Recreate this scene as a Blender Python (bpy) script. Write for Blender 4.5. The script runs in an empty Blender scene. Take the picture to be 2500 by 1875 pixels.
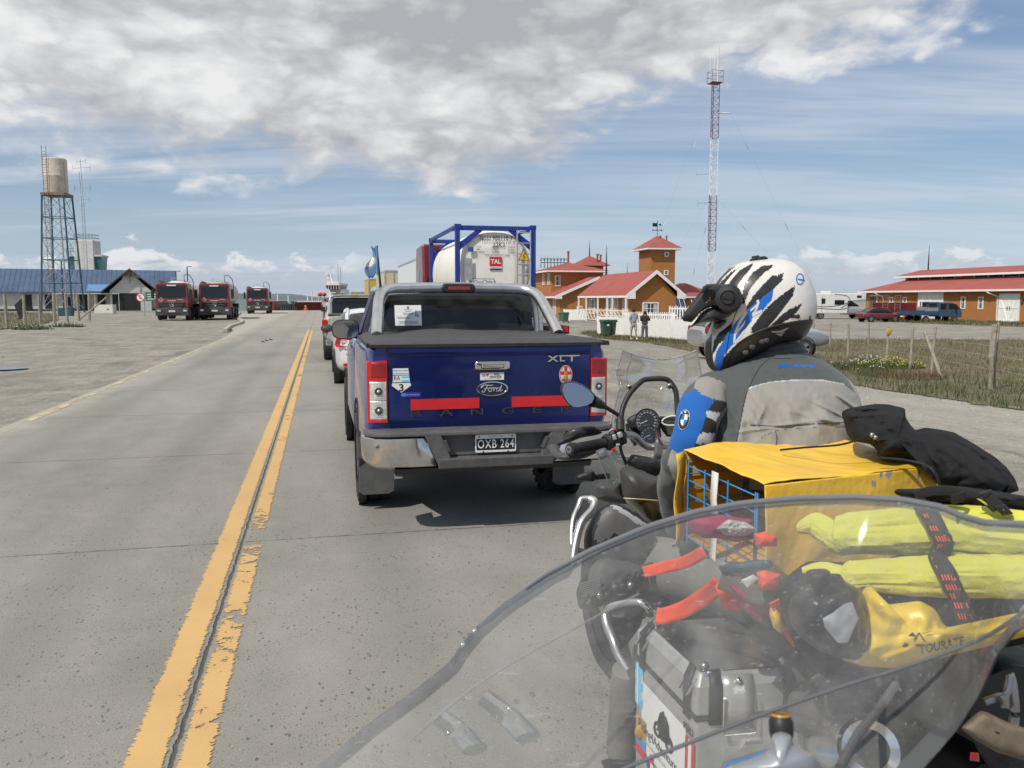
import bpy, bmesh, math, random
from mathutils import Vector, Matrix, Euler
random.seed(7)
S = bpy.context.scene
COL = S.collection
R = math.radians
PI = math.pi
# ------------------------------------------------ camera
CAM_H, PITCH, FPX = 1.68, R(5.85), 2022.0
cd = bpy.data.cameras.new('camera'); cam = bpy.data.objects.new('camera', cd); COL.objects.link(cam)
cd.sensor_width = 36; cd.lens = FPX / 2500 * 36; cd.clip_start = 0.05; cd.clip_end = 20000
cam.location = (0, 0, CAM_H); cam.rotation_euler = (PI / 2 - PITCH, 0, 0)
S.camera = cam
cd.dof.use_dof = True; cd.dof.focus_distance = 5.5; cd.dof.aperture_fstop = 14.0
S.view_settings.view_transform = 'Standard'; S.view_settings.look = 'None'
S.view_settings.exposure = 0.0; S.view_settings.gamma = 1
# ------------------------------------------------ sun and sky
SUN_EL = R(48); SUNV = Vector((-0.68, -0.73, 0)).normalized() * math.cos(SUN_EL) + Vector((0, 0, math.sin(SUN_EL)))
sl = bpy.data.lights.new('sun', 'SUN'); sl.energy = 3.7; sl.angle = R(0.53); sl.color = (1, 0.95, 0.87)
so = bpy.data.objects.new('sun', sl); COL.objects.link(so); so.rotation_euler = SUNV.to_track_quat('Z', 'Y').to_euler()

class NT:
    """small helper for writing node trees"""
    def __init__(s, nt): s.nt = nt; s.n = nt.nodes; s.l = nt.links
    def new(s, t, **k):
        x = s.n.new(t)
        for a, b in k.items(): setattr(x, a, b)
        return x
    def put(s, sock, v):
        if isinstance(v, bpy.types.NodeSocket): s.l.new(v, sock)
        elif v is not None: sock.default_value = v
    def math(s, op, a, b=None, c=None, clamp=False):
        x = s.new('ShaderNodeMath', operation=op, use_clamp=clamp)
        s.put(x.inputs[0], a); s.put(x.inputs[1], b); s.put(x.inputs[2], c)
        return x.outputs[0]
    def noise(s, vec, scale, detail=4, rough=0.55, dist=0.0, w=None):
        x = s.new('ShaderNodeTexNoise')
        s.put(x.inputs['Vector'], vec); x.inputs['Scale'].default_value = scale
        x.inputs['Detail'].default_value = detail; x.inputs['Roughness'].default_value = rough
        x.inputs['Distortion'].default_value = dist
        return x.outputs[0]
    def vor(s, vec, scale, feature='F1', rnd=1.0):
        x = s.new('ShaderNodeTexVoronoi', feature=feature); s.put(x.inputs['Vector'], vec)
        x.inputs['Scale'].default_value = scale; x.inputs['Randomness'].default_value = rnd
        return x.outputs[0]
    def rng(s, v, a, b, c=0.0, d=1.0, smooth=False):
        x = s.new('ShaderNodeMapRange'); x.interpolation_type = 'SMOOTHSTEP' if smooth else 'LINEAR'
        s.put(x.inputs[0], v)
        for i, q in enumerate((a, b, c, d)): s.put(x.inputs[1 + i], q)
        return x.outputs[0]
    def mix(s, f, a, b, blend='MIX'):
        x = s.new('ShaderNodeMix', data_type='RGBA', blend_type=blend)
        s.put(x.inputs[0], f); s.put(x.inputs[6], c4(a)); s.put(x.inputs[7], c4(b))
        return x.outputs[2]
    def comb(s, a, b, c):
        x = s.new('ShaderNodeCombineXYZ'); s.put(x.inputs[0], a); s.put(x.inputs[1], b); s.put(x.inputs[2], c); return x.outputs[0]
    def sep(s, v):
        x = s.new('ShaderNodeSeparateXYZ'); s.put(x.inputs[0], v); return x.outputs
    def mapv(s, v, scale=(1, 1, 1), loc=(0, 0, 0), rot=(0, 0, 0)):
        x = s.new('ShaderNodeMapping'); s.put(x.inputs[0], v); x.inputs[1].default_value = loc
        x.inputs[2].default_value = rot; x.inputs[3].default_value = scale; return x.outputs[0]
    def curve(s, v, pts):
        x = s.new('ShaderNodeFloatCurve'); s.put(x.inputs[1], v); c = x.mapping.curves[0]
        while len(c.points) < len(pts): c.points.new(0.5, 0.5)
        for p, q in zip(c.points, pts): p.location = q; p.handle_type = 'AUTO'
        x.mapping.update(); return x.outputs[0]
def c4(c):
    return (*c, 1.0) if isinstance(c, (tuple, list)) and len(c) == 3 else c

W = bpy.data.worlds.new('World'); S.world = W; W.use_nodes = True
w = NT(W.node_tree); w.n.clear()
tc = w.new('ShaderNodeTexCoord'); D = tc.outputs['Generated']
dx, dy, dz = w.sep(D)
sky = w.new('ShaderNodeTexSky', sky_type='NISHITA'); sky.sun_disc = False; sky.sun_elevation = SUN_EL
sky.sun_rotation = math.atan2(SUNV.x, SUNV.y); sky.air_density = 1.0; sky.dust_density = 0.6; sky.ozone_density = 1.6
az = w.math('ARCTAN2', dx, dy)                                     # azimuth from straight ahead
el = w.math('ARCSINE', dz)
skyc = w.new('ShaderNodeVectorMath', operation='SCALE'); w.put(skyc.inputs[0], sky.outputs[0]); skyc.inputs[3].default_value = 0.088
skyb = w.mix(0.22, skyc.outputs[0], (0.36, 0.50, 0.80))
# thin streaks of high cloud
zz = w.math('MAXIMUM', w.math('ADD', dz, 0.10), 0.06)
pv = w.comb(w.math('DIVIDE', dx, zz), w.math('DIVIDE', dy, zz), 0.0)
st = w.noise(w.mapv(pv, (0.22, 1.1, 1), (3, 1.5, 0), (0, 0, R(8))), 1.0, 5, 0.62, 0.5)
st2 = w.noise(w.mapv(pv, (0.5, 0.9, 1), (9, 4, 0)), 0.45, 4, 0.6, 0.2)
stf = w.math('MULTIPLY', w.rng(st, 0.40, 0.66, 0, 1, True), w.rng(st2, 0.30, 0.62, 0.35, 1, True))
stf = w.math('MULTIPLY', stf, w.rng(el, 0.02, 0.5, 0.80, 0.5))
c1 = w.mix(stf, skyb, (0.66, 0.70, 0.77))
# pale band near the horizon
hz = w.rng(el, -0.02, 0.16, 0.62, 0.0, True)
c1 = w.mix(hz, c1, (0.47, 0.575, 0.74))
# low cumulus bank near the horizon
hn = w.noise(w.mapv(D, (1, 1, 2.3)), 24, 5, 0.6, 0.3)
hn2 = w.noise(w.mapv(D, (1, 1, 0.4)), 8, 4, 0.55)
hmask = w.math('ADD', w.math('MULTIPLY', w.rng(hn2, 0.38, 0.62, 0.0, 1.0), 0.030), 0.026)
lowf = w.rng(w.math('ADD', w.math('SUBTRACT', hmask, el), w.math('MULTIPLY', w.math('SUBTRACT', hn, 0.5), 0.10)), -0.002, 0.010, 0, 1, True)
lowf = w.math('MULTIPLY', lowf, w.rng(el, 0.002, 0.035, 0.0, 0.92, True))
lowf = w.math('MULTIPLY', lowf, w.math('MAXIMUM', w.rng(az, -0.16, -0.22, 0.15, 1.0, True), w.rng(az, 0.22, 0.34, 0.15, 0.8, True)))
lowc = w.mix(w.rng(w.math('ADD', el, w.math('MULTIPLY', hn, 0.10)), 0.070, 0.105, 0, 1, True), (0.50, 0.54, 0.62), (0.80, 0.82, 0.84))
c2 = w.mix(lowf, c1, lowc)
# the big broken cloud mass, reaching from the left to the upper right
edge = w.curve(w.rng(az, -0.62, 0.60, 0, 1), [(0, .295), (0.10, .295), (0.22, .30), (0.36, .315), (0.45, .33), (0.52, .395), (0.60, .49), (0.70, .545), (0.81, .60), (0.92, .70), (1, .85)])
edge = w.math('MULTIPLY', edge, 0.42)
edge = w.math('ADD', edge, w.math('MULTIPLY', w.math('MAXIMUM', w.math('SUBTRACT', w.math('ABSOLUTE', az), 0.62), 0), 0.25))
wv = w.mapv(D, (1, 1, 2.2))
n1 = w.noise(wv, 3.6, 6, 0.60, 0.25)
n2 = w.noise(wv, 11, 6, 0.62, 0.4)
n3 = w.noise(w.mapv(D, (1, 1, 1.7), (4, 2, 7)), 6.0, 5, 0.58, 0.3)
dd = w.math('SUBTRACT', el, edge)
bo = w.math('ADD', w.math('MULTIPLY', w.math('SUBTRACT', n1, 0.5), 0.20), w.math('MULTIPLY', w.math('SUBTRACT', n2, 0.5), 0.11))
# light tops, grey undersides
wd = w.new('ShaderNodeVectorMath', operation='ADD'); w.put(wd.inputs[0], wv); n4 = w.new('ShaderNodeTexNoise'); w.put(n4.inputs['Vector'], wv); n4.inputs['Scale'].default_value = 9; n4.inputs['Detail'].default_value = 5
n4s = w.new('ShaderNodeVectorMath', operation='SCALE'); w.put(n4s.inputs[0], n4.outputs[1]); n4s.inputs[3].default_value = 0.16; w.put(wd.inputs[1], n4s.outputs[0])
bil = w.rng(w.vor(wd.outputs[0], 11, 'F1'), 0.10, 0.66, 0.24, -0.22, True); bil2 = w.rng(w.vor(wd.outputs[0], 27, 'F1'), 0.10, 0.66, 0.12, -0.11, True)
sh = w.math('ADD', w.math('MULTIPLY', w.math('SUBTRACT', n3, 0.5), 2.0), w.math('MULTIPLY', w.math('SUBTRACT', n2, 0.5), 1.25)); sh = w.math('ADD', w.math('ADD', sh, bil), bil2)
bil = w.math('MULTIPLY', w.math('ADD', bil, bil2), 0.06)
sh = w.math('ADD', sh, w.rng(az, -0.5, 0.05, 0.76, 0.47))
sh = w.math('SUBTRACT', sh, w.rng(w.math('ADD', w.math('ABSOLUTE', w.math('SUBTRACT', az, 0.02)), w.math('MULTIPLY', w.math('ABSOLUTE', w.math('SUBTRACT', el, 0.31)), 1.5)), 0.26, 0.0, 0, 0.20, True))
sh = w.math('ADD', sh, w.rng(az, 0.16, 0.45, 0.0, 0.38, True))
cf = w.rng(w.math('ADD', w.math('ADD', dd, bo), bil), -0.016, 0.046, 0, 1, True)
cc = w.new('ShaderNodeValToRGB'); w.put(cc.inputs[0], sh)
cr = cc.color_ramp; cr.elements[0].position = 0.0; cr.elements[0].color = (0.44, 0.445, 0.47, 1)
cr.elements[1].position = 1.0; cr.elements[1].color = (0.86, 0.86, 0.855, 1)
e = cr.elements.new(0.38); e.color = (0.585, 0.59, 0.61, 1)
e = cr.elements.new(0.68); e.color = (0.73, 0.735, 0.745, 1)
c3 = w.mix(w.math('MULTIPLY', cf, 0.97), c2, cc.outputs[0])
bg = w.new('ShaderNodeBackground'); w.put(bg.inputs[0], c3); bg.inputs[1].default_value = 1.0
wo = w.new('ShaderNodeOutputWorld'); w.l.new(bg.outputs[0], wo.inputs[0])
W.cycles.sampling_method = 'MANUAL'; W.cycles.sample_map_resolution = 512
# ------------------------------------------------ materials
MATS = {}
def mat(name, col, rough=0.6, metal=0.0, var=0.12, vscale=6.0, bump=0.0, bscale=60.0, coat=0.0, spec=0.5, trans=0.0, alpha=1.0, dirt=0.0, dirtcol=(0.16, 0.14, 0.11), emit=None, ior=1.45, sheen=0.0):
    if name in MATS: return MATS[name]
    m = bpy.data.materials.new(name); m.use_nodes = True; t = NT(m.node_tree); b = t.n['Principled BSDF']
    tcn = t.new('ShaderNodeTexCoord').outputs['Object']
    base = c4(col)
    n = t.noise(tcn, vscale, 5, 0.6)
    if var > 0:
        lo = tuple(max(0, x * (1 - var)) for x in col); hi = tuple(min(1, x * (1 + var)) for x in col)
        base = t.mix(t.rng(n, 0.3, 0.7), lo, hi)
    if dirt > 0:
        n2 = t.noise(tcn, vscale * 2.7, 6, 0.7)
        base = t.mix(t.math('MULTIPLY', t.rng(n2, 0.45, 0.72), dirt), base, dirtcol)
    t.put(b.inputs['Base Color'], base)
    t.put(b.inputs['Roughness'], t.rng(n, 0.3, 0.7, max(0.02, rough * 0.85), min(1, rough * 1.15)))
    b.inputs['Metallic'].default_value = metal; b.inputs['Specular IOR Level'].default_value = spec
    b.inputs['Coat Weight'].default_value = coat; b.inputs['Coat Roughness'].default_value = 0.04
    b.inputs['IOR'].default_value = ior
    if trans: b.inputs['Transmission Weight'].default_value = trans
    if sheen: b.inputs['Sheen Weight'].default_value = sheen
    b.inputs['Alpha'].default_value = alpha
    if emit: b.inputs['Emission Color'].default_value = c4(emit); b.inputs['Emission Strength'].default_value = 1
    if bump > 0:
        bn = t.new('ShaderNodeBump'); bn.inputs['Strength'].default_value = 1.0; bn.inputs['Distance'].default_value = bump
        t.put(bn.inputs['Height'], t.noise(tcn, bscale, 5, 0.6)); t.l.new(bn.outputs[0], b.inputs['Normal'])
    MATS[name] = m; return m
def clear_mat(name, tint=(0.9, 0.92, 0.92), op=0.12, rough=0.05, dust=(0.5, 0.5, 0.48), dust_glare=0.2, ds=14, gl_=0.9, scr=0.0):
    """thin clear plastic: see-through, with a little reflection and a dust film that can hold glare too"""
    m = bpy.data.materials.new(name); m.use_nodes = True; t = NT(m.node_tree); t.n.clear()
    tcn = t.new('ShaderNodeTexCoord').outputs['Object']
    tr = t.new('ShaderNodeBsdfTransparent'); t.put(tr.inputs[0], c4(tint))
    gl = t.new('ShaderNodeBsdfGlossy'); gl.inputs['Roughness'].default_value = rough
    df = t.new('ShaderNodeBsdfDiffuse'); t.put(df.inputs[0], c4(dust))
    fr = t.new('ShaderNodeFresnel'); fr.inputs[0].default_value = 1.42
    m1 = t.new('ShaderNodeMixShader'); t.put(m1.inputs[0], t.math('ADD', t.math('MULTIPLY', fr.outputs[0], gl_), 0.01)); t.l.new(tr.outputs[0], m1.inputs[1]); t.l.new(gl.outputs[0], m1.inputs[2])
    n = t.noise(tcn, ds, 6, 0.65); n2 = t.noise(tcn, ds * 9, 3, 0.6)
    f = t.math('ADD', t.math('MULTIPLY', t.rng(n, 0.42, 0.72), dust_glare), op)
    f = t.math('ADD', f, t.math('MULTIPLY', t.rng(n2, 0.62, 0.75), dust_glare * 0.6), clamp=True)
    if scr:
        for rot in (.5, -.9, 1.9): f = t.math('ADD', f, t.math('MULTIPLY', t.rng(t.noise(t.mapv(tcn, (6, 260, 260), (0, 0, 0), (.3, rot, rot)), 1, 2, .5), .70, .76), scr), clamp=True)
    m2 = t.new('ShaderNodeMixShader'); t.put(m2.inputs[0], f); t.l.new(m1.outputs[0], m2.inputs[1]); t.l.new(df.outputs[0], m2.inputs[2])
    o = t.new('ShaderNodeOutputMaterial'); t.l.new(m2.outputs[0], o.inputs[0]); MATS[name] = m; return m

# ------------------------------------------------ mesh builder
def circ(n, r=1.0, a0=0.0, ry=None, p=2.0):
    out = []
    for i in range(n):
        a = a0 + 2 * PI * i / n; c, s = math.cos(a), math.sin(a)
        out.append((math.copysign(abs(c) ** (2 / p), c) * r, math.copysign(abs(s) ** (2 / p), s) * (ry if ry is not None else r)))
    return out
def rrect(w_, h_, r, n=4):
    out = []
    for cx, cy, a in ((w_ / 2 - r, h_ / 2 - r, 0), (-w_ / 2 + r, h_ / 2 - r, PI / 2), (-w_ / 2 + r, -h_ / 2 + r, PI), (w_ / 2 - r, -h_ / 2 + r, 3 * PI / 2)):
        for k in range(n + 1):
            b = a + PI / 2 * k / n; out.append((cx + r * math.cos(b), cy + r * math.sin(b)))
    return out
def smooth_path(pts, n=6):
    P_ = [Vector(p) for p in pts]; out = []
    for i in range(len(P_) - 1):
        p0 = P_[max(0, i - 1)]; p1 = P_[i]; p2 = P_[i + 1]; p3 = P_[min(len(P_) - 1, i + 2)]
        for k in range(n):
            t = k / n
            out.append(0.5 * ((2 * p1) + (p2 - p0) * t + (2 * p0 - 5 * p1 + 4 * p2 - p3) * t * t + (3 * p1 - p0 - 3 * p2 + p3) * t ** 3))
    out.append(P_[-1]); return out
_font = {}
class MB:
    def __init__(s): s.v = []; s.f = []; s.mi = []; s.mats = []; s.sm = []; s.M = Matrix()
    def m(s, mt):
        if mt not in s.mats: s.mats.append(mt)
        return s.mats.index(mt)
    def add(s, vs, fs, mt, smooth=False, M=None):
        o = len(s.v); X = s.M if M is None else s.M @ M
        s.v += [tuple(X @ Vector(p)) for p in vs]; k = s.m(mt)
        for f in fs: s.f.append([o + i for i in f]); s.mi.append(k); s.sm.append(smooth)
        return s
    def box(s, c, d, mt, rot=None, M=None, taper=None):
        x, y, z = d[0] / 2, d[1] / 2, d[2] / 2; tx, ty = taper or (1, 1)
        vs = [(-x, -y, -z), (x, -y, -z), (x, y, -z), (-x, y, -z), (-x * tx, -y * ty, z), (x * tx, -y * ty, z), (x * tx, y * ty, z), (-x * tx, y * ty, z)]
        T = Matrix.Translation(c) @ (Euler(rot).to_matrix().to_4x4() if rot else Matrix())
        if M is not None: T = M @ T
        return s.add(vs, [(0, 3, 2, 1), (4, 5, 6, 7), (0, 1, 5, 4), (1, 2, 6, 5), (2, 3, 7, 6), (3, 0, 4, 7)], mt, False, T)
    def b2(s, a, b, mt, M=None):          # box from min corner to max corner
        return s.box([(p + q) / 2 for p, q in zip(a, b)], [abs(q - p) for p, q in zip(a, b)], mt, M=M)
    def loft(s, rings, mt, closed=True, cap=True, smooth=True, M=None):
        n = len(rings[0]); vs = [p for r in rings for p in r]; fs = []
        for i in range(len(rings) - 1):
            for j in range(n if closed else n - 1):
                a = i * n + j; b = i * n + (j + 1) % n; fs.append((a, b, b + n, a + n))
        if cap and closed:
            fs.append(tuple(range(n))[::-1]); fs.append(tuple(range((len(rings) - 1) * n, len(rings) * n)))
        return s.add(vs, fs, mt, smooth, M)
    def tube(s, pts, r, mt, n=8, cap=True, smooth=True, sx=1.0, up=(0, 0, 1), M=None, closed=False):
        P_ = [Vector(p) for p in pts]; rs = r if isinstance(r, (list, tuple)) else [r] * len(P_); rings = []
        u0 = Vector(up)
        for i, p in enumerate(P_):
            if closed: d = P_[(i + 1) % len(P_)] - P_[i - 1]
            else: d = P_[min(i + 1, len(P_) - 1)] - P_[max(i - 1, 0)]
            d.normalize()
            a = d.cross(u0)
            if a.length < 1e-3: a = d.cross(Vector((1, 0, 0))); 
            if a.length < 1e-3: a = d.cross(Vector((0, 1, 0)))
            a.normalize(); b = a.cross(d).normalized()
            rings.append([p + a * c * rs[i] * sx + b * q * rs[i] for c, q in circ(n)])
        if closed: rings.append(rings[0]); cap = False
        return s.loft(rings, mt, True, cap, smooth, M)
    def lathe(s, prof, mt, n=24, M=None, smooth=True, cap=True):    # prof: (r, z)
        return s.loft([[(c * r, q * r, z) for c, q in circ(n)] for r, z in prof], mt, True, cap, smooth, M)
    def prism(s, poly, a, b, mt, axis='y', M=None, smooth=False):   # polygon in the plane across the axis, from a to b
        def q(p, t): return {'y': (p[0], t, p[1]), 'x': (t, p[0], p[1]), 'z': (p[0], p[1], t)}[axis]
        return s.loft([[q(p, a) for p in poly], [q(p, b) for p in poly]], mt, True, True, smooth, M)
    def ball(s, c, r, mt, nu=16, nv=10, M=None):
        rr = r if isinstance(r, (tuple, list)) else (r, r, r)
        rings = []
        for i in range(nv + 1):
            a = -PI / 2 + PI * i / nv; q = max(1e-4, math.cos(a)); rings.append([(c[0] + x * q * rr[0], c[1] + y * q * rr[1], c[2] + math.sin(a) * rr[2]) for x, y in circ(nu)])
        return s.loft(rings, mt, M=M)
    def grid(s, rows, mt, smooth=True, M=None): return s.loft(rows, mt, False, False, smooth, M)
    def text(s, body, size, mt, M=None, ext=0.0005, bold=0.0, sx=1.0, align='CENTER', shear=0.0, sp=1.0):
        key = (body, bold, shear, align, sp)
        if key not in _font:
            cu = bpy.data.curves.new('t', 'FONT'); cu.body = body; cu.size = 1; cu.align_x = align; cu.align_y = 'CENTER'
            cu.offset = bold; cu.shear = shear; cu.resolution_u = 3; cu.space_character = sp
            ob = bpy.data.objects.new('t', cu); COL.objects.link(ob)
            dg = bpy.context.evaluated_depsgraph_get(); me = ob.evaluated_get(dg).to_mesh()
            _font[key] = ([tuple(v.co) for v in me.vertices], [tuple(p.vertices) for p in me.polygons])
            bpy.data.objects.remove(ob); bpy.data.curves.remove(cu)
        vs, fs = _font[key]
        # text stands in the local XZ plane and faces -Y
        return s.add([(x * size * sx, -ext, y * size) for x, y, z in vs], fs, mt, False, M)
    def build(s, name, parent=None, bevel=0.0, seg=2, angle=35, sub=0, solid=0.0, loc=None):
        me = bpy.data.meshes.new(name); me.from_pydata(s.v, [], s.f)
        for x in s.mats: me.materials.append(x)
        me.polygons.foreach_set('material_index', s.mi); me.polygons.foreach_set('use_smooth', s.sm)
        me.update()
        if any(s.sm): me.set_sharp_from_angle(angle=R(angle))
        o = bpy.data.objects.new(name, me); COL.objects.link(o); o.parent = parent
        if solid: x = o.modifiers.new('s', 'SOLIDIFY'); x.thickness = solid; x.offset = 0
        if sub: x = o.modifiers.new('u', 'SUBSURF'); x.levels = sub; x.render_levels = sub
        if bevel: x = o.modifiers.new('b', 'BEVEL'); x.width = bevel; x.segments = seg; x.limit_method = 'ANGLE'; x.angle_limit = R(40); x.harden_normals = False
        if loc: o.location = loc
        return o
def tag(o, label=None, cat=None, group=None, kind=None):
    if label: o['label'] = label
    if cat: o['category'] = cat
    if group: o['group'] = group
    if kind: o['kind'] = kind
    return o
def thing(name, loc, rz=0.0, label=None, cat=None, group=None):
    o = bpy.data.objects.new(name, None); COL.objects.link(o); o.location = loc; o.rotation_euler = (0, 0, rz)
    o.empty_display_size = 0.2
    return tag(o, label, cat, group)
def dup(root, loc=None, rz=None, label=None, group=None):
    def cp(o, par):
        c = o.copy(); COL.objects.link(c); c.parent = par
        for ch in [k for k in o.children]: cp(ch, c)
        return c
    bpy.context.view_layer.update()
    r = cp(root, None)
    if loc: r.location = loc
    if rz is not None: r.rotation_euler = (0, 0, rz)
    if label: r['label'] = label
    if group: r['group'] = group
    return r
# road frame: x across the road (right positive), y along it
RZ = R(12.96); CR, SR = math.cos(RZ), math.sin(RZ)
def rw(x, y, z=0.0): return Vector((x * CR - y * SR, x * SR + y * CR, z))   # road -> world
def ray(x, y):
    u = (x - 1250) / FPX; v = (937.5 - y) / FPX
    return Vector((u, math.cos(PITCH) + v * math.sin(PITCH), -math.sin(PITCH) + v * math.cos(PITCH)))
def at(x, y, d):                                                     # survey helper: where the sight line through (x, y) passes depth d
    r_ = ray(x, y); t = d / r_.y; return Vector((r_.x * t, d, CAM_H + r_.z * t))
def sstep(a, b, x): t = min(1, max(0, (x - a) / (b - a))); return t * t * (3 - 2 * t)
def gz(wx, wy):                                                       # ground height: falls gently away right of the road
    la = wx * CR + wy * SR; al = -wx * SR + wy * CR
    return -0.65 * sstep(5, 19, la) * (1 - 0.35 * sstep(90, 125, al))
def on(x, y, d): p = at(x, y, d); return Vector((p.x, d, gz(p.x, d)))
# ------------------------------------------------ ground, road, sea, hills
def m_ground():
    m = bpy.data.materials.new('gravel'); m.use_nodes = True; t = NT(m.node_tree); b = t.n['Principled BSDF']
    O = t.new('ShaderNodeTexCoord').outputs['Object']
    X, Y, Z = t.sep(O)
    big = t.noise(O, 0.11, 5, 0.6); mid = t.noise(O, 0.7, 6, 0.65, 0.4); fine = t.noise(O, 24, 4, 0.75); peb = t.vor(O, 34); peb2 = t.vor(O, 90)
    col = t.mix(t.rng(big, 0.35, 0.65), (0.235, 0.222, 0.195), (0.315, 0.298, 0.262))
    col = t.mix(t.rng(mid, 0.42, 0.60), col, (0.385, 0.355, 0.295))
    col = t.mix(t.math('MULTIPLY', t.rng(t.noise(t.mapv(O, (2.2, .5, 1)), 1.0, 6, .7, .6), .50, .62), .6), col, (.19, .175, .145))
    col = t.mix(t.rng(t.noise(O, 0.35, 5, 0.7, 0.8), 0.53, 0.66, 0, 0.85), col, (0.145, 0.138, 0.122))
    # grey stony strip on the right, paler sandy track beyond it
    sand = t.math('MULTIPLY', t.rng(X, 7.5, 9.5), t.rng(X, 18.5, 16.5))
    sand = t.math('MULTIPLY', sand, t.rng(Y, 27, 14))
    col = t.mix(t.math('MULTIPLY', sand, 0.55), col, (0.50, 0.47, 0.40))
    col = t.mix(t.math('MULTIPLY', t.rng(fine, 0.35, 0.7), 0.48), col, (0.10, 0.095, 0.085))
    col = t.mix(t.math('MULTIPLY', t.rng(t.noise(O, 7.5, 4, .8), .50, .64), .42), col, (.13, .125, .11)); col = t.mix(t.math('MULTIPLY', t.rng(t.noise(t.mapv(O, (1, 1, 1), (5, 5, 0)), 9, 4, .8), .55, .66), .45), col, (.46, .44, .39))
    col = t.mix(t.rng(peb, 0.0, 0.35, 0.35, 0.0), col, (0.50, 0.48, 0.44))
    col = t.mix(t.rng(peb2, 0.0, 0.25, 0.30, 0.0), col, (0.06, 0.058, 0.05))
    t.put(b.inputs['Base Color'], col); b.inputs['Roughness'].default_value = 0.95; b.inputs['Specular IOR Level'].default_value = 0.2
    bn = t.new('ShaderNodeBump'); bn.inputs['Distance'].default_value = 0.02; bn.inputs['Strength'].default_value = 0.8
    t.put(bn.inputs['Height'], t.math('ADD', t.math('ADD', fine, t.math('MULTIPLY', peb, -0.5)), t.math('MULTIPLY', mid, 2.0))); t.l.new(bn.outputs[0], b.inputs['Normal'])
    return m
def m_road():
    m = bpy.data.materials.new('concrete_road'); m.use_nodes = True; t = NT(m.node_tree); b = t.n['Principled BSDF']
    O = t.new('ShaderNodeTexCoord').outputs['Object']; X, Y, Z = t.sep(O)
    big = t.noise(t.mapv(O, (1, 0.35, 1)), 0.5, 5, 0.6, 0.4); mid = t.noise(O, 3.2, 6, 0.62); fine = t.noise(O, 130, 3, 0.7)
    col = t.mix(t.rng(big, 0.36, 0.64), (0.215, 0.207, 0.185), (0.325, 0.312, 0.278))
    col = t.mix(t.rng(mid, 0.35, 0.7, 0, 0.35), col, (0.35, 0.335, 0.30))
    # wheel tracks, slightly darker and smoother
    wt = t.math('ABSOLUTE', t.math('SUBTRACT', t.math('ABSOLUTE', t.math('SUBTRACT', t.math('ABSOLUTE', t.math('ADD', X, 0.57)), 1.75)), 0.80))
    col = t.mix(t.rng(wt, 0.38, 0.0, 0, 0.38, True), col, (0.175, 0.17, 0.155))
    # brushed, speckled surface: pits and stones
    col = t.mix(t.rng(fine, 0.38, 0.72, 0, 0.50), col, (0.12, 0.115, 0.10))
    dist = t.math('MULTIPLY', t.noise(O, 6, 3, 0.6), 0.25)
    pit = t.vor(t.mapv(O, (1, 0.55, 1)), 30); pit2 = t.vor(t.mapv(O, (1, 0.7, 1), (3, 3, 0)), 75)
    pm = t.rng(t.noise(O, 2.2, 4, 0.6), 0.36, 0.60)
    pitf = t.math('MULTIPLY', t.rng(pit, t.rng(t.noise(O, 41, 1), .3, .7, .02, .22), t.rng(t.noise(O, 41, 1), .3, .7, .08, .28), 1.0, 0.0), pm)
    pitf2 = t.math('MULTIPLY', t.rng(pit2, 0.18, 0.30, 0.9, 0.0), t.rng(t.noise(O, 5, 3, 0.6), 0.34, 0.56))
    col = t.mix(t.math('MULTIPLY', pitf, 0.6), col, (0.045, 0.042, 0.036))
    col = t.mix(t.math('MULTIPLY', pitf2, 0.55), col, (0.06, 0.055, 0.05))
    lt = t.vor(t.mapv(O, (1, 1, 1), (7, 1, 0)), 44)
    col = t.mix(t.math('MULTIPLY', t.rng(lt, 0.10, 0.14, 0.7, 0.0), t.rng(t.noise(O, 4, 2, 0.5), 0.5, 0.6)), col, (0.50, 0.48, 0.44))
    # oil stains in the lane
    oil = t.math('MULTIPLY', t.rng(t.noise(O, 1.5, 5, 0.65, 1.0), 0.60, 0.72), t.rng(t.math('ABSOLUTE', t.math('SUBTRACT', X, 1.2)), 0.9, 0.3))
    col = t.mix(t.math('MULTIPLY', oil, 0.75), col, (0.07, 0.068, 0.062))
    # joints
    wob = t.math('MULTIPLY', t.math('SUBTRACT', t.noise(O, 9, 3, 0.7), 0.5), 0.035)
    lj = t.math('ABSOLUTE', t.math('ADD', t.math('ADD', X, 0.567), wob))
    ljf = t.rng(lj, 0.005, 0.011, 0.8, 0.0)
    yy = t.math('MODULO', t.math('ADD', t.math('ADD', Y, wob), 37.48), 3.47)
    tj = t.math('ABSOLUTE', t.math('SUBTRACT', yy, 1.735))
    tjf = t.rng(tj, 0.006, 0.014, 0.7, 0.0)
    jf = t.math('MAXIMUM', ljf, t.math('MULTIPLY', tjf, t.rng(t.noise(O, 13, 3, 0.7), 0.35, 0.55, 0.35, 1.0)))
    col = t.mix(jf, col, (0.05, 0.047, 0.04))
    # dust and sand drifted on to the far apron
    col = t.mix(t.math('MULTIPLY', t.rng(Y, 28, 60), 0.45), col, (0.36, 0.335, 0.29))
    col = t.mix(t.math('MULTIPLY', t.rng(t.math('ADD', t.math('ABSOLUTE', t.math('ADD', X, 0.57)), t.math('MULTIPLY', t.noise(O, 1.3, 5, 0.7), 1.1)), 3.55, 4.0), 0.8), col, (0.38, 0.355, 0.30))
    t.put(b.inputs['Base Color'], col); b.inputs['Roughness'].default_value = 0.86; b.inputs['Specular IOR Level'].default_value = 0.3
    h = t.math('SUBTRACT', t.math('MULTIPLY', fine, 0.3), t.math('ADD', t.math('MULTIPLY', pitf, 0.8), t.math('MULTIPLY', jf, 2.0)))
    bn = t.new('ShaderNodeBump'); bn.inputs['Distance'].default_value = 0.006; bn.inputs['Strength'].default_value = 0.8
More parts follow.
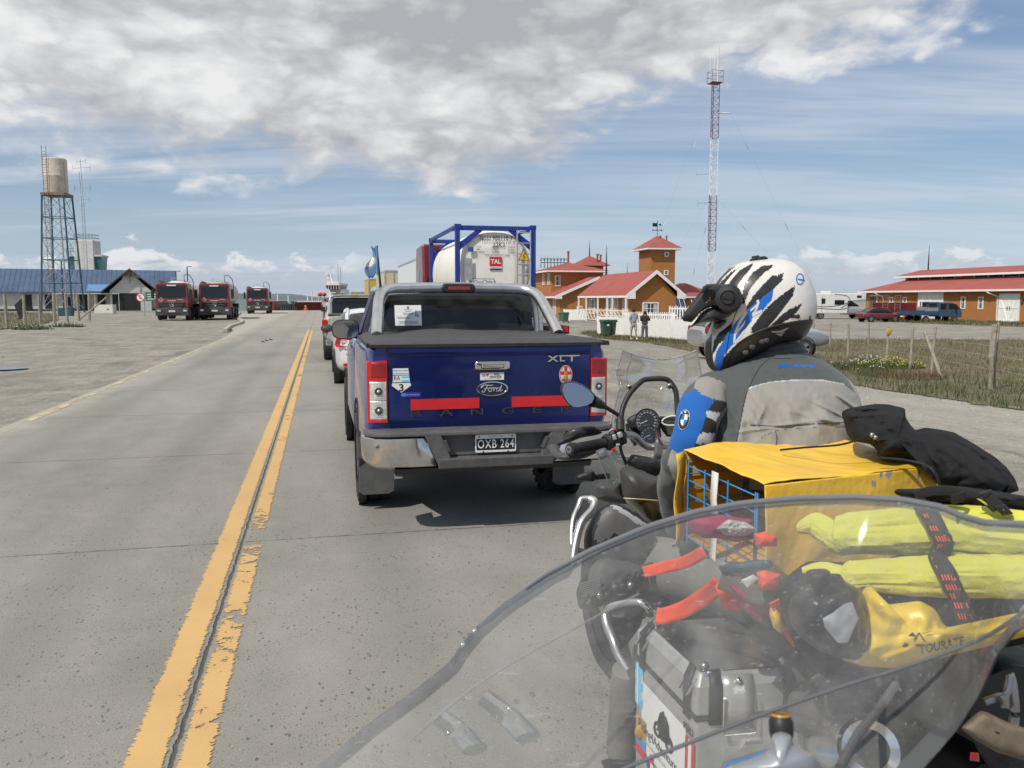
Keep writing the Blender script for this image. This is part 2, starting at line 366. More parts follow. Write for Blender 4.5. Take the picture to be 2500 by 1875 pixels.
    t.put(bn.inputs['Height'], h); t.l.new(bn.outputs[0], b.inputs['Normal'])
    return m
def m_paint(name, col, half, wear=0.5, seed=0.0, ys=(0, 0)):
    """worn road paint: breaks up towards its edges and in patches"""
    m = bpy.data.materials.new(name); m.use_nodes = True; t = NT(m.node_tree); b = t.n['Principled BSDF']
    O = t.new('ShaderNodeTexCoord').outputs['Object']; X, Y, Z = t.sep(O)
    v = t.mapv(O, (1, 1, 1), (seed, seed, 0))
    n1 = t.noise(t.mapv(O, (0.6, 1.5, 1), (seed, 0, 0)), 34, 4, 0.7); n2 = t.noise(v, 1.3, 4, 0.65); n3 = t.noise(v, 12, 5, 0.7)
    a = t.math('ADD', t.math('ABSOLUTE', X), t.math('MULTIPLY', t.math('SUBTRACT', n1, 0.5), 0.07))
    a = t.math('ADD', a, t.math('MULTIPLY', t.math('SUBTRACT', n3, 0.5), 0.05))
    edge = t.rng(a, half - 0.004, half + 0.002, 1, 0)
    patch = t.rng(t.math('ADD', t.math('MULTIPLY', n2, 0.9), t.math('MULTIPLY', n3, 0.75)), 1.08 - wear * 0.35, 1.10 - wear * 0.35, 1, 0)
    if ys[1]:
        near = t.rng(t.math('ABSOLUTE', t.math('SUBTRACT', Y, ys[0])), 0, ys[1], 0.26, 0)
        patch = t.math('MINIMUM', patch, t.rng(t.math('ADD', n3, near), 0.66, 0.68, 1, 0))
    f = t.math('MULTIPLY', edge, patch)
    c = t.mix(t.rng(n2, 0.3, 0.7), col, tuple(x * 0.86 for x in col))
    c = t.mix(t.rng(t.noise(v, 90, 3, 0.7), 0.45, 0.8, 0, 0.35), c, (0.30, 0.25, 0.16))
    t.put(b.inputs['Base Color'], c); b.inputs['Roughness'].default_value = 0.7
    t.put(b.inputs['Alpha'], f); return m

G_ = m_ground()
g = MB(); xs = [-900, -300, -120, -60, -30, -15, -8, -5, -4.3] + [x * 1.0 for x in range(3, 22)] + [24, 30, 45, 70, 120, 300, 900]
ys = [-60, -20, -5] + list(range(0, 126, 5)) + [128, 131, 135]
def gzr(x, y):
    p = rw(x, y); z = gz(p.x, p.y) - 0.006
    if -9.6 < x < 8.6 and y > 40: z -= 0.05
    elif -4.3 < x < 3.0: z -= 0.05
    if y > 128: z -= (y - 128) * 0.35
    elif x < -12 and y < 126: z += 0.03 * math.sin(x * 1.7 + y * 0.9) * math.cos(y * 0.53)
    return z
g.grid([[(x, y + (500 if x > 20 and y > 127 else 0), gzr(x, y)) for x in xs] for y in ys], G_)
gr = g.build('ground'); gr.rotation_euler[2] = RZ; tag(gr, kind='structure')
r = MB(); RM = m_road()
rp = [(-6, -4.12, 2.95), (10, -4.12, 2.95), (36, -4.12, 2.95), (46, -4.5, 3.4), (50, -5.05, 4.2), (60, -5.4, 6.5), (70, -6.3, 8), (77, -7.2, 8.2), (90, -8.2, 8.2), (102, -9.2, 8.2), (128.6, -9.2, 8.2)]
r.grid([[(a + (b_ - a) * k / 6, y, 0.0) for k in range(7)] for y, a, b_ in rp], RM, False)
ro = r.build('road'); ro.rotation_euler[2] = RZ; tag(ro, kind='structure')
YP = (0.61, 0.385, 0.15)
for nm, xc, half, wear, seed, ys_ in (('road_marking', -0.665, 0.068, 0.18, 0.0, (0, 0)), ('road_marking', -0.487, 0.056, 0.42, 5.3, (6.0, 1.1))):
    q = MB(); q.grid([[(-0.11, y, 0), (0.11, y, 0)] for y in (-4, 10, 25, 47)], m_paint('yellow_paint' + str(seed), YP, half, wear, seed, ys_))
    o = q.build(nm); o.rotation_euler[2] = RZ; o.location = rw(xc, 0, 0.004); tag(o, kind='structure')
q = MB(); q.grid([[(-0.16, y, 0), (0.16, y, 0)] for y in (-4, 10, 25, 41)], m_paint('pale_edge_paint', (0.55, 0.47, 0.30), 0.055, 0.75, 9.1))
o = q.build('road_edge_line'); o.rotation_euler[2] = RZ; o.location = rw(-3.98, 0, 0.0045); tag(o, kind='structure')
# kerb
KC = mat('kerb_concrete', (0.40, 0.38, 0.33), 0.9, var=0.25, vscale=3, bump=0.004, dirt=0.4)
for pts in ([(-4.9, 45.8), (-5.3, 52), (-5.35, 60.5), (-6.0, 68), (-7.0, 75)], [(-8.3, 80), (-8.5, 92), (-9.3, 103)]):
    k = MB()
    k.loft([[rw(x - 0.12, y, -0.05), rw(x + 0.12, y, -0.05), rw(x + 0.10, y, 0.14), rw(x - 0.10, y, 0.14)] for x, y in pts], KC, smooth=False)
    tag(k.build('kerb', bevel=0.02), kind='structure')
# sea and hills
def m_sea():
    m = bpy.data.materials.new('sea_water'); m.use_nodes = True; t = NT(m.node_tree); b = t.n['Principled BSDF']
    O = t.new('ShaderNodeTexCoord').outputs['Object']
    n = t.noise(t.mapv(O, (0.02, 0.05, 1)), 1, 6, 0.6)
    t.put(b.inputs['Base Color'], t.mix(t.rng(n, 0.35, 0.65), (0.055, 0.105, 0.105), (0.10, 0.16, 0.16)))
    b.inputs['Roughness'].default_value = 0.45; b.inputs['Specular IOR Level'].default_value = 0.25
    bn = t.new('ShaderNodeBump'); bn.inputs['Distance'].default_value = 0.4; t.put(bn.inputs['Height'], t.noise(O, 0.6, 5, 0.6)); t.l.new(bn.outputs[0], b.inputs['Normal'])
    return m
s_ = MB(); s_.add([(-9000, 60, 0), (9000, 60, 0), (9000, 9000, 0), (-9000, 9000, 0)], [(0, 1, 2, 3)], m_sea()); so_ = s_.build('sea'); so_.location = (0, 60, -1.3); tag(so_, kind='structure')
HM = mat('far_hill', (0.115, 0.135, 0.15), 1, var=0.2, vscale=0.004)
h = MB(); rows = []
for j in range(7):
    row = []
    for i in range(161):
        a = -0.62 + 0.78 * i / 160; dd = 3600 + 130 * j
        e = 26 * (0.35 + 0.65 * abs(math.sin(a * 9 + 1)) + 0.25 * math.sin(a * 37) + 0.12 * math.sin(a * 91)) * math.sin(PI * j / 6)
        row.append((math.sin(a) * dd, math.cos(a) * dd, -4 + max(0, e)))
    rows.append(row)
h.grid(rows, HM); tag(h.build('hills'), kind='structure')
# ------------------------------------------------ left side: blue roofed building, towers, posts, signs
def c1(x, y): return x / 3.16, 350 + y / 3.16
WHITE = mat('white_plaster', (0.62, 0.60, 0.55), 0.9, var=0.12, vscale=1.2, dirt=0.35, dirtcol=(0.38, 0.36, 0.31))
DARK = mat('dark_opening', (0.022, 0.022, 0.024), 0.6, var=0.3)
BROOF = mat('blue_roof_sheet', (0.062, 0.105, 0.185), 0.7, var=0.2, vscale=0.5, dirt=0.3, dirtcol=(0.12, 0.16, 0.24))
BROOF2 = mat('light_blue_roof', (0.12, 0.24, 0.44), 0.6, var=0.1, vscale=1)
WOOD = mat('weathered_wood', (0.30, 0.265, 0.21), 0.9, var=0.35, vscale=9, bump=0.004, bscale=30)
BROWN = mat('dark_brown_timber', (0.11, 0.085, 0.06), 0.8, var=0.3)
GREENST = mat('blue_green_steel', (0.03, 0.09, 0.12), 0.5, var=0.3, dirt=0.2)
GALV = mat('galvanised_steel', (0.38, 0.40, 0.41), 0.5, metal=0.5, var=0.2)
RUST = mat('rusty_steel', (0.21, 0.15, 0.11), 0.8, var=0.3)
TANK = mat('cream_tank_steel', (0.58, 0.53, 0.43), 0.6, var=0.15, vscale=1.5, dirt=0.6, dirtcol=(0.36, 0.27, 0.17))
BLK = mat('black_plastic', (0.020, 0.020, 0.021), 0.5, var=0.25, vscale=20)
RUB = mat('tyre_rubber', (0.028, 0.027, 0.026), 0.85, var=0.3, vscale=14, dirt=0.5, dirtcol=(0.11, 0.10, 0.085))

A0, A1 = Vector((-75.2, 116, 0)), Vector((-51.1, 126, 0)); dA = (A1 - A0).normalized(); angA = math.atan2(dA.y, dA.x)
def wx(px):                                   # along-wall metre of the sight line at px
    u = (px - 1250) / FPX; return (u * A0.y - A0.x) / (dA.x - u * dA.y)
T_ = thing('blue_roof_building', A0, angA, 'long low white building with a blue sheet roof and a brown gabled entrance', 'building')
LW = (A1 - A0).length
b = MB(); b.b2((-14, 0, 0), (LW, 9, 2.75), WHITE); b.b2((-14, -0.03, 0), (LW, 0.0, 0.28), DARK); b.build('wall', T_)
b = MB(); b.prism([(-0.7, 2.72), (4.5, 6.1), (9.7, 2.72), (9.7, 2.58), (4.5, 5.95), (-0.7, 2.58)], -14.5, LW + 0.4, BROOF, 'x')
for i in range(64): b.b2((-14.4 + i * 0.65, 0, 0), (-14.36 + i * 0.65, 0.02, 0.0), BROOF)
rf = b.build('roof', T_)
b = MB()
for k in range(60):
    x = -14.2 + k * 0.66
    if x < LW: b.tube([(x, -0.7, 2.75), (x, 4.5, 6.13)], 0.025, BROOF, 4, smooth=False)
b.build("roof_seam", rf)
b = MB()
x0, x1 = wx(c1(690, 0)[0]), wx(c1(880, 0)[0])
b.add([(x0, -0.75, 2.80), (x1, -0.75, 2.80), (x1, 0.9, 3.85), (x0 + 0.1, 0.9, 3.85)], [(0, 1, 2, 3)], BROOF2); b.build('repaired_roof_sheet', rf)
b = MB(); x0, x1, xm = wx(c1(850, 0)[0]), wx(c1(1200, 0)[0]), wx(c1(1035, 0)[0])
gx0, gx1 = x0 - 0.2, x1 + 0.3; gm = (gx0 + gx1) / 2
b.loft([[(gx0 + 0.6, -2.2, 0), (gx1 - 0.6, -2.2, 0), (gx1 - 0.6, -2.2, 2.9), (gm, -2.2, 5.6), (gx0 + 0.6, -2.2, 2.9)], [(gx0 + 0.6, 1, 0), (gx1 - 0.6, 1, 0), (gx1 - 0.6, 1, 2.9), (gm, 1, 5.6), (gx0 + 0.6, 1, 2.9)]], WHITE, smooth=False)
en = b.build('entrance_wall', T_)
b = MB(); b.b2((gx0 + 0.9, -2.24, 0), (gx1 - 2.1, -2.21, 2.55), DARK); b.build('entrance_opening', en)
b = MB()
for sx in (-1, 1):
    xa = gx0 - 0.6 if sx < 0 else gx1 + 0.6
    b.loft([[(xa, y, 2.55), (gm, y, 5.95), (gm, y, 6.15), (xa, y, 2.75)] for y in (-2.9, 2.5)], BROWN if sx > 0 else BROWN, smooth=False)
b.b2((gm - 0.05, -2.9, 3.9), (gm + 0.05, -2.8, 5.9), BROWN); b.loft([[(gm - 1.1, -2.8, 5.0), (gm + 1.1, -2.8, 5.0), (gm, -2.8, 6.0)], [(gm - 1.1, -2.4, 5.0), (gm + 1.1, -2.4, 5.0), (gm, -2.4, 6.0)]], BROWN, smooth=False)
b.build('gable_roof', T_)
for a, c in ((200, 265), (365, 420), (520, 570), (630, 690), (770, 830)):
    b = MB(); b.b2((wx(c1(a, 0)[0]), -0.06, 0.15), (wx(c1(c, 0)[0]), -0.035, 2.35), DARK); b.b2((wx(c1(a, 0)[0]) - 0.08, -0.09, 2.35), (wx(c1(c, 0)[0]) + 0.08, -0.035, 2.45), WHITE)
    tag(b.build('door', T_), 'dark door opening in the white wall')
b = MB(); b.b2((wx(c1(440, 0)[0]), -2.6, 2.42), (wx(c1(945, 0)[0]), 0, 2.55), WHITE)
for px in (440, 600, 760, 940): b.tube([(wx(c1(px, 0)[0]), -2.5, 0), (wx(c1(px, 0)[0]), -2.5, 2.45)], 0.05, WHITE, 6)
b.build('canopy', T_)
b = MB(); b.b2((LW - 1.2, -1.2, 0.4), (LW - 0.2, -0.1, 2.2), WHITE); b.build('annex', T_)

# water tower
base = Vector((at(155, 760, 106).x, 106, 0)); T_ = thing('water_tower', base, 0.1, 'tall water tower with a cream cylindrical tank on a blue green lattice frame', 'water tower')
hz_, wb, wt_ = 14.55, 1.85, 1.28
def lv(z): return wb + (wt_ - wb) * z / hz_
def leg(sx, sy, z): return Vector((sx * lv(z), sy * lv(z), z))
cs = [(-1, -1), (1, -1), (1, 1), (-1, 1)]
for sx, sy in cs:
    b = MB(); b.tube([leg(sx, sy, 0), leg(sx, sy, hz_)], 0.11, GREENST, 6, smooth=False); b.build('leg', T_)
b = MB(); zs = [0.4, 3.7, 6.6, 9.3, 11.9, hz_]
for i in range(4):
    a, c = cs[i], cs[(i + 1) % 4]
    for k, z in enumerate(zs):
        b.tube([leg(*a, z), leg(*c, z)], 0.055, GREENST, 5, smooth=False)
        if k < len(zs) - 1:
            b.tube([leg(*a, z), leg(*c, zs[k + 1])], 0.035, GALV, 4, smooth=False); b.tube([leg(*c, z), leg(*a, zs[k + 1])], 0.035, GALV, 4, smooth=False)
b.build('cross_brace', T_)
b = MB(); b.b2((-1.4, -1.4, hz_), (1.4, 1.4, hz_ + 0.32), RUST); b.build('platform', T_)
b = MB(); b.lathe([(1.30, hz_ + 0.33), (1.33, hz_ + 0.4), (1.31, hz_ + 2.4), (1.33, hz_ + 2.45), (1.31, hz_ + 2.5), (1.31, hz_ + 4.5), (1.22, hz_ + 4.62), (0.2, hz_ + 4.75)], TANK, 32); b.build('tank', T_)
b = MB(); b.tube([(0.9, -0.9, 0.1), (0.55, -0.9, hz_)], 0.09, GALV, 8); b.tube([(1.25, -0.5, hz_), (1.25, -0.5, hz_ + 4.2)], 0.03, GALV, 5); b.build('downpipe', T_)
b = MB()
xl = [(-0.95, -1.42), (-0.45, -1.42)]
for x, y in xl: b.tube([(x, y, 2.0), (x, y, hz_ + 6.0)], 0.035, RUST, 5)
for k in range(56): b.tube([(xl[0][0], -1.42, 2.2 + k * 0.32), (xl[1][0], -1.42, 2.2 + k * 0.32)], 0.018, RUST, 4)
for k in range(18):
    z = 3.2 + k * 1.0; b.tube([(-0.7 + 0.36 * math.cos(a), -1.45 + 0.42 * math.sin(a), z) for a in [PI + PI * j / 6 for j in range(7)]], 0.015, RUST, 4)
b.build('ladder', T_)

# control tower behind the building, with its aerial
base = Vector((at(218, 700, 150).x, 150, 0)); T_ = thing('control_tower', base, 0.15, 'pale concrete tower with glazed side cabins behind the blue roof', 'tower')
b = MB(); b.b2((-1.6, -2, 0), (1.65, 2, 12.1), WHITE); b.build('tower_shaft', T_, bevel=0.1)
GLS = mat('teal_glass', (0.05, 0.16, 0.17), 0.12, var=0.2, spec=0.8)
for sx in (-1, 1):
    x = -2.15 if sx < 0 else 2.2
    b = MB(); b.loft([[(x - 0.45, -1.4, 6.9), (x + 0.45, -1.4, 6.9), (x + 0.45, 1.4, 6.9), (x - 0.45, 1.4, 6.9)], [(x - 0.6, -1.7, 9.2), (x + 0.6, -1.7, 9.2), (x + 0.6, 1.7, 9.2), (x - 0.6, 1.7, 9.2)]], GLS, smooth=False)
    cb = b.build('cabin_window', T_)
    b = MB(); b.b2((x - 0.75, -1.9, 9.2), (x + 0.75, 1.9, 9.5), WHITE); b.build('cabin_roof', T_)
    b = MB(); b.b2((x - 0.5, -1.4, 5.0), (x + 0.5, 1.4, 6.9), WHITE)
    b.build('cabin_floor', T_)
    b = MB()
    for z in (10.1, 10.6) if sx < 0 else (6.4, 7.0):
        b.tube([(x - 0.7, -1.95, z), (x + 0.7, -1.95, z)], 0.04, GREENST, 4)
    for xx in (-0.7, 0, 0.7): b.tube([(x + xx, -1.95, 9.4 if sx < 0 else 5.6), (x + xx, -1.95, 10.6 if sx < 0 else 7.0)], 0.04, GREENST, 4)
    b.build('railing', T_)
b = MB()
for z in (12.6, 13.1): b.tube([(-1.5, -1.9, z), (1.5, -1.9, z), (1.5, 1.9, z), (-1.5, 1.9, z)], 0.04, GREENST, 4, closed=True)
for k in range(7): b.tube([(-1.5 + k * 0.5, -1.9, 12.1), (-1.5 + k * 0.5, -1.9, 13.1)], 0.03, GREENST, 4)
b.build('top_railing', T_)
base = Vector((at(214, 700, 146).x, 146, 0)); T_ = thing('radio_aerial', base, 0, 'thin grey lattice radio aerial with cross arms beside the pale concrete tower', 'aerial')
b = MB()
for sx, sy in ((-0.22, -0.2), (0.22, -0.2), (0, 0.2)): b.tube([(sx * 1.5, sy, 0), (sx, sy, 18.2)], 0.03, GALV, 4)
for k in range(30): b.tube([(-0.25, -0.2, k * 0.6), (0.25, -0.2, k * 0.6 + 0.6)], 0.02, WHITE if k < 20 else GALV, 4); b.tube([(0.25, -0.2, k * 0.6), (-0.25, -0.2, k * 0.6 + 0.6)], 0.02, WHITE if k < 20 else GALV, 4)
b.tube([(0, 0, 18), (-0.15, 0, 25.6)], 0.05, GALV, 5); b.build('lattice', T_)
b = MB()
for z, l in ((25.3, 0.75), (24.2, 1.5), (21.0, 1.3), (20.7, 1.4), (18.8, 1.1)):
    b.tube([(-l, 0, z - 0.05), (l, 0, z + 0.1)], 0.04, GALV, 4)
    for s in (-1, 1): b.tube([(s * l, 0, z - 0.4), (s * l, 0, z + 0.4)], 0.03, GALV, 4)
for z0, x in ((21.6, -0.45), (20.0, -0.35), (17.5, -0.3)): b.tube([(x, 0, z0), (x, 0, z0 + 1.9)], 0.05, GALV, 5)
b.build('cross_arm', T_)

# poles
for px, py0, py1, d, lb in ((472, 905, 1290, 108, 'slim dark pole with a small lamp beside the water tower ladder'), (1356, 985, 1130, 128, 'short pole with a lamp at the right end of the blue roof'), (1443, 950, 1120, 132, 'lone pole with a small lamp above the leftmost red tanker truck')):
    x, y = c1(px, py0); p = at(x, y, d); bp = Vector((p.x, d, 0)); T_ = thing('lamp_pole', bp, 0, lb, 'lamp pole')
    b = MB(); b.tube([(0, 0, 0), (0, 0, p.z)], 0.09, GREENST, 6); b.build('pole', T_)
    b = MB(); b.tube([(0, 0, p.z - 0.1), (0.35, 0, p.z + 0.05)], 0.04, GREENST, 5); b.ball((0.5, 0, p.z), (0.25, 0.15, 0.1), GALV, 8, 5); b.build('lamp_head', T_)
# wooden posts of the field fence
random.seed(3)
fp = [(40, 1430, 47, 1160), (180, 1400, 52, 1170), (300, 1390, 56, 1170), (410, 1400, 54, 1160), (437, 1350, 66, 1160), (510, 1370, 62, 1165), (600, 1370, 64, 1170), (680, 1360, 66, 1150)]
desc = ['leftmost', 'second', 'third', 'fourth', 'thin fifth', 'sixth', 'seventh', 'last']
for (px, pyb, d, pyt), ds in zip(fp, desc):
    x, y = c1(px, pyb); x2, y2 = c1(px, pyt); q = at(x2, y2, d); p = Vector((q.x, d, 0))
    b = MB(); rr = 0.10 if 'thin' not in ds else 0.06; hh = min(q.z, 2.3); lean = random.uniform(-0.08, 0.08)
    b.tube([(0, 0, -0.1), (lean * 0.5, 0, hh * 0.5), (lean, 0, hh)], [rr, rr * 0.92, rr * 0.85], WOOD, 7, smooth=False)
    o = b.build('fence_post', loc=p)
    tag(o, ds + ' grey wooden post from the left in the fence by the white building', 'fence post', 'posts of the left field fence')
x, y = c1(608, 1330); p = Vector((at(x, y, 64).x, 64, 0))
b = MB(); b.tube([(0, 0, 0.3), (1.9, 0.6, 2.0)], 0.07, WOOD, 6, smooth=False); tag(b.build('brace_post', loc=p + Vector((0, 0, -0.2))), 'slanting wooden brace leaning on the last left fence post', 'fence post')
x, y = c1(150, 1300); p = Vector((at(x, y, 60).x, 60, 0))
b = MB(); b.loft([[(-0.35, 0, 0.9), (0.35, 0, 1.5), (0.5, 0, 0.6), (0.1, 0, -0.05), (-0.05, 0, 0)], [(-0.3, 0.06, 0.9), (0.35, 0.06, 1.5), (0.5, 0.06, 0.6), (0.1, 0.06, -0.05), (-0.05, 0.06, 0)]], BLK, smooth=False)
b.tube([(0.1, 0, 0), (-0.1, 0, -0.1)], 0.05, BLK, 5)
tag(b.build('sign_board', loc=p + Vector((0, 0, 0.35))), 'dark tilted board between the first two left fence posts', 'sign')
# white concrete box, bins, sign
x, y = c1(800, 1310); p = Vector((at(x, y, 98).x, 98, 0)); b = MB(); b.b2((-1.1, 0, 0), (1.1, .9, 1.02), WHITE)
T_ = b.build('concrete_block', bevel=0.03, loc=p); tag(T_, 'white rendered block standing on the gravel before the entrance', 'block')
b = MB(); b.b2((0.4, -0.02, 0.42), (.62, -0.005, .55), DARK); b.build('vent', T_)
for i, (px, w_) in enumerate(((478, .72), (528, .74))):
    x, y = c1(px, 1335); p = Vector((at(x, y, 82).x, 82, 0)); b = MB()
    b.loft([[(-w_ / 2 * 0.85, 0, 0), (w_ / 2 * 0.85, 0, 0), (w_ / 2 * 0.85, 0.5, 0), (-w_ / 2 * 0.85, 0.5, 0)], [(-w_ / 2, -0.1, .78), (w_ / 2, -0.1, .78), (w_ / 2, 0.6, .78), (-w_ / 2, 0.6, .78)]], GREENST, smooth=False)
    b.b2((-w_ / 2 - 0.03, -0.12, .78), (w_ / 2 + 0.03, 0.62, .83), BLK)
    tag(b.build('waste_container', bevel=0.03, loc=p), ('left' if i == 0 else 'right') + ' dark green waste container behind the fence posts at the tower foot', 'waste container', 'waste containers at the tower')
SGN = mat('sign_green', (0.02, 0.15, 0.085), 0.5, var=0.1); SW = mat('sign_white', (0.75, 0.75, 0.73), 0.5, var=0.05); SR_ = mat('sign_red', (0.5, 0.02, 0.02), 0.5, var=0.05)
x, y = c1(1118, 1325); p = Vector((at(x, y, 80).x, 80, 0)); T_ = thing('road_sign', p, 0, 'round prohibition sign beside a green board left of the tanker trucks', 'road sign')
b = MB(); b.tube([(0, 0, 0), (0, 0, 2.3)], 0.05, GALV, 6); b.build('pole', T_)
b = MB(); Mx = Matrix.Translation((-0.3, -0.09, 1.85)) @ Matrix.Rotation(PI / 2, 4, 'X'); b.lathe([(0.42, 0), (0.42, 0.03)], SW, 20, Mx, smooth=False); b.lathe([(0.42, 0.033), (0.34, 0.034)], SR_, 20, Mx, False, False); b.box((-0.3, -0.14, 1.85), (0.7, 0.02, 0.07), SR_, (0, 0.8, 0)); b.text('E', 0.5, BLK, Matrix.Translation((-0.3, -0.125, 1.85))); b.build('round_sign', T_)
b = MB(); b.b2((0.15, -0.09, 1.5), (2.3, -0.05, 2.35), SGN)
for k in range(3): b.b2((0.35, -0.1, 1.66 + k * 0.22), (2.0, -0.092, 1.73 + k * 0.22), SW)
b.build('green_board', T_)
# ------------------------------------------------ right side: orange houses, tower, barn, fences (road frame)
OR = mat('orange_plaster', (0.37, 0.160, 0.048), 0.9, var=0.10, vscale=0.8, dirt=0.25, dirtcol=(0.30, 0.13, 0.04))
RR = mat('red_sheet_roof', (0.31, 0.088, 0.075), 0.8, var=0.14, vscale=0.6, dirt=0.35, dirtcol=(0.27, 0.10, 0.085), spec=0.25)
WT = mat('white_paint', (0.78, 0.77, 0.74), 0.6, var=0.06, vscale=3, dirt=0.15, dirtcol=(0.5, 0.48, 0.42))
GL = mat('window_glass', (0.03, 0.04, 0.05), 0.08, var=0.3, vscale=2, spec=0.8)
CURT = mat('net_curtain', (0.45, 0.45, 0.42), 0.9, var=0.2, vscale=6)
GB = -0.65
def road_thing(name, x, y, z, label, cat, group=None, rz=0.0): return thing(name, rw(x, y, z), RZ + rz, label, cat, group)
def window(T, x, y, z0, w_, h_, face, name='window', rows=2, cols=2):
    """face 'f' looks towards -y, 'l' towards -x; x, y is the middle of the opening"""
    M_ = Matrix.Translation((x, y, 0)) @ (Matrix() if face == 'f' else Matrix.Rotation(-PI / 2, 4, 'Z'))
    b = MB(); b.M = M_
    b.b2((-w_ / 2 - .1, -.07, z0 - .1), (w_ / 2 + .1, 0, z0), WT); b.b2((-w_ / 2 - .1, -.07, z0 + h_), (w_ / 2 + .1, 0, z0 + h_ + .1), WT)
    b.b2((-w_ / 2 - .1, -.07, z0), (-w_ / 2, 0, z0 + h_), WT); b.b2((w_ / 2, -.07, z0), (w_ / 2 + .1, 0, z0 + h_), WT)
    for k in range(1, cols): b.b2((-w_ / 2 + w_ * k / cols - .025, -.06, z0), (-w_ / 2 + w_ * k / cols + .025, -.01, z0 + h_), WT)
    for k in range(1, rows): b.b2((-w_ / 2, -.055, z0 + h_ * k / rows - .02), (w_ / 2, -.012, z0 + h_ * k / rows + .02), WT)
    f = b.build(name, T)
    b = MB(); b.M = M_; b.b2((-w_ / 2, -.02, z0), (w_ / 2, -.004, z0 + h_), GL); b.b2((-w_ / 2 + .05, -.0225, z0 + .05), (-w_ / 2 + w_ * .3, -.0205, z0 + h_ - .05), CURT); b.b2((w_ / 2 - w_ * .3, -.0225, z0 + .05), (w_ / 2 - .05, -.0205, z0 + h_ - .05), CURT)
    b.build('pane', f)
def gable_house(name, label, x0, x1, y0, y1, eave, ridge, ov=0.6, porch=0.7, cat='house'):
    xm = (x0 + x1) / 2; T = road_thing(name, xm, y0, GB, label, cat); o = Vector((xm, y0, GB)); hx = (x1 - x0) / 2; e, r_ = eave - GB, ridge - GB; Ly = y1 - y0
    b = MB(); b.loft([[(-hx, y, 0), (hx, y, 0), (hx, y, e), (0, y, e + (r_ - e) * 0.95), (-hx, y, e)] for y in (0, Ly)], OR, smooth=False); b.build('wall', T)
    b = MB(); sl_ = (r_ - e) / (hx + ov)
    for s in (-1, 1): b.loft([[(s * (hx + ov), y, e - 0.1), (0, y, r_ - 0.1), (0, y, r_), (s * (hx + ov), y, e)] for y in (-0.5, Ly + 0.5)], RR, smooth=False)
    rf = b.build('roof', T)
    b = MB()
    for s in (-1, 1): b.loft([[(s * (hx + ov + .02), y, e - 0.32), (0, y, r_ - 0.32), (0, y, r_ + .02), (s * (hx + ov + .02), y, e + .02)] for y in (-0.56, -0.49)], WT, smooth=False)
    for s in (-1, 1): b.b2((s * (hx + ov) - .06, -0.5, e - 0.24), (s * (hx + ov) + .08, Ly + 0.5, e - 0.05), WT); b.b2((s * hx, -0.5, e - 0.2), (s * (hx + ov), Ly + .5, e - 0.15), WT)
    for s in (-1, 1): b.loft([[(s * (hx + ov), y, e - 0.34), (s * (hx - 0.1), y, e - 0.34), (s * (hx - 0.1), y, e + 0.35)] for y in (-0.55, -0.5)], WT, smooth=False)
    b.build('fascia', rf); return T, o
# near house with the porch
TA, oA = gable_house('porch_house', 'orange house with red gable roof and white porch posts behind the white picket fence', 27.2, 31.4, 70.2, 83.5, 2.05, 4.25, ov=0.72)
hx = 2.1
window(TA, -0.35, 0, 1.0, 1.35, 0.95, 'f', cols=2, rows=2)
for y_, w_, z_, h_ in ((1.6, 1.1, 0.75, 1.75), (6.2, 1.2, 0.3, 2.1), (11.2, 1.7, 0.95, 1.3), (4.0, 0.7, 0.2, 2.2)): window(TA, -hx, y_, z_, w_, h_, 'l', cols=2, rows=3)
for y_ in (-0.3, 3.2, 4.6, 7.4, 11.0, 13.6):
    b = MB(); b.b2((-hx - .78, y_ - .07, 0.1), (-hx - .64, y_ + .07, 2.55), WT); b.build('porch_post', TA)
b = MB()
for y_ in range(7, 14):
    for z in (0.3, 1.25): b.b2((-hx - .72, y_, z), (-hx - .69, y_ + 1, z + .07), WT)
    b.tube([(-hx - .7, y_, .3), (-hx - .7, y_ + 1, 1.25)], .03, WT, 4); b.tube([(-hx - .7, y_ + 1, .3), (-hx - .7, y_, 1.25)], .03, WT, 4)
for y_ in range(0, 7):
    for z in (0.75, 1.25): b.b2((-hx - .72, y_, z), (-hx - .69, y_ + 1, z + .07), WT)
    b.tube([(-hx - .7, y_, .75), (-hx - .7, y_ + 1, 1.25)], .03, WT, 4); b.tube([(-hx - .7, y_ + 1, .75), (-hx - .7, y_, 1.25)], .03, WT, 4)
b.build('balustrade', TA)
b = MB(); b.b2((-hx - 1.6, 4, -0.2), (-hx, 13.6, 0.15), mat('porch_slab', (0.25, 0.25, 0.25), 0.9)); b.build('porch_floor', TA)
b = MB(); b.tube([(0, 13.0, 4.8), (0, 13.0, 8.0)], [0.12, 0.01], BLK, 6); b.build('spire', TA)
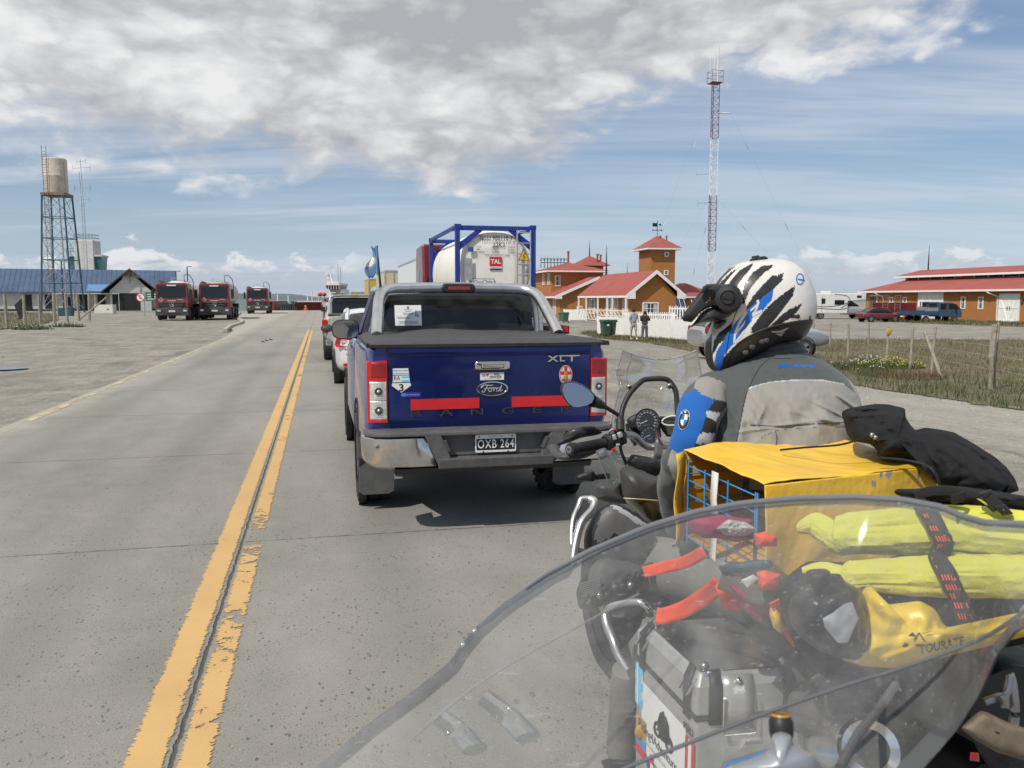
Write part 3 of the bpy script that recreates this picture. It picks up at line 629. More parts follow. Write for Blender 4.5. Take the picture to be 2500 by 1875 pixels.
# second house with upper storey and small cupola
TB, oB = gable_house('two_storey_house', 'orange house with a red roof, an upper storey and a small cupola', 27.2, 36.4, 93.3, 110, 2.05, 4.3, ov=0.7)
hx = 4.6
window(TB, -hx, 2.2, 0.6, 0.9, 1.7, 'l'); window(TB, -hx, 6, 0.9, 1.2, 1.2, 'l'); window(TB, -hx, 9, 0.9, 1.0, 1.2, 'l'); window(TB, -2.2, 0, .9, 0.5, 0.5, 'f', cols=1, rows=1)
b = MB(); b.b2((-4.4, 4.5, 2.5), (2.2, 13, 5.75), OR); b.build('upper_wall', TB)
def hip(mb, x0, x1, y0, y1, z0, z1, mt, inset=None):
    xm, ym = (x0 + x1) / 2, (y0 + y1) / 2; i = inset if inset is not None else min(x1 - x0, y1 - y0) / 2
    if (x1 - x0) > (y1 - y0): t = [(x0 + i, ym, z1), (x1 - i, ym, z1)]
    else: t = [(xm, y0 + i, z1), (xm, y1 - i, z1)]
    vs = [(x0, y0, z0), (x1, y0, z0), (x1, y1, z0), (x0, y1, z0)] + t
    fs = [(0, 1, 4), (1, 2, 5, 4), (2, 3, 5), (3, 0, 4, 5)] if (x1 - x0) <= (y1 - y0) else [(0, 1, 5, 4), (1, 2, 5), (2, 3, 4, 5), (3, 0, 4)]
    fs += [(3, 2, 1, 0)]
    mb.add(vs, fs, mt)
b = MB(); hip(b, -5.2, 3.0, 3.7, 13.8, 5.75, 6.9, RR); rf = b.build('upper_roof', TB)
b = MB()
for q in (((-5.25, 3.65, 5.6), (3.05, 3.75, 5.77)), ((-5.25, 3.75, 5.6), (-5.15, 13.8, 5.77))): b.b2(*q, WT)
b.b2((-5.15, 3.75, 5.62), (3.0, 13.8, 5.66), WT); b.build('fascia', rf)
window(TB, -4.4, 5.6, 4.2, 0.6, 1.2, 'l', cols=1); window(TB, -4.4, 8.0, 4.2, 0.6, 1.2, 'l', cols=1); window(TB, -3.6, 4.5, 4.0, 0.5, 1.1, 'f', cols=1)
b = MB(); b.b2((0.6, 7.8, 5.0), (3.4, 10.6, 6.6), OR); b.build('cupola_wall', TB)
window(TB, 2.0, 7.8, 5.9, 0.5, 0.4, 'f', cols=1, rows=1)
b = MB(); hip(b, -0.2, 4.2, 7.0, 11.4, 6.55, 7.9, RR, 2.19); b.build('cupola_roof', TB)
b = MB()
b.tube([(2, 9.2, 7.8), (2, 9.2, 9.9)], [0.09, 0.01], BLK, 6); b.build('spire', TB)
for x, y, z0, z1 in ((-1.2, 8.0, 6.4, 8.2), (2.6, 7.8, 6.7, 7.9), (3.6, 9.5, 6.7, 7.9)):
    b = MB(); b.tube([(x, y, z0), (x, y, z1)], 0.13, RR, 8); b.tube([(x, y, z1), (x, y, z1 + .15)], 0.19, RUST, 8); b.build('chimney_pipe', TB)
for (xa, ya, xb, yb, z) in ((-4.5, 9, -1.0, 9, 6.9), (3.6, 14, 8.6, 14, 4.9)):
    b = MB()
    for k in range(9):
        x = xa + (xb - xa) * k / 8; b.tube([(x, ya, z - .6), (x, yb, z + .8)], [.06, .015], BLK, 4); b.ball((x, ya, z + .35), .1, BLK, 6, 4)
    for zz in (z + .05, z + .5): b.tube([(xa, ya, zz), (xb, yb, zz)], .045, BLK, 4)
    b.build('roof_cresting', TB)
b = MB(); b.tube([(9.0, 14, 3.5), (9.0, 14, 7.2)], [.13, .01], BLK, 5); b.build('spire', TB)
# orange tower
TT = road_thing('orange_tower', 42.2, 98.5, GB, 'square orange tower with pyramid red roof and a weather vane', 'tower')
b = MB(); b.b2((-1.65, 0, 0), (1.65, 4.0, 8.65), OR); b.build('wall', TT)
b = MB(); hip(b, -2.35, 2.35, -0.75, 4.75, 8.70, 10.35, RR, 2.34); rf = b.build('roof', TT)
b = MB(); b.b2((-2.4, -0.8, 8.52), (2.4, 4.8, 8.69), WT); b.build('fascia', rf)
window(TT, 0.45, 0, 7.75, 0.38, 0.38, 'f', cols=1, rows=1); window(TT, 0.45, 0, 5.45, 0.38, 0.42, 'f', cols=1, rows=1)
b = MB(); b.tube([(0, 2, 10.3), (0, 2, 12.3)], .04, BLK, 5); b.tube([(-.6, 2, 11.1), (.6, 2, 11.1)], .035, BLK, 4); b.tube([(0, 1.4, 11.1), (0, 2.6, 11.1)], .035, BLK, 4)
for x in (-.6, .6): b.ball((x, 2, 11.1), .1, BLK, 6, 4)
b.b2((-.65, 1.98, 11.55), (-.05, 2.02, 12.0), BLK); b.loft([[(.1, 1.98, 11.8), (.5, 1.98, 11.95), (.5, 1.98, 11.65)], [(.1, 2.02, 11.8), (.5, 2.02, 11.95), (.5, 2.02, 11.65)]], BLK, smooth=False)
b.build('weather_vane', TT)
for x, z in ((0.1, 9.9), (0.95, 9.9)):
    b = MB(); b.tube([(x, 1.2, 9.2), (x, 1.2, z + .3)], .1, RR, 8); b.tube([(x, 1.2, z + .3), (x, 1.2, z + .45)], .15, RUST, 8); b.build('chimney_pipe', TT)
TC = road_thing('low_house', 46.9, 100, GB, 'low orange house with red roof partly behind the orange tower', 'house')
b = MB(); b.b2((-2.6, 0, 0), (3.4, 8, 2.65), OR); b.build('wall', TC)
b = MB(); hip(b, -3.2, 4.2, -0.7, 8.7, 2.65, 4.45, RR); rf = b.build('roof', TC)
b = MB(); b.b2((-3.25, -0.75, 2.5), (4.25, -0.65, 2.66), WT); b.build('fascia', rf)
SP = mat('solar_cell', (0.02, 0.03, 0.08), 0.15, var=0.2, spec=0.8)
for i, x in enumerate((41.7, 44.5)):
    T = road_thing('solar_panel', x, 92, GB, ('left' if i == 0 else 'right') + ' tilted blue solar panel rack before the tower', 'solar panel', 'solar panels by the tower')
    b = MB(); b.M = Matrix.Translation((0, 0, 0.7)) @ Matrix.Rotation(R(55), 4, 'X'); b.b2((-.9, 0, 0), (.9, 1.9, .04), SP); b.build('panel', T)
    b = MB(); b.M = Matrix.Translation((0, 0, 0.7)) @ Matrix.Rotation(R(55), 4, 'X')
    for x_ in (-.93, -.3, .3, .9): b.b2((x_, -.03, .0), (x_ + .04, 1.93, .07), WT)
    b.M = Matrix(); b.tube([(-.8, .1, 0), (-.8, .1, .8)], .03, GALV, 4); b.tube([(.8, .9, 0), (.8, .9, 2)], .03, GALV, 4); b.build('frame', T)
# long barn on the right
def bx(px, lat=69.0):                                            # metre along the barn wall seen at px
    u = (px - 1250) / FPX; d = lat / (CR * u + SR); return d * CR - u * d * SR
def c4x(x): return 1750 + x / 2.949
BX = 69.0; y0, y1 = 44.0, 95.0
TL = road_thing('long_barn', BX, y0, GB, 'long orange building with red clerestory roof and white double doors', 'building')
Lb = y1 - y0; EZ, = (3.35,)
b = MB(); b.b2((0, 0, 0), (13, Lb, EZ), OR); b.b2((3.4, 1, EZ), (9.6, Lb - 3.0, 5.15), OR); b.build('wall', TL)
b = MB(); b.loft([[(-.7, y, EZ - .02), (13.7, y, EZ - .02), (9.8, y, 4.72), (3.2, y, 4.72)] if y < Lb else [(-.7, y, EZ - .02), (13.7, y, EZ - .02), (13.6, y, EZ), (-.6, y, EZ)] for y in (-.5, Lb - 3.4, Lb + .7)], RR, smooth=False)
b.prism([(2.6, 5.2), (6.5, 6.05), (10.4, 5.2)], .5, Lb - 1.9, RR, 'y'); rf = b.build('roof', TL)
b = MB(); b.b2((-.78, -.5, EZ - .2), (-.68, Lb + .75, EZ + .0), WT); b.b2((-.68, -.5, EZ - .17), (0, Lb + .7, EZ - .12), WT); b.b2((2.5, .5, 4.98), (2.6, Lb - 1.9, 5.2), WT); b.b2((-.75, Lb + .68, EZ - .2), (13.6, Lb + .76, EZ), WT); b.b2((2.6, Lb - 1.92, 4.98), (10.4, Lb - 1.8, 5.2), WT)
b.build('fascia', rf)
for (a, c) in ((Lb - 11.5, Lb - 3.4), (Lb - 31, Lb - 14.5), (Lb - 46, Lb - 34)):
    b = MB(); b.b2((3.34, a, 4.70), (3.39, c, 5.0), DARK)
    n = max(2, int((c - a) / 1.9))
    for k in range(n + 1): b.b2((3.30, a + (c - a) * k / n - .05, 4.68), (3.36, a + (c - a) * k / n + .05, 5.0), WT)
    b.b2((3.28, a, 4.66), (3.36, c, 4.74), WT); b.build('clerestory_window', TL)
for a, c, kind in ((1230, 1260, 'w'), (1325, 1358, 'w'), (1740, 1780, 'w'), (1865, 1908, 'w')):
    ya, yb = bx(c4x(a)) - y0, bx(c4x(c)) - y0; window(TL, 0, (ya + yb) / 2, 1.35, abs(ya - yb) * 0.62, 1.15, 'l', cols=1)
for a, c, h_ in ((1440, 1620, 3.12), (2020, 2170, 2.9)):
    yb, ya = bx(c4x(a)) - y0, bx(c4x(c)) - y0
    b = MB(); b.b2((-.10, ya, 0), (-.02, yb, h_), WT); dr = b.build('barn_door', TL)
    b = MB()
    for q in (ya, (ya + yb) / 2 - .06, yb - .12): b.b2((-.14, q, 0), (-.10, q + .12, h_), WT)
    for z in (0.05, h_ * .48, h_ - .15): b.b2((-.135, ya, z), (-.10, yb, z + .13), WT)
    for s, (p_, q_) in enumerate(((ya, (ya + yb) / 2), (yb, (ya + yb) / 2))): b.tube([(-.115, p_ + (q_ - p_) * .9, .2), (-.115, p_ + (q_ - p_) * .1, h_ * .95)], .045, WT, 4, smooth=False)
    b.build('door_frame', dr)
    for s in (-.18, .12): b = MB(); b.b2((-.19, (ya + yb) / 2 + s, 1.25), (-.145, (ya + yb) / 2 + s + .06, 1.6), BLK); b.build('handle', dr)
ya = bx(c4x(1140)) - y0; yb = bx(c4x(1090)) - y0
b = MB(); b.b2((-.05, ya, 0), (-.01, yb, 2.7), BROWN); b.b2((-.08, ya - .12, 0), (-.01, ya, 2.8), WT); b.b2((-.08, ya, 2.7), (-.01, yb, 2.82), WT); b.build('side_door', TL)
for px in (1190, 2010):
    y_ = bx(c4x(px)) - y0
    b = MB(); b.tube([(-.7, y_ + .9, EZ - .2), (-.65, y_ + .7, EZ - .35), (-.1, y_, EZ - .75), (-.1, y_, 0)], .085, WT, 8); b.build('downpipe', TL)
b = MB(); y_ = bx(c4x(2185)) - y0; b.b2((-.2, y_ - .12, 1.95), (0, y_ + .12, 2.3), BROWN); b.build('wall_lamp', TL)
b = MB(); b.tube([(6.5, Lb - 3.2, 6.0), (6.5, Lb - 3.2, 9.1)], [.1, .02], BLK, 5); b.build('spire', TL)
b = MB(); b.tube([(1.8, 14.0, 4.0), (1.8, 14.0, 5.0)], .03, RR, 5); b.build('vent_pipe', TL)

# picket fences
def picket(p0, p1, h_, label, step=0.125, wdt=0.095, solid=True, top=0.0):
    p0, p1 = Vector(p0), Vector(p1); d = (p1 - p0); L_ = d.length; an = math.atan2(d.y, d.x)
    T = thing('picket_fence', p0, an, label, 'fence'); b = MB(); n = int(L_ / step); dz_ = (p1.z - p0.z)
    for k in range(n):
        x = k * step; z = dz_ * k / n + random.uniform(-.008, .008); ww = wdt
        b.loft([[(x, y, z), (x + ww, y, z), (x + ww, y, z + h_ - .07), (x + ww / 2, y, z + h_), (x, y, z + h_ - .07)] for y in (0, .02)], WT, smooth=False)
    b.build('pale', T)
    b = MB()
    for z in (.25, h_ - .25): b.loft([[(0, .022, z), (0, .07, z), (0, .07, z + .09), (0, .022, z + .09)], [(L_, .022, z + dz_), (L_, .07, z + dz_), (L_, .07, z + dz_ + .09), (L_, .022, z + .09 + dz_)]], WT, smooth=False)
    b.build('rail', T)
    for k in range(int(L_ / 2.2) + 1): x = min(L_ - .05, k * 2.2); z = dz_ * x / L_; b = MB(); b.b2((x - .05, .072, z), (x + .05, .17, z + h_ + .02 + top), WT); b.build('post', T)
    return T
p0 = on(1466, 0, 55.5); p1 = on(1716, 0, 45.5); p2 = on(1790, 0, 44)
picket(p0, p2, 1.18, 'long white picket fence behind the two standing people', step=0.135, wdt=0.118)
q0, q1 = on(1530, 0, 62), on(1668, 0, 58); picket(q0, q1, 1.42, 'white spiky picket fence rising behind the long fence', step=0.2, wdt=0.10)
q0, q1 = on(1380, 0, 92), on(1462, 0, 87); picket(q0, q1, 1.22, 'far white picket fence behind the two green bins')
q0, q1 = on(1648, 0, 70), on(1760, 0, 66); picket(q0, q1, 1.75, 'tall white picket fence in front of the solar panels', step=0.3, wdt=0.12)
# bins
BG = mat('bin_green', (0.035, 0.085, 0.05), 0.55, var=0.2)
def wbin(p, rz, label, mt=BG):
    T = thing('wheelie_bin', p, rz, label, 'bin', 'wheeled bins by the fences')
    b = MB(); b.loft([[(x * .44, y * .5, .12) for x, y in rrect(1, 1, .12)], [(x * .58, y * .62, .95) for x, y in rrect(1, 1, .12)]], mt); b.b2((-.31, -.34, .9), (.31, .32, .96), mt); b.build('body', T)
    b = MB(); b.loft([[(x * .64, y * .72, .962) for x, y in rrect(1, 1, .12)], [(x * .6, y * .66, 1.05) for x, y in rrect(1, 1, .12)]], mt); b.tube([(-.25, .38, .98), (.25, .38, .98)], .025, BLK, 6); b.build('lid', T)
    for s in (-1, 1):
        b = MB(); b.lathe([(.1, -.03), (.1, .03)], RUB, 14, Matrix.Translation((s * .24, .22, .1)) @ Matrix.Rotation(PI / 2, 4, 'Y')); b.build('wheel', T)
    return T
wb_ = wbin(on(1488, 0, 50.5), .25, 'green wheeled bin with a white sticker at the picket fence corner')
b = MB(); b.ball((.05, -.285, .72), (.1, .02, .07), WT, 8, 5); b.build('sticker', wb_)
wbin(on(1499.5, 0, 51.2), .9, 'dark green wheeled bin standing just behind the stickered bin')
wbin(on(1387, 0, 82), -.1, 'green wheeled bin with raised lid beside the far white fence')
wbin(on(1375, 0, 84), .1, 'paler green bin left of the raised lid bin by the far fence', mat('bin_pale_green', (0.10, 0.16, 0.11), 0.6, var=0.2))

# mast
RM_ = mat('mast_red', (0.17, 0.05, 0.07), 0.6, var=0.2); WM_ = mat('mast_white', (0.70, 0.70, 0.70), 0.6, var=0.1)
dM = 110.0; pm = at(1734, 690, dM); T_ = thing('radio_mast', (at(1731.5, 800, dM).x, dM, GB), 0.25, 'tall red and white lattice radio mast held by guy wires', 'mast')
def zat(y): return at(1740, y, dM).z - GB
bands = [(zat(205), zat(338), RM_), (zat(338), zat(477), WM_), (zat(477), zat(613), RM_), (zat(613), zat(760), WM_), (zat(760), 0, RM_)]
tri = [(0.58 * math.cos(a), 0.58 * math.sin(a)) for a in (R(200), R(320), R(80))]
for zt, zb, mt in bands:
    b = MB(); n = max(1, int((zt - zb) / .8))
    for i in range(3):
        x, y = tri[i]; b.tube([(x, y, zb), (x, y, zt)], .048, mt, 5)
        x2, y2 = tri[(i + 1) % 3]
        for k in range(n):
            za, zc = zb + (zt - zb) * k / n, zb + (zt - zb) * (k + 1) / n
            b.tube([(x, y, za), (x2, y2, zc)] if k % 2 else [(x2, y2, za), (x, y, zc)], .024, mt, 4)
            b.tube([(x, y, za), (x2, y2, za)], .02, mt, 4)
    b.build('lattice_section', T_)
b = MB(); z0, z1 = zat(203), zat(175); sq = [(-.75, -.75), (.75, -.75), (.75, .75), (-.75, .75)]
for z in (z0, (z0 + z1) / 2, z1): b.tube([(x, y, z) for x, y in sq], .03, RM_, 4, closed=True)
for x, y in sq: b.tube([(x, y, z0), (x, y, z1)], .03, RM_, 4)
b.b2((-.7, -.7, z0 - .05), (.7, .7, z0), RM_); b.build('top_platform', T_)
b = MB(); b.tube([(.35, 0, z0), (.35, 0, zat(110))], .09, WM_, 6); b.tube([(-.75, 0, z0), (-.75, 0, zat(125))], .03, WM_, 4); b.tube([(.0, .3, z0), (.0, .3, zat(125))], .04, WM_, 4); b.build('whip_aerial', T_)
for y_, x0_, x1_ in ((276, .4, 2.1), (427, -2.4, -.4), (497, -2.1, -.4), (356, -.6, .3)):
    z = zat(y_); b = MB(); b.tube([(x0_, 0, z), (x1_, 0, z + .1)], .035 if y_ != 276 else .09, WM_ if y_ < 400 else GALV, 5); b.tube([(x0_, 0, z - .4), (x0_, 0, z + .4)], .03, GALV, 4); b.build('side_arm', T_)
b = MB()
for zt, fx, fy in ((zat(210), 14, -6), (zat(210), -13, -4), (zat(478), 13, -6), (zat(478), -12, -4), (zat(478), 2, 12)):
    b.tube([(.3 if fx > 0 else -.3, 0, zt), (fx, fy, .4)], .007, GALV, 3)
    for f in (.25, .6): p = Vector((.3, 0, zt)).lerp(Vector((fx, fy, .4)), f); b.tube([p, p + (Vector((fx, fy, .4)) - Vector((0, 0, zt))).normalized() * .9], .035, GALV, 4)
b.build('guy_wire', T_)

# wooden posts of the right fence
cp = [(690, 700, 780, 41, 'behind the silver car'), (785, 705, 790, 39, ''), (912, 700, 780, 40.6, ''), (1048, 707, 935, 32, ''), (1200, 705, 915, 33.5, ''), (1345, 730, 960, 30.5, ''), (1525, 730, 990, 27.5, ''), (1690, 733, 1020, 25.8, ''), (2132, 712, 1110, 20.8, ''), (2158, 700, 1110, 21.2, '')]
lab = ['dark wooden post close behind the silver car roof', 'second thin post right of the silver car', 'third thin post, in front of the red car', 'post standing in front of the motorhome wheels gap', 'post in front of the dark red sedan', 'grey post with a yellow disc nailed on it', 'grey post in front of the blue flatbed truck', 'upright post with a slanting brace beside it', 'thick left one of the paired posts at the right edge', 'thin right one of the paired posts at the right edge']
for (px, t_, b_, d, _), lb in zip(cp, lab):
    x = c4x(px); P0 = on(x, 0, d); top = at(x, 550 + t_ / 2.949, d); rr = .075 if px == 2132 else .045
    b = MB(); h_ = top.z - P0.z; b.tube([(random.uniform(-.03, .03), 0, -.1), (0, 0, h_ * .5), (random.uniform(-.04, .04), 0, h_)], [rr * 1.05, rr, rr * .9], WOOD, 7, smooth=False)
    T = b.build('fence_post', loc=P0); tag(T, lb, 'fence post', 'posts of the right field fence')
    if px == 1345: b = MB(); b.ball((0, -.06, h_ - .18), (.11, .03, .13), mat('yellow_disc', (.45, .33, .03), .6), 10, 6); b.build('yellow_disc', T)
P0 = on(c4x(1762), 0, 24.2); b = MB(); b.tube([(0, 0, 0), (-.26, .6, 1.35)], .05, WOOD, 6, smooth=False); tag(b.build('brace_post', loc=P0), 'slanting brace post leaning against the upright right fence post', 'fence post')
b = MB(); ww = [on(c4x(px), 0, d) for px, _, _, d, _ in cp] + [on(2620, 0, 17)]
for zf in (.5, .85, 1.1):
    b.tube([p + Vector((0, -.05, zf)) for p in ww], .004, GALV, 3)
tag(b.build('fence_wire'), 'thin wires strung between the right field fence posts', 'wire')
# ------------------------------------------------ shared vehicle pieces
def paint(name, col, rough=0.3, dirt=0.25, metal=0.0, coat=0.8, var=0.05): return mat(name, col, rough, metal=metal, var=var, vscale=3, coat=coat, dirt=dirt, dirtcol=(0.22, 0.20, 0.17))
CHR = mat('chrome', (0.72, 0.72, 0.72), 0.14, metal=1.0, var=0.06, vscale=9)
ALU = mat('brushed_steel', (0.62, 0.62, 0.61), 0.30, metal=1.0, var=0.08, vscale=9)
DG = mat('dark_glass', (0.012, 0.014, 0.015), 0.06, var=0.2, spec=0.6)
REDL = mat('red_lens', (0.50, 0.012, 0.012), 0.12, var=0.1, coat=0.9, vscale=15)
REDL2 = mat('dark_red_lens', (0.25, 0.008, 0.008), 0.15, var=0.2, coat=0.9, vscale=25)
CLR = mat('clear_lens', (0.62, 0.62, 0.60), 0.18, var=0.25, coat=0.9, vscale=30, metal=0.4)
GRY = mat('dark_grey_plastic', (0.06, 0.06, 0.062), 0.6, var=0.2, vscale=10, dirt=0.3, dirtcol=(0.15, 0.14, 0.12))
GRY2 = mat('grey_bumper_plastic', (0.085, 0.085, 0.087), 0.6, var=0.15, vscale=5, dirt=0.4, dirtcol=(0.19, 0.17, 0.145))
RIM = mat('alloy_rim', (0.45, 0.45, 0.45), 0.35, metal=0.7, var=0.15, dirt=0.4)
PLW = mat('plate_white', (0.72, 0.72, 0.70), 0.5, var=0.05)
def wheel(T, x, y, r, wd, side, rimr=0.62, name='wheel', spokes=5, z=None):
    """side: -1 outer face towards -x"""
    z = r if z is None else z
    M_ = Matrix.Translation((x, y, z)) @ Matrix.Rotation(side * PI / 2, 4, 'Y')
    b = MB(); b.M = M_
    b.lathe([(r * rimr, -wd / 2), (r * .90, -wd / 2), (r * .985, -wd * .40), (r, -wd * .25), (r, wd * .25), (r * .985, wd * .40), (r * .90, wd / 2), (r * rimr, wd / 2)], RUB, 32, cap=False)
    for k in range(3): b.lathe([(r * 1.001, wd * (-.2 + .2 * k) - .006), (r * 1.001, wd * (-.2 + .2 * k) + .006)], DARK, 32, cap=False)
    t = b.build(name, T)
    b = MB(); b.M = M_
    b.lathe([(.001, wd * .1), (r * rimr * .98, wd * .1)], DARK, 24, cap=False, smooth=False)
    b.lathe([(r * rimr * .90, wd * .44), (r * rimr, wd * .46), (r * rimr * 1.01, wd * .3)], RIM, 24, cap=False)
    b.lathe([(.001, wd * .42), (r * .13, wd * .40), (r * .15, wd * .2)], RIM, 16, cap=False)
    for k in range(spokes):
        a = 2 * PI * k / spokes
        for da in (-.16, .16): b.loft([[(c * (r * .07) * 0 + math.cos(a + da * q) * rr - math.sin(a) * s * .022, math.sin(a + da * q) * rr + math.cos(a) * s * .022, zz) for s, zz in ((-1, wd * .40), (1, wd * .40), (1, wd * .22), (-1, wd * .22))] for rr, q, c in ((r * .1, .6, 0), (r * rimr * .93, 1, 0))], RIM, smooth=False)
    b.build('rim', t); return t
def section(hw, z0, z1, p=5, n=20, tum=0.0):
    out = []
    for c, s in circ(n, 1, PI / n, p=p):
        z = (z0 + z1) / 2 + s * (z1 - z0) / 2; out.append((c * hw * (1 - tum * max(0, s)), z))
    return out
def body_loft(b, st, mt, p=5, n=24):
    """st: (y, z0, z1, halfwidth[, tumblehome])"""
    b.loft([[(x, q[0], z) for x, z in section(q[3], q[1], q[2], p, n, q[4] if len(q) > 4 else 0.0)] for q in st], mt)
def car(name, loc, rz, label, cat, pt, body, house, roofz, wheels_y, wr, hw, group=None, lights=None, hatch=True):
    """body/house are station lists; y runs from the rear (0) to the front"""
    T = thing(name, loc, rz, label, cat, group)
    b = MB(); body_loft(b, body, pt); b.build('body', T)
    b = MB(); body_loft(b, house, DG, 6); g_ = b.build('window_glass', T)
    y0_, y1_ = [q for q in house if q[2] > roofz - .1][0][0], [q for q in house if q[2] > roofz - .1][-1][0]
    top = [q for q in house if q[2] > roofz - .1]
    b = MB(); rows = []
    for q in top:
        w_ = q[3] * (1 - q[4]) * 0.98; rows.append([(w_ * k, q[0], q[2] + .012 - .05 * abs(k) ** 4) for k in (-1, -.85, -.5, 0, .5, .85, 1)])
    b.grid(rows, pt)
    zb = max(house[0][1], 0) ; 
    for s in (-1, 1):
        for i, (qa, qb) in enumerate(((house[0], top[0]), (house[-1], top[-1]))):
            b.tube([(s * qa[3] * .93, qa[0], qa[2] - .02), (s * qb[3] * (1 - qb[4]) * .97, qb[0], qb[2] - .02)], .04, pt, 6)
        m_ = top[len(top) // 2]; b.tube([(s * m_[3] * .985, m_[0], body[2][2] - .05), (s * m_[3] * (1 - m_[4]) * .975, m_[0], m_[2] - .02)], .035, pt, 6)
        b.tube([(s * q[3] * (1 - q[4]) * .96, q[0], q[2] - .01) for q in top], .03, pt, 6)
    b.build('roof', T, solid=.01)
    for y in wheels_y:
        for s in (-1, 1):
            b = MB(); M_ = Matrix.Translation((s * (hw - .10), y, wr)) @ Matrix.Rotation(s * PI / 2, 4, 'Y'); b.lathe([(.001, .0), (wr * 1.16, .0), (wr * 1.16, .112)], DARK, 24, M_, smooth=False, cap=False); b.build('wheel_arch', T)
            wheel(T, s * (hw - .10), y, wr, .22, s)
    return T
# ---- silver sedan
SIL = paint('silver_paint', (0.66, 0.67, 0.68), .35, metal=.15, dirt=.12)
body = [(0, .38, .92, .66), (.10, .30, 1.02, .78), (.45, .22, 1.07, .86), (1.0, .20, 1.08, .885), (2.3, .20, 1.04, .885), (3.3, .20, .98, .88), (4.1, .24, .86, .82), (4.5, .3, .72, .70), (4.6, .36, .62, .6)]
house = [(.35, .95, 1.05, .70, .02), (.95, .95, 1.40, .80, .22), (1.4, .95, 1.475, .82, .26), (2.2, .95, 1.475, .82, .26), (2.6, .95, 1.44, .82, .25), (3.5, .92, 1.0, .76, .02)]
TC_ = car('sedan_car', rw(1.13, 16.15), RZ, 'silver sedan with wide red tail lights waiting just ahead of the blue pickup', 'car', SIL, body, house, 1.47, (0.92, 3.62), .32, .885)
for s in (-1, 1):
    b = MB(); b.loft([[(s * .50, -.05, .80), (s * .50, -.045, .93), (s * .84, .07, .97), (s * .885, .16, .80), (s * .84, .05, .76)], [(s * .50, .05, .80), (s * .50, .05, .92), (s * .80, .22, .96), (s * .82, .24, .80), (s * .82, .2, .76)]], REDL, smooth=False)
    b.loft([[(s * .30, -.05, .83), (s * .30, -.045, .94), (s * .50, -.045, .93), (s * .50, -.05, .80)], [(s * .22, .05, .83), (s * .22, .05, .93), (s * .50, .05, .92), (s * .50, .05, .80)]], REDL, smooth=False)
    b.loft([[(s * .32, -.056, .845), (s * .32, -.056, .885), (s * .78, .035, .885), (s * .78, .035, .85)], [(s * .24, 0, .845), (s * .24, 0, .885), (s * .76, .1, .885), (s * .76, .1, .85)]], CLR, smooth=False)
    b.build('tail_light', TC_)
    b = MB(); b.b2((s * .60 - .13, .02, .40), (s * .60 + .13, .06, .45), REDL); b.build('reflector', TC_)
    b = MB(); b.M = Matrix.Translation((s * 1.0, 3.15, 1.02)); b.ball((0, 0, 0), (.14, .09, .09), BLK, 12, 8); b.ball((0, -.05, 0), (.115, .05, .07), GRY, 12, 8); b.tube([(0, 0, -.03), (-s * .15, .05, -.06)], .025, BLK, 6); b.build('wing_mirror', TC_)
b = MB(); b.b2((-.24, -.03, .62), (.24, -.01, .76), PLW); b.b2((-.4, -.02, .78), (.4, .03, .815), CHR); b.build('number_plate', TC_)
b = MB(); b.b2((-.72, .01, .27), (.72, .06, .34), BLK); b.build('rear_valance', TC_, bevel=.01)
b = MB(); b.b2((-.62, -.008, .44), (-.60, .01, .76), DARK); b.b2((.60, -.008, .44), (.62, .01, .76), DARK); b.build('boot_seam', TC_)
# ---- pale pickup further ahead
BEI = paint('champagne_paint', (0.44, 0.42, 0.37), .4, metal=.2, dirt=.3)
TH = thing('pickup_truck', rw(.97, 22.5), RZ, 'champagne coloured pickup with chrome roll bar, second vehicle ahead of the blue one', 'pickup truck')
b = MB(); body_loft(b, [(0, .60, 1.22, .80), (.06, .58, 1.25, .86), (1.0, .52, 1.25, .90), (1.6, .50, 1.24, .90), (3.6, .46, 1.18, .90), (4.6, .5, 1.05, .86), (5.1, .55, .9, .76)], BEI, 7); b.build('body', TH)
b = MB(); body_loft(b, [(1.58, 1.1, 1.30, .78, .02), (1.72, 1.1, 1.70, .80, .2), (2.1, 1.1, 1.78, .82, .22), (3.1, 1.1, 1.76, .82, .22), (3.9, 1.05, 1.2, .80, .02)], DG, 7); b.build('window_glass', TH)
b = MB(); b.grid([[(x, y, z - .02 * abs(x) ** 2 * 2) for x in (-.68, -.5, 0, .5, .68)] for y, z in ((1.70, 1.73), (2.1, 1.80), (3.1, 1.78), (3.3, 1.70))], BEI)
for s in (-1, 1):
    b.tube([(s * .78, 1.62, 1.2), (s * .66, 1.74, 1.70), (s * .64, 2.1, 1.77), (s * .64, 3.1, 1.75), (s * .78, 3.95, 1.15)], .045, BEI, 6); b.tube([(s * .80, 2.6, 1.15), (s * .66, 2.6, 1.74)], .04, BEI, 6)
b.build('roof', TH, solid=.012)
b = MB(); b.tube(smooth_path([(-.74, .9, 1.25), (-.72, 1.3, 1.62), (-.60, 1.38, 1.76), (0, 1.40, 1.78), (.60, 1.38, 1.76), (.72, 1.3, 1.62), (.74, .9, 1.25)], 5), .038, ALU, 10); b.tube([(-.68, 1.36, 1.25), (-.68, 1.36, 1.66)], .035, ALU, 8); b.tube([(.68, 1.36, 1.25), (.68, 1.36, 1.66)], .035, ALU, 8); b.build('roll_bar', TH)
b = MB(); b.b2((-.78, .03, 1.24), (.78, 1.5, 1.29), GRY); b.build('bed_cover', TH, bevel=.02)
b = MB(); b.b2((-.70, -.03, .66), (.70, .02, 1.22), BEI); tg = b.build('tailgate', TH, bevel=.02)
b = MB(); b.b2((-.60, -.045, 1.04), (-.38, -.032, 1.10), ALU); b.build('badge', tg); b = MB(); b.b2((-.12, -.05, 1.0), (.12, -.03, 1.08), CHR); b.build('badge', tg)
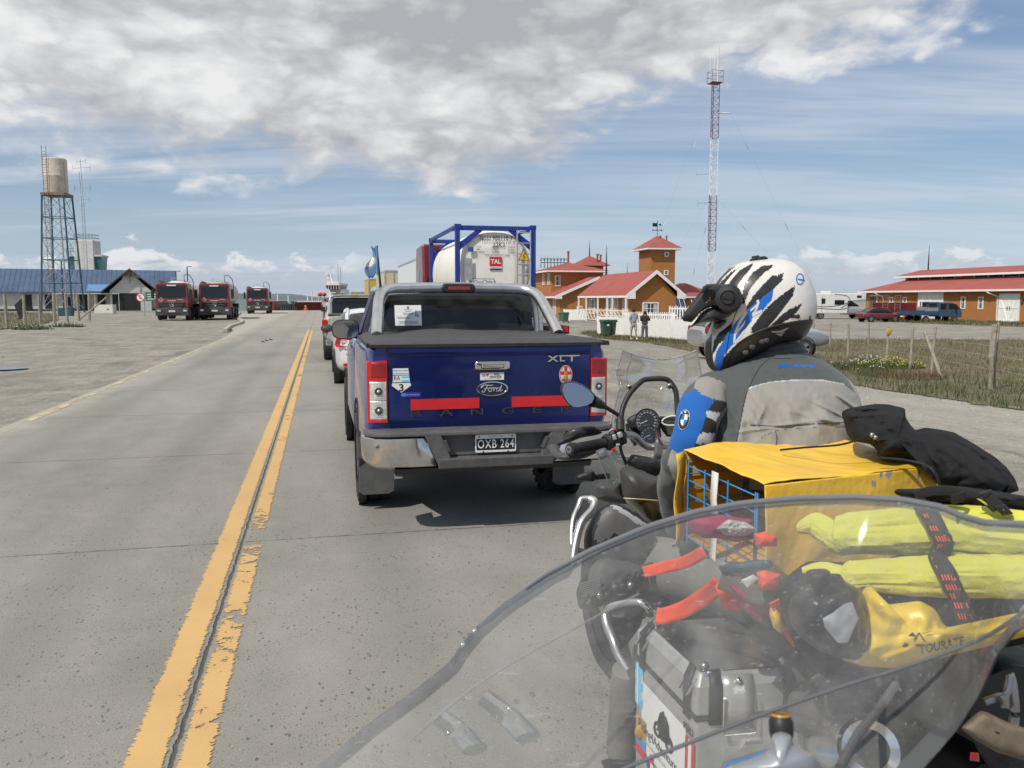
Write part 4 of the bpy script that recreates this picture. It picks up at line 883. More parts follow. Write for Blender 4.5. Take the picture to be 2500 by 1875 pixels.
for s in (-1, 1):
    b = MB(); b.b2((s * .86 - .085, -.02, .78), (s * .86 + .05, .12, 1.14), REDL); b.b2((s * .86 - .08, -.028, .84), (s * .86 + .045, .0, .92), CLR); b.build('tail_light', TH, bevel=.02)
b = MB(); b.b2((-.86, -.14, .46), (.86, .05, .62), CHR); b.build('bumper', TH, bevel=.03)
b = MB(); b.b2((-.24, -.16, .48), (.24, -.145, .60), PLW); b.build('number_plate', TH)
for y in (1.15, 4.2):
    for s in (-1, 1):
        wheel(TH, s * .79, y, .38, .25, s)
# ---- blue pickup, nearest
BLU = mat('blue_paint', (0.011, 0.027, 0.195), .30, metal=.25, var=.07, vscale=2, coat=.9, dirt=.18, dirtcol=(0.05, 0.055, 0.10))
TN = mat('tonneau_cloth', (0.050, 0.051, 0.054), .75, var=.15, vscale=5, bump=.003, bscale=7, dirt=.35, dirtcol=(.11, .11, .11))
RT = mat('red_reflective_tape', (0.56, 0.018, 0.022), .45, var=.07, vscale=14)
TR = thing('pickup_truck', (-.151, 5.997, 0), RZ, 'dark blue pickup with steel roll bar and red strips on its tailgate', 'pickup truck')
b = MB()
def rrs(hw, z0, z1, r=.06):  # upright rounded section
    return [(x, (z0 + z1) / 2 + z) for x, z in rrect(2 * hw, z1 - z0, r, 4)]
st = [(.0, .74, 1.355, .862), (.035, .72, 1.362, .885), (.30, .66, 1.365, .905), (.62, .60, 1.365, .925), (1.6, .55, 1.365, .925)]
b.loft([[(x * (1 - .05 * max(0, (z - .9))), y, z) for x, z in rrs(hw, z0, z1, .07)] for y, z0, z1, hw in st], BLU)
b.build('bed', TR)
b = MB(); b.loft([[(x * (1 - .05 * max(0, (z - .9))), y, z) for x, z in rrs(hw, z0, z1, .10)] for y, z0, z1, hw in ((1.63, .50, 1.34, .90), (1.7, .45, 1.32, .925), (3.6, .42, 1.25, .925), (4.4, .42, 1.15, .90), (5.0, .5, 1.02, .84), (5.15, .55, .9, .72))], BLU); b.build('cab_body', TR)
# cab: glass block, roof skin and pillars
b = MB(); body_loft(b, [(1.66, 1.25, 1.42, .77, .03), (1.80, 1.25, 1.70, .76, .19), (1.98, 1.25, 1.775, .76, .22), (3.1, 1.25, 1.775, .76, .22), (3.95, 1.15, 1.25, .76, .02)], DG, 8, 32); b.build('window_glass', TR)
b = MB(); b.grid([[(x, y, z - .045 * (abs(x) / .7) ** 4) for x in (-.65, -.61, -.55, -.3, 0, .3, .55, .61, .65)] for y, z in ((1.74, 1.70), (1.80, 1.765), (1.95, 1.80), (2.6, 1.812), (3.1, 1.80), (3.25, 1.73))], BLU)
for s in (-1, 1):
    b.loft([[(s * (.78 + dx), 1.63 + dy, 1.28) for dx, dy in ((-.12, 0), (0, 0), (.02, .14), (-.08, .16))], [(s * (.655 + dx), 1.77 + dy, 1.74) for dx, dy in ((-.09, 0), (0, 0), (.01, .14), (-.08, .16))]], BLU, smooth=False)
    b.tube([(s * .63, 1.8, 1.73), (s * .62, 2.0, 1.765), (s * .62, 3.1, 1.765), (s * .76, 3.98, 1.2)], .05, BLU, 8); b.tube([(s * .79, 2.62, 1.2), (s * .63, 2.62, 1.75)], .045, BLK, 6)
b.build('roof', TR, solid=.012)
b = MB(); b.M = Matrix.Translation((0, 1.655, 1.555)) @ Matrix.Rotation(R(-17), 4, 'X')
o_, i_ = rrect(1.44, .42, .10, 5), rrect(1.28, .315, .08, 5)
b.loft([[(x, -.012, z) for x, z in o_], [(x, -.020, z) for x, z in i_]], BLK, cap=False); b.loft([[(x, -.012, z) for x, z in o_], [(x, .06, z) for x, z in o_]], BLK, cap=False); b.build('window_frame', TR)
RG = bpy.data.materials.new('rear_glass'); RG.use_nodes = True; t = NT(RG.node_tree); bs = t.n['Principled BSDF']
on_ = t.new('ShaderNodeTexCoord').outputs['Object']
bs.inputs['Roughness'].default_value = .04; bs.inputs['Specular IOR Level'].default_value = .5
vs_ = t.rng(t.vor(t.mapv(on_, (3.2, 1, 5)), 1.6), .25, .5, 1, 0)
t.put(bs.inputs['Base Color'], t.mix(t.math('MULTIPLY', vs_, .5), (.012, .013, .013), (.035, .037, .036)))
b = MB(); b.M = Matrix.Translation((0, 1.655, 1.555)) @ Matrix.Rotation(R(-17), 4, 'X'); b.add([(x, -.018, z) for x, z in i_], [tuple(range(len(i_)))[::-1]], RG); rg = b.build('rear_window', TR)
TXT = mat('ink_black', (.015, .015, .017), .6, var=.05); TXG = mat('ink_grey', (.20, .20, .22), .6, var=.05)
b = MB(); b.M = Matrix.Translation((-.43, 1.628, 1.535)) @ Matrix.Rotation(R(-17), 4, 'X')
b.b2((-.12, 0, -.095), (.12, .004, .095), PLW)
b.ball((0, -.001, .072), (.012, .002, .014), TXG, 10, 6)
for k, (w_, z) in enumerate(((.08, .052), (.05, .036), (.10, .02), (.09, .006), (.13, -.018), (.11, -.03), (.18, -.055), (.16, -.067), (.19, -.079))): b.b2((-w_ / 2 - (.04 if 3 < k < 6 else 0), -.0015, z - .002), (w_ / 2 - (.04 if 3 < k < 6 else 0), -.0005, z + .002), TXG)
b.tube([(.075 + .013 * math.cos(a), -.002, .004 + .013 * math.sin(a)) for a in [PI * .65 + k * .55 for k in range(9)]], .0022, TXT, 5); b.tube([(.070, -.002, .036), (.071, -.002, .012), (.084, -.002, .010), (.092, -.002, -.008)], .0028, TXT, 5); b.ball((.070, -.002, .041), .0045, TXT, 8, 5)
b.build('notice_sheet', rg)
# tonneau cover
b = MB(); rows = []
for j in range(15):
    v = j / 14; row = []
    for i in range(25):
        u = i / 24 * 2 - 1; x = u * .895; y = -.025 + v * 1.44
        z = 1.385 + .012 * v + .030 * math.exp(-((u + .15) / .35) ** 2) * math.exp(-((v - .85) / .22) ** 2) + .004 * math.sin(u * 9 + v * 4) + .004 * math.sin(v * 13) - .012 * (abs(u) ** 8) - .010 * math.exp(-((u - .6) / .3) ** 2) * math.exp(-((v - .6) / .3) ** 2)
        if j == 0: z = 1.353 + .004 * math.sin(u * 6)
        if i in (0, 24): z = 1.358
        row.append((x, y, z))
    rows.append(row)
b.grid(rows, TN); b.b2((-.893, -.03, 1.340), (.893, -.012, 1.362), BLK); b.b2((-.893, -.015, 1.345), (-.875, 1.4, 1.372), BLK); b.b2((.875, -.015, 1.345), (.893, 1.4, 1.372), BLK)
b.build('bed_cover', TR)
# tailgate
TGB = mat('tailgate_paint', (0.011, 0.027, 0.185), .26, metal=.25, var=.07, vscale=2, coat=.9, dirt=.14, dirtcol=(0.05, 0.055, 0.10))
b = MB(); n = 12
prof = [(1.345, .0), (1.338, -.022), (1.31, -.030), (1.28, -.028), (1.272, -.022), (1.10, -.030), (.95, -.030), (.86, -.026), (.80, -.018), (.752, -.014), (.748, .01)]
b.grid([[(x, y, z) for x in (-.742, -.735, -.4, 0, .4, .735, .742)] for z, y in prof], TGB)
b.loft([[(s_ * .742, y, z) for z, y in prof] + [(s_ * .742, .05, .748), (s_ * .742, .05, 1.345)] for s_ in (-1, 1)], TGB, smooth=False)
tg = b.build('tailgate', TR)
b = MB()
for s in (-1, 1): b.b2((s * .746 - .004, -.012, .745), (s * .746 + .004, -.002, 1.35), DARK)
b.build('panel_gap', tg)
def tx(word, size, x, y, z, mt, sx=1.0, bold=0.0, shear=0.0, rz=0.0, mb=None, sp=1.0, align='CENTER'):
    mb.text(word, size, mt, Matrix.Translation((x, y, z)) @ Matrix.Rotation(rz, 4, 'Y'), bold=bold, sx=sx, shear=shear, sp=sp, align=align)
b = MB(); b.loft([[(x * f, y, 1.205 + z * f) for x, z in rrect(.255, .062, .02)] for f, y in ((1, -.028), (1, -.046), (.93, -.052))], CHR); b.loft([[(x, y, 1.198 + z) for x, z in rrect(.17, .030, .01)] for y in (-.0515, -.0535)], DARK, cap=True); b.loft([[(x, -.0537, 1.200 + z) for x, z in rrect(.16, .022, .008)], [(x, -.0567, 1.202 + z) for x, z in rrect(.15, .018, .007)]], CHR)
b.loft([[(x, -.0275, 1.165 + z) for x, z in rrect(.27, .06, .028)], [(x, -.0295, 1.160 + z) for x, z in rrect(.26, .05, .024)]], DARK, cap=False); b.build('handle', tg)
b = MB(); ov = circ(40, .120, 0, .056); ov2 = circ(40, .108, 0, .046)
b.loft([[(x, -.030, 1.035 + z) for x, z in ov], [(x, -.042, 1.035 + z) for x, z in circ(40, .117, 0, .053)], [(x, -.043, 1.035 + z) for x, z in ov2], [(x, -.038, 1.035 + z) for x, z in circ(40, .105, 0, .044)]], CHR, cap=False)
b.add([(x, -.0385, 1.035 + z) for x, z in circ(40, .105, 0, .044)], [tuple(range(40))[::-1]], mat('badge_navy', (.006, .010, .035), .25, coat=.6, var=.05))
script = [[(-.066, .020), (-.085, .008), (-.072, .026), (-.040, .028), (-.010, .024), (.004, .030)], [(-.036, .024), (-.048, .0), (-.062, -.022), (-.076, -.020), (-.070, -.010)], [(-.060, .002), (-.042, .004), (-.028, .003)], [(-.016, .008), (-.028, .0), (-.026, -.016), (-.012, -.018), (-.004, -.004), (-.014, .008), (.006, .004)], [(.006, .004), (.012, .008), (.010, -.018), (.014, 0), (.026, .008), (.030, .002)], [(.052, .006), (.036, .004), (.032, -.014), (.044, -.018), (.056, -.002), (.070, .028), (.058, -.008), (.062, -.018), (.076, -.008)]]
for sc in script: b.tube([(p.x, -.0405, 1.034 + p.y) for p in smooth_path([(x, z, 0) for x, z in sc], 5)], .0042, CHR, 6)
b.build('oval_badge', tg)
b = MB()
for x0_, x1_ in ((-.59, -.095), (.145, .64)): b.b2((x0_, -.0325, .895), (x1_, -.0300, .972), RT)
b.build('red_strip', tg)
for ch, x in zip('RANGER', (-.555, -.335, -.112, .118, .335, .555)):
    b = MB(); tx(ch, .066, x, -.0285, .868, GRY, sx=2.0, bold=.015, mb=b); tx(ch, .060, x, -.0292, .868, mat('letter_black', (.014, .014, .018), .7), sx=1.95, bold=-.004, mb=b)
    b.build('letter', tg)
b = MB(); tx('X', .062, .455, -.034, 1.243, CHR, sx=1.75, bold=.02, shear=.0, mb=b); tx('L', .058, .525, -.034, 1.243, CHR, sx=1.5, bold=.02, mb=b); tx('T', .062, .60, -.034, 1.243, CHR, sx=1.9, bold=.02, mb=b); b.b2((.50, -.035, 1.262), (.66, -.031, 1.270), CHR); b.build('trim_badge', tg)
STB = mat('sticker_blue', (.05, .25, .55), .5, var=.03); SKB = mat('sky_blue_print', (.15, .50, .80), .5, var=.03)
b = MB(); sh_ = [(-.062, .085), (.055, .085), (.066, -.02), (.075, -.045), (-.0, -.098), (-.072, -.045), (-.062, .0)]
b.add([(-.655 + x, -.0312, 1.115 + z) for x, z in sh_], [tuple(range(7))], TXT); b.add([(-.655 + x * .93, -.0322, 1.115 + z * .94) for x, z in sh_], [tuple(range(7))], PLW)
b.add([(-.655 + x, -.0326, 1.115 + z) for x, z in ((-.055, .045), (.053, .045), (.054, .041), (-.055, .041))], [(0, 1, 2, 3)], STB)
tx('TIERRA DEL FUEGO', .0125, -.657, -.0327, 1.178, STB, bold=.01, mb=b); tx('RA', .042, -.685, -.0327, 1.125, TXT, mb=b, sx=.85)
for k, m_ in enumerate((SKB, PLW, SKB)): b.b2((-.652, -.0330, 1.138 - k * .0135 - .0135), (-.598, -.0324, 1.138 - k * .0135), m_)
b.b2((-.72, -.0332, 1.092), (-.592, -.0326, 1.097), TXT); b.b2((-.72, -.0332, 1.145), (-.592, -.0326, 1.149), TXT)
tx('3', .072, -.655, -.0327, 1.055, TXT, mb=b, bold=.02, sx=1.15)
b.build('route_sticker', tg)
b = MB(); b.b2((-.088, -.0320, 1.098), (.088, -.0305, 1.152), PLW); tx('Yo', .026, -.064, -.0325, 1.131, TXT, bold=.02, mb=b, shear=.2); tx('RIO', .024, .035, -.0325, 1.138, TXT, bold=.02, mb=b); tx('GRANDE', .022, .025, -.0325, 1.120, TXT, bold=.02, mb=b); tx('TIERRA DEL FUEGO - ARGENTINA', .0078, 0, -.0325, 1.106, TXT, mb=b)
hp = [(0, -.011), (.011, .003), (.009, .010), (.004, .011), (0, .006), (-.004, .011), (-.009, .010), (-.011, .003)]
b.add([(-.035 + x, -.0326, 1.133 + z) for x, z in hp], [tuple(range(8))], RT); b.build('city_sticker', tg)
b = MB(); b.b2((-.66, -.0320, 1.0 - .010), (-.52, -.0305, 1.022), mat('sticker_violet', (.04, .035, .28), .5)); tx('Mar Tierra del Fuego S.A.', .0085, -.575, -.0325, 1.006, PLW, mb=b); b.b2((-.655, -.0325, .996), (-.625, -.0322, 1.016), STB); b.build('small_sticker', tg)
b = MB(); b.add([(.555 + x, -.0312, 1.125 + z) for x, z in circ(32, .050, 0, .070)], [tuple(range(32))[::-1]], PLW); b.add([(.555 + x, -.0318, 1.125 + z) for x, z in circ(32, .047, 0, .067)], [tuple(range(32))[::-1]], RT); b.add([(.555 + x, -.0322, 1.125 + z) for x, z in circ(32, .041, 0, .060)], [tuple(range(32))[::-1]], mat('sticker_pale_blue', (.45, .60, .62), .5)); b.b2((.543, -.0328, 1.066), (.567, -.0324, 1.184), RT); b.b2((.516, -.0331, 1.125), (.594, -.0327, 1.150), RT)
GOLD = mat('print_gold', (.42, .26, .05), .5); b.ball((.555, -.034, 1.135), (.012, .002, .016), GOLD, 10, 6); b.ball((.555, -.034, 1.105), (.018, .002, .022), GOLD, 10, 6); tx('M', .024, .535, -.036, 1.088, TXT, mb=b, bold=.02); tx('H', .024, .575, -.036, 1.088, TXT, mb=b, bold=.02); b.build('oval_sticker', tg)
# tail lights
for s in (-1, 1):
    def prc(mb, x0, x1, z0, z1, y0_, dep, mt, r=.012):
        n_ = 6; rows = []
        P0 = [(x0 + (x1 - x0) * k / n_) for k in range(n_ + 1)]
        def yy(x): return y0_ + .10 * max(0, (x - .80)) ** 1.3 * 8
        mb.loft([[(s * x, yy(x), z1) for x in P0] + [(s * x, yy(x), z0) for x in P0[::-1]], [(s * x, yy(x) - dep, z1 - r) for x in P0] + [(s * x, yy(x) - dep, z0 + r) for x in P0[::-1]]], mt, smooth=False)
    b = MB(); prc(b, .752, .892, .800, 1.248, .0, .022, REDL, .01); L_ = b.build('tail_light', TR)
    b = MB(); prc(b, .762, .86, 1.128, 1.236, -.022, .003, REDL2, .006); b.build('brake_lens', L_)
    for z0_ in (.965, .830):
        b = MB(); prc(b, .760, .874, z0_, z0_ + .135, -.022, .004, CLR, .008); cl = b.build('clear_lens', L_)
        b = MB()
        for k in range(7): prc(b, .775, .862, z0_ + .018 + k * .015, z0_ + .020 + k * .015, -.0262, .0012, ALU, .0004)
        b.lathe([(.028, 0), (.026, .004), (.010, .001)], GRY, 16, Matrix.Translation((s * .815, -.028, z0_ + .068)) @ Matrix.Rotation(PI / 2, 4, 'X')); b.ball((s * .815, -.032, z0_ + .068), .012, CLR, 10, 8); b.build('bulb_reflector', cl)
# bumper
BCH = mat('bumper_chrome', (0.66, 0.65, 0.64), .20, metal=1.0, var=.10, vscale=5, dirt=.35, dirtcol=(.30, .28, .25))
for s in (-1, 1):
    outer = [(.93, .16), (.935, .02), (.915, -.09), (.86, -.155), (.75, -.185), (.58, -.195), (.43, -.195)]
    b = MB(); rows = []
    for z, f, cut in ((.725, -.012, .52), (.715, .0, .515), (.66, .004, .485), (.58, .0, .45), (.52, -.012, .425), (.500, -.035, .415)):
        row = []
        for (x, y) in outer:
            xx = max(x + f, cut) if x > .8 else max(x, cut); row.append((s * xx, y - (f if y < -.1 else 0), z + (.03 * max(0, x - .85) / .1 if z < .55 else 0)))
        rows.append(row)
    b.grid(rows, BCH); ch = b.build('bumper_end', TR, solid=.006)
    for x in (.84 if s < 0 else .50, .50 if s < 0 else .80):
        b = MB(); b.lathe([(.020, 0), (.019, .006), (.010, .008)], ALU, 18, Matrix.Translation((s * x, -.187 if x < .7 else -.170, .665)) @ Matrix.Rotation(PI / 2, 4, 'X')); b.ball((s * x, -.196 if x < .7 else -.178, .665), .007, BLK, 8, 6); b.build('parking_sensor', ch)
b = MB()
b.loft([[(x, -.20 + ins, .758), (x, .0, .765), (x, .0, .735), (x, -.202 + ins, .730)] for x, ins in ((-.925, .17), (-.86, .045), (-.75, .01), (-.5, 0), (.5, 0), (.75, .01), (.86, .045), (.925, .17))], GRY2, smooth=False)
b.loft([[(x, y, z) for x, y, z in ((-.40, -.125, .745), (.40, -.125, .745), (.36, -.135, .575), (-.36, -.135, .575))], [(x, y, z) for x, y, z in ((-.40, -.05, .745), (.40, -.05, .745), (.36, -.05, .575), (-.36, -.05, .575))]], GRY2, smooth=False)
for s in (-1, 1): b.loft([[(s * .515, -.200, .735), (s * .41, -.200, .50), (s * .30, -.200, .50), (s * .40, -.200, .735)], [(s * .515, -.06, .735), (s * .41, -.06, .50), (s * .34, -.12, .50), (s * .38, -.12, .735)]], GRY2, smooth=False); b.loft([[(s * .36, -.205, .70), (s * .33, -.205, .615), (s * .355, -.205, .615), (s * .385, -.205, .70)], [(s * .36, -.12, .70), (s * .33, -.12, .615), (s * .355, -.12, .615), (s * .385, -.12, .70)]], GRY, smooth=False)
b.loft([[(x, -.215, .565), (x, -.06, .575), (x, -.06, .50), (x, -.200, .495)] for x in (-.415, -.38, .38, .415)], GRY2, smooth=False)
b.loft([[(x, -.17, .50), (x, .05, .50), (x, .05, .45), (x, -.13, .455)] for x in (-.72, .72)], BLK, smooth=False)
b.build('bumper_step', TR, bevel=.006)
b = MB(); b.b2((-.78, .02, .50), (.78, .10, .76), DARK); b.b2((-.55, .4, .42), (-.45, 4.5, .55), DARK); b.b2((.45, .4, .42), (.55, 4.5, .55), DARK); b.tube([(-.75, 1.12, .38), (.75, 1.12, .38)], .05, DARK, 8); b.ball((0, 1.12, .38), .15, DARK, 12, 8); b.tube([(-.62, .05, .45), (-.60, .8, .46)], .03, RUST, 8); b.b2((-.80, .5, .62), (.80, 4.5, .72), DARK); b.build('chassis', TR)
b = MB(); b.loft([[(x, y, .657 + z) for x, z in rrect(.298, .128, .012)] for y in (-.148, -.155)], PLW); pl = b.build('number_plate', TR)
b = MB(); b.loft([[(x, y, .650 + z) for x, z in rrect(.280, .082, .006)] for y in (-.1552, -.1562)], TXT); b.build('plate_field', pl)
b = MB(); tx('OXB 264', .088, 0, -.158, .650, PLW, sx=.72, bold=.006, mb=b, sp=1.12); tx('ARGENTINA', .020, .0, -.1565, .704, SKB, mb=b)
for x, z in ((-.12, .706), (.12, .706), (-.09, .598), (.09, .598)): b.lathe([(.006, 0), (.004, .003)], GRY, 10, Matrix.Translation((x, -.155, z)) @ Matrix.Rotation(PI / 2, 4, 'X'))
b.build('plate_number', pl)
# roll bar
b = MB()
path = smooth_path([(-.76, .88, 1.385), (-.735, 1.10, 1.55), (-.70, 1.32, 1.70), (-.62, 1.45, 1.760), (-.45, 1.49, 1.775), (0, 1.50, 1.782), (.45, 1.49, 1.775), (.62, 1.45, 1.760), (.70, 1.32, 1.70), (.735, 1.10, 1.55), (.76, .88, 1.385)], 6)
b.tube(path, .048, ALU, 20); b.build('roll_bar', TR)
for s in (-1, 1):
    b = MB(); b.tube(smooth_path([(s * .66, 1.41, 1.735), (s * .695, 1.42, 1.66), (s * .72, 1.42, 1.55), (s * .73, 1.42, 1.385)], 5), .043, ALU, 16); b.build('roll_bar_leg', TR)
    b = MB()
    for y in (.88, 1.42): b.lathe([(.085, 1.368), (.085, 1.382), (.06, 1.395)], BLK, 16, Matrix.Translation((s * .745, y, 0)))
    b.b2((s * .745 - .06, .82, 1.366), (s * .745 + .06, 1.46, 1.376), BLK); b.build('roll_bar_foot', TR)
b = MB(); b.loft([[(x, 1.452 + y, 1.778 + z) for x, z in rrect(.30 - dx, .082 - dx * .6, .035 - dx * .1)] for y, dx in ((.06, 0), (-.01, 0), (-.035, .03))], BLK); bl = b.build('brake_lamp', TR)
b = MB(); b.loft([[(x, 1.452 + y, 1.778 + z) for x, z in rrect(.20, .032, .012)] for y in (-.034, -.040)], REDL2); b.build('lens', bl)
# mirrors
for s in (-1, 1):
    b = MB(); Mm = Matrix.Translation((s * .955, 2.75, 1.375)); b.M = Mm
    b.loft([[(x * f, y, z * f) for x, z in circ(28, .138, 0, .100, 3.2)] for y, f in ((-.03, .93), (-.02, 1.0), (.05, .95), (.10, .6))], BLK)
    b.tube([(-s * .10, .03, -.06), (-s * .20, .05, -.10)], .035, BLK, 8); mi = b.build('wing_mirror', TR)
    b = MB(); b.M = Mm; b.add([(x, -.034, z) for x, z in circ(28, .128, 0, .090, 3.2)], [tuple(range(28))[::-1]], mat('mirror_glass', (.35, .36, .37), .04, metal=.9, var=.02)); b.build('mirror_glass', mi)
for s in (-1, 1):
    for y in (1.12, 4.32):
        w_ = wheel(TR, s * .80, y, .385, .265, s)
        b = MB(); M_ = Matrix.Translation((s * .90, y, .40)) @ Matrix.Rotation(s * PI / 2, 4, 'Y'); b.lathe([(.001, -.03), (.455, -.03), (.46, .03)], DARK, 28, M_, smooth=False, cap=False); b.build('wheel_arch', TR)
    # treads seen from behind
    b = MB()
    for k in range(26):
        a = 2 * PI * k / 26
        for x in (-.095, 0, .095): b.box((s * .80 + x, 1.12 + math.sin(a) * .386, .385 + math.cos(a) * .386), (.07, .055, .016), RUB, (-a, 0, 0))
    b.build('tyre_tread', TR)
    b = MB(); b.loft([[(x, y, z) for x, z in ((s * .93, .60), (s * .66, .60), (s * .655, .16), (s * .70, .135), (s * .90, .135), (s * .935, .16))] for y in (.665, .680)], GRY2, smooth=False); b.build('mud_flap', TR, bevel=.003)
b = MB()
for y in (2.45, 3.35): b.tube([(-.94, y, 1.13), (-.945, y + .17, 1.13)], .013, CHR, 8)
b.build('door_handle', TR)
# flag
FB, FW = mat('flag_sky', (.12, .22, .40), .8, var=.1), mat('flag_white', (.60, .58, .52), .8, var=.1)
fb = rw(0, 0); TFp = Vector((-.151, 5.997, 0)) + rw(-.655, 1.62, 1.40); T_ = thing('flag', TFp, RZ, 'small tattered blue and white flag on a thin black staff', 'flag')
b = MB(); b.tube([(0, 0, 0), (-.02, 0, .40), (-.045, 0, .74)], [.012, .011, .008], BLK, 8); b.build('staff', T_)
b = MB()
for j in range(9):
    pass
for k, mt_ in enumerate((FB, FW, FB)):
    rows = []
    for i in range(8):
        v = (k + i / 7) / 3; z = .74 - v * .235; row = []
        for q in range(7):
            u = q / 6; wv_ = math.sin(u * 7 + v * 5) * .018 * (u + .2)
            row.append((-.047 + (-.075 * u * (1.2 - abs(v - .55))) + .035 * math.sin(v * 6) * u, wv_ + .02 * u, z - .05 * u * v + .012 * math.sin(u * 9)))
        rows.append(row)
    b.grid(rows, mt_)
b.tube([(-.047, 0, .75), (-.044, 0, .50)], .012, FB, 6); b.build('cloth', T_, solid=.003)
# ------------------------------------------------ tanker trucks on the left
TRD = mat('truck_red', (0.18, 0.018, 0.020), .45, var=.15, coat=.4, dirt=.45, dirtcol=(.20, .12, .10), vscale=2)
TGY = mat('truck_grey', (0.050, 0.052, 0.055), .7, var=.2, dirt=.5, dirtcol=(.14, .13, .11), vscale=2)
TKW = mat('tank_white', (0.70, 0.70, 0.68), .45, var=.06, dirt=.25, dirtcol=(.42, .38, .32), vscale=2)
TKC = mat('tank_cream', (0.48, 0.42, 0.30), .5, var=.1, dirt=.3, vscale=2)
TT_ = thing('tanker_truck', rw(-11.52, 70.6), RZ, 'leftmost red tanker truck with white tank, parked facing the road', 'tanker truck', 'red tanker trucks parked on the left')
b = MB(); b.loft([[(x * (1 - .03 * max(0, z - 1.9)), y + (.10 * max(0, z - 1.75)), z) for x, z in ((-1.22, 1.0), (1.22, 1.0), (1.23, 1.5), (1.22, 2.9), (1.05, 2.98), (-1.05, 2.98), (-1.22, 2.9), (-1.23, 1.5))] for y in (0, 2.1)], TRD, smooth=False); cab = b.build('cab', TT_, bevel=.05)
b = MB(); b.add([(-1.08, .03 - .02, 1.78), (1.08, .01, 1.78), (1.04, .075, 2.62), (-1.04, .075, 2.62)], [(0, 1, 2, 3)], DG); b.build('windscreen', cab)
b = MB(); b.add([(-1.14, .075, 2.62), (1.14, .075, 2.62), (1.10, .09, 2.80), (-1.10, .09, 2.80)], [(0, 1, 2, 3)], BLK); b.b2((-.35, .03, 2.72), (.35, .1, 2.82), PLW); b.build('sun_visor', cab)
b = MB()
for k in range(3): b.b2((-.95 + .12 * k, -.08, 1.33 - k * .17), (.95 - .12 * k, .02, 1.43 - k * .17), TGY)
b.b2((-1.0, -.03, .95), (1.0, .01, 1.45), DARK); gr_ = b.build('grille', cab, bevel=.015)
b = MB(); b.tube([(.17 * math.cos(a), -.10, 1.27 + .17 * math.sin(a)) for a in [2 * PI * k / 20 for k in range(20)]], .016, CHR, 5, closed=True)
for a in (PI / 2, PI / 2 + 2 * PI / 3, PI / 2 + 4 * PI / 3): b.tube([(0, -.10, 1.27), (.16 * math.cos(a), -.10, 1.27 + .16 * math.sin(a))], [.032, .008], CHR, 5)
b.build('star_emblem', gr_)
b = MB(); b.loft([[(x, -.13, .36), (x, -.13 + .0, .98), (x, .2, .98), (x, .2, .36)] for x in (-1.25, 1.25)], TGY, smooth=False); bm = b.build('bumper', TT_, bevel=.06)
b = MB(); b.b2((-.62, -.15, .50), (.62, -.12, .58), DARK); b.build('bumper_slot', bm)
for s in (-1, 1): b = MB(); b.b2((s * .98 - .2, -.15, .66), (s * .98 + .2, -.12, .88), GRY); b.b2((s * .98 - .14, -.158, .70), (s * .98 + .14, -.149, .84), CLR); b.build('headlight', bm)
b = MB(); b.b2((-.24, -.155, .66), (.24, -.135, .80), PLW); tx('XC 3R 18', .11, 0, -.157, .73, TXT, mb=b, sx=.8); b.build('number_plate', bm)
b = MB(); tx('INFLAMABLE', .115, 0, -.012, 1.555, PLW, bold=.02, mb=b); tx('www.apex.cl', .09, .62, -.012, 1.66, PLW, bold=.015, mb=b); tx('Trans Sur', .06, .8, -.012, 1.545, PLW, mb=b)
b.add([(-.80 + x, -.012, 1.62 + z) for x, z in ((0, .20), (.20, 0), (0, -.20), (-.20, 0))], [(0, 3, 2, 1)], PLW); b.add([(-.80 + x, -.014, 1.62 + z) for x, z in ((0, .17), (.17, 0), (0, -.17), (-.17, 0))], [(0, 3, 2, 1)], RT); tx('3', .11, -.80, -.016, 1.58, PLW, mb=b, bold=.02); b.build('door_lettering', cab)
for s in (-1, 1):
    b = MB(); b.b2((s * 1.42 - .11, .02, 1.75), (s * 1.42 + .11, .12, 2.45), BLK); b.tube([(s * 1.2, .2, 2.5), (s * 1.42, .07, 2.5), (s * 1.42, .07, 1.7), (s * 1.2, .2, 1.65)], .025, BLK, 5); b.build('mirror', cab)
b = MB(); b.tube([(-1.15, 1.7, 2.4), (-1.15, 1.7, 2.9), (-1.05, 1.5, 3.05)], .16, BLK, 10); b.ball((-1.02, 1.5, 3.02), (.28, .2, .12), BLK, 10, 6); b.build('air_intake', cab)
b = MB(); b.loft([[(x, y, 2.15 + z) for x, z in circ(28, 1.22 * f, 0, 1.02 * f, 2.4)] for y, f in ((2.6, .80), (2.75, .97), (2.9, 1), (7.6, 1), (7.8, .9))], TKW); tk = b.build('tank', TT_)
b = MB()
for y in (2.95, 4.3, 5.8, 7.3): b.loft([[(x, yy, 2.15 + z) for x, z in circ(28, 1.235, 0, 1.035, 2.4)] for yy in (y, y + .06)], GALV, cap=False)
b.build('tank_band', tk)
b = MB(); b.b2((-.5, 3.0, 3.12), (.5, 7.4, 3.22), TKW); b.tube([(-.45, 2.9, 3.42), (.3, 2.9, 3.42)], .02, GALV, 5); b.tube([(-.45, 2.9, 3.1), (-.45, 2.9, 3.42)], .02, GALV, 5); b.build('catwalk', tk)
b = MB(); b.tube(smooth_path([(.55, 3.0, 3.1), (.55, 3.0, 3.62), (.72, 3.0, 3.72), (.9, 3.0, 3.68), (1.2, 3.1, 3.2), (1.24, 3.1, 1.9)], 4), .035, GREENST, 6); b.build('hand_rail', tk)
b = MB(); b.b2((-.45, .3, .75), (.45, 7.9, .98), DARK); b.b2((1.0, 2.4, .5), (1.22, 3.6, 1.0), BLK); b.b2((-1.22, 2.4, .5), (-1.0, 3.6, 1.0), BLK); b.b2((-1.2, 7.6, .9), (1.2, 8.0, 1.3), BLK); b.build('chassis', TT_)
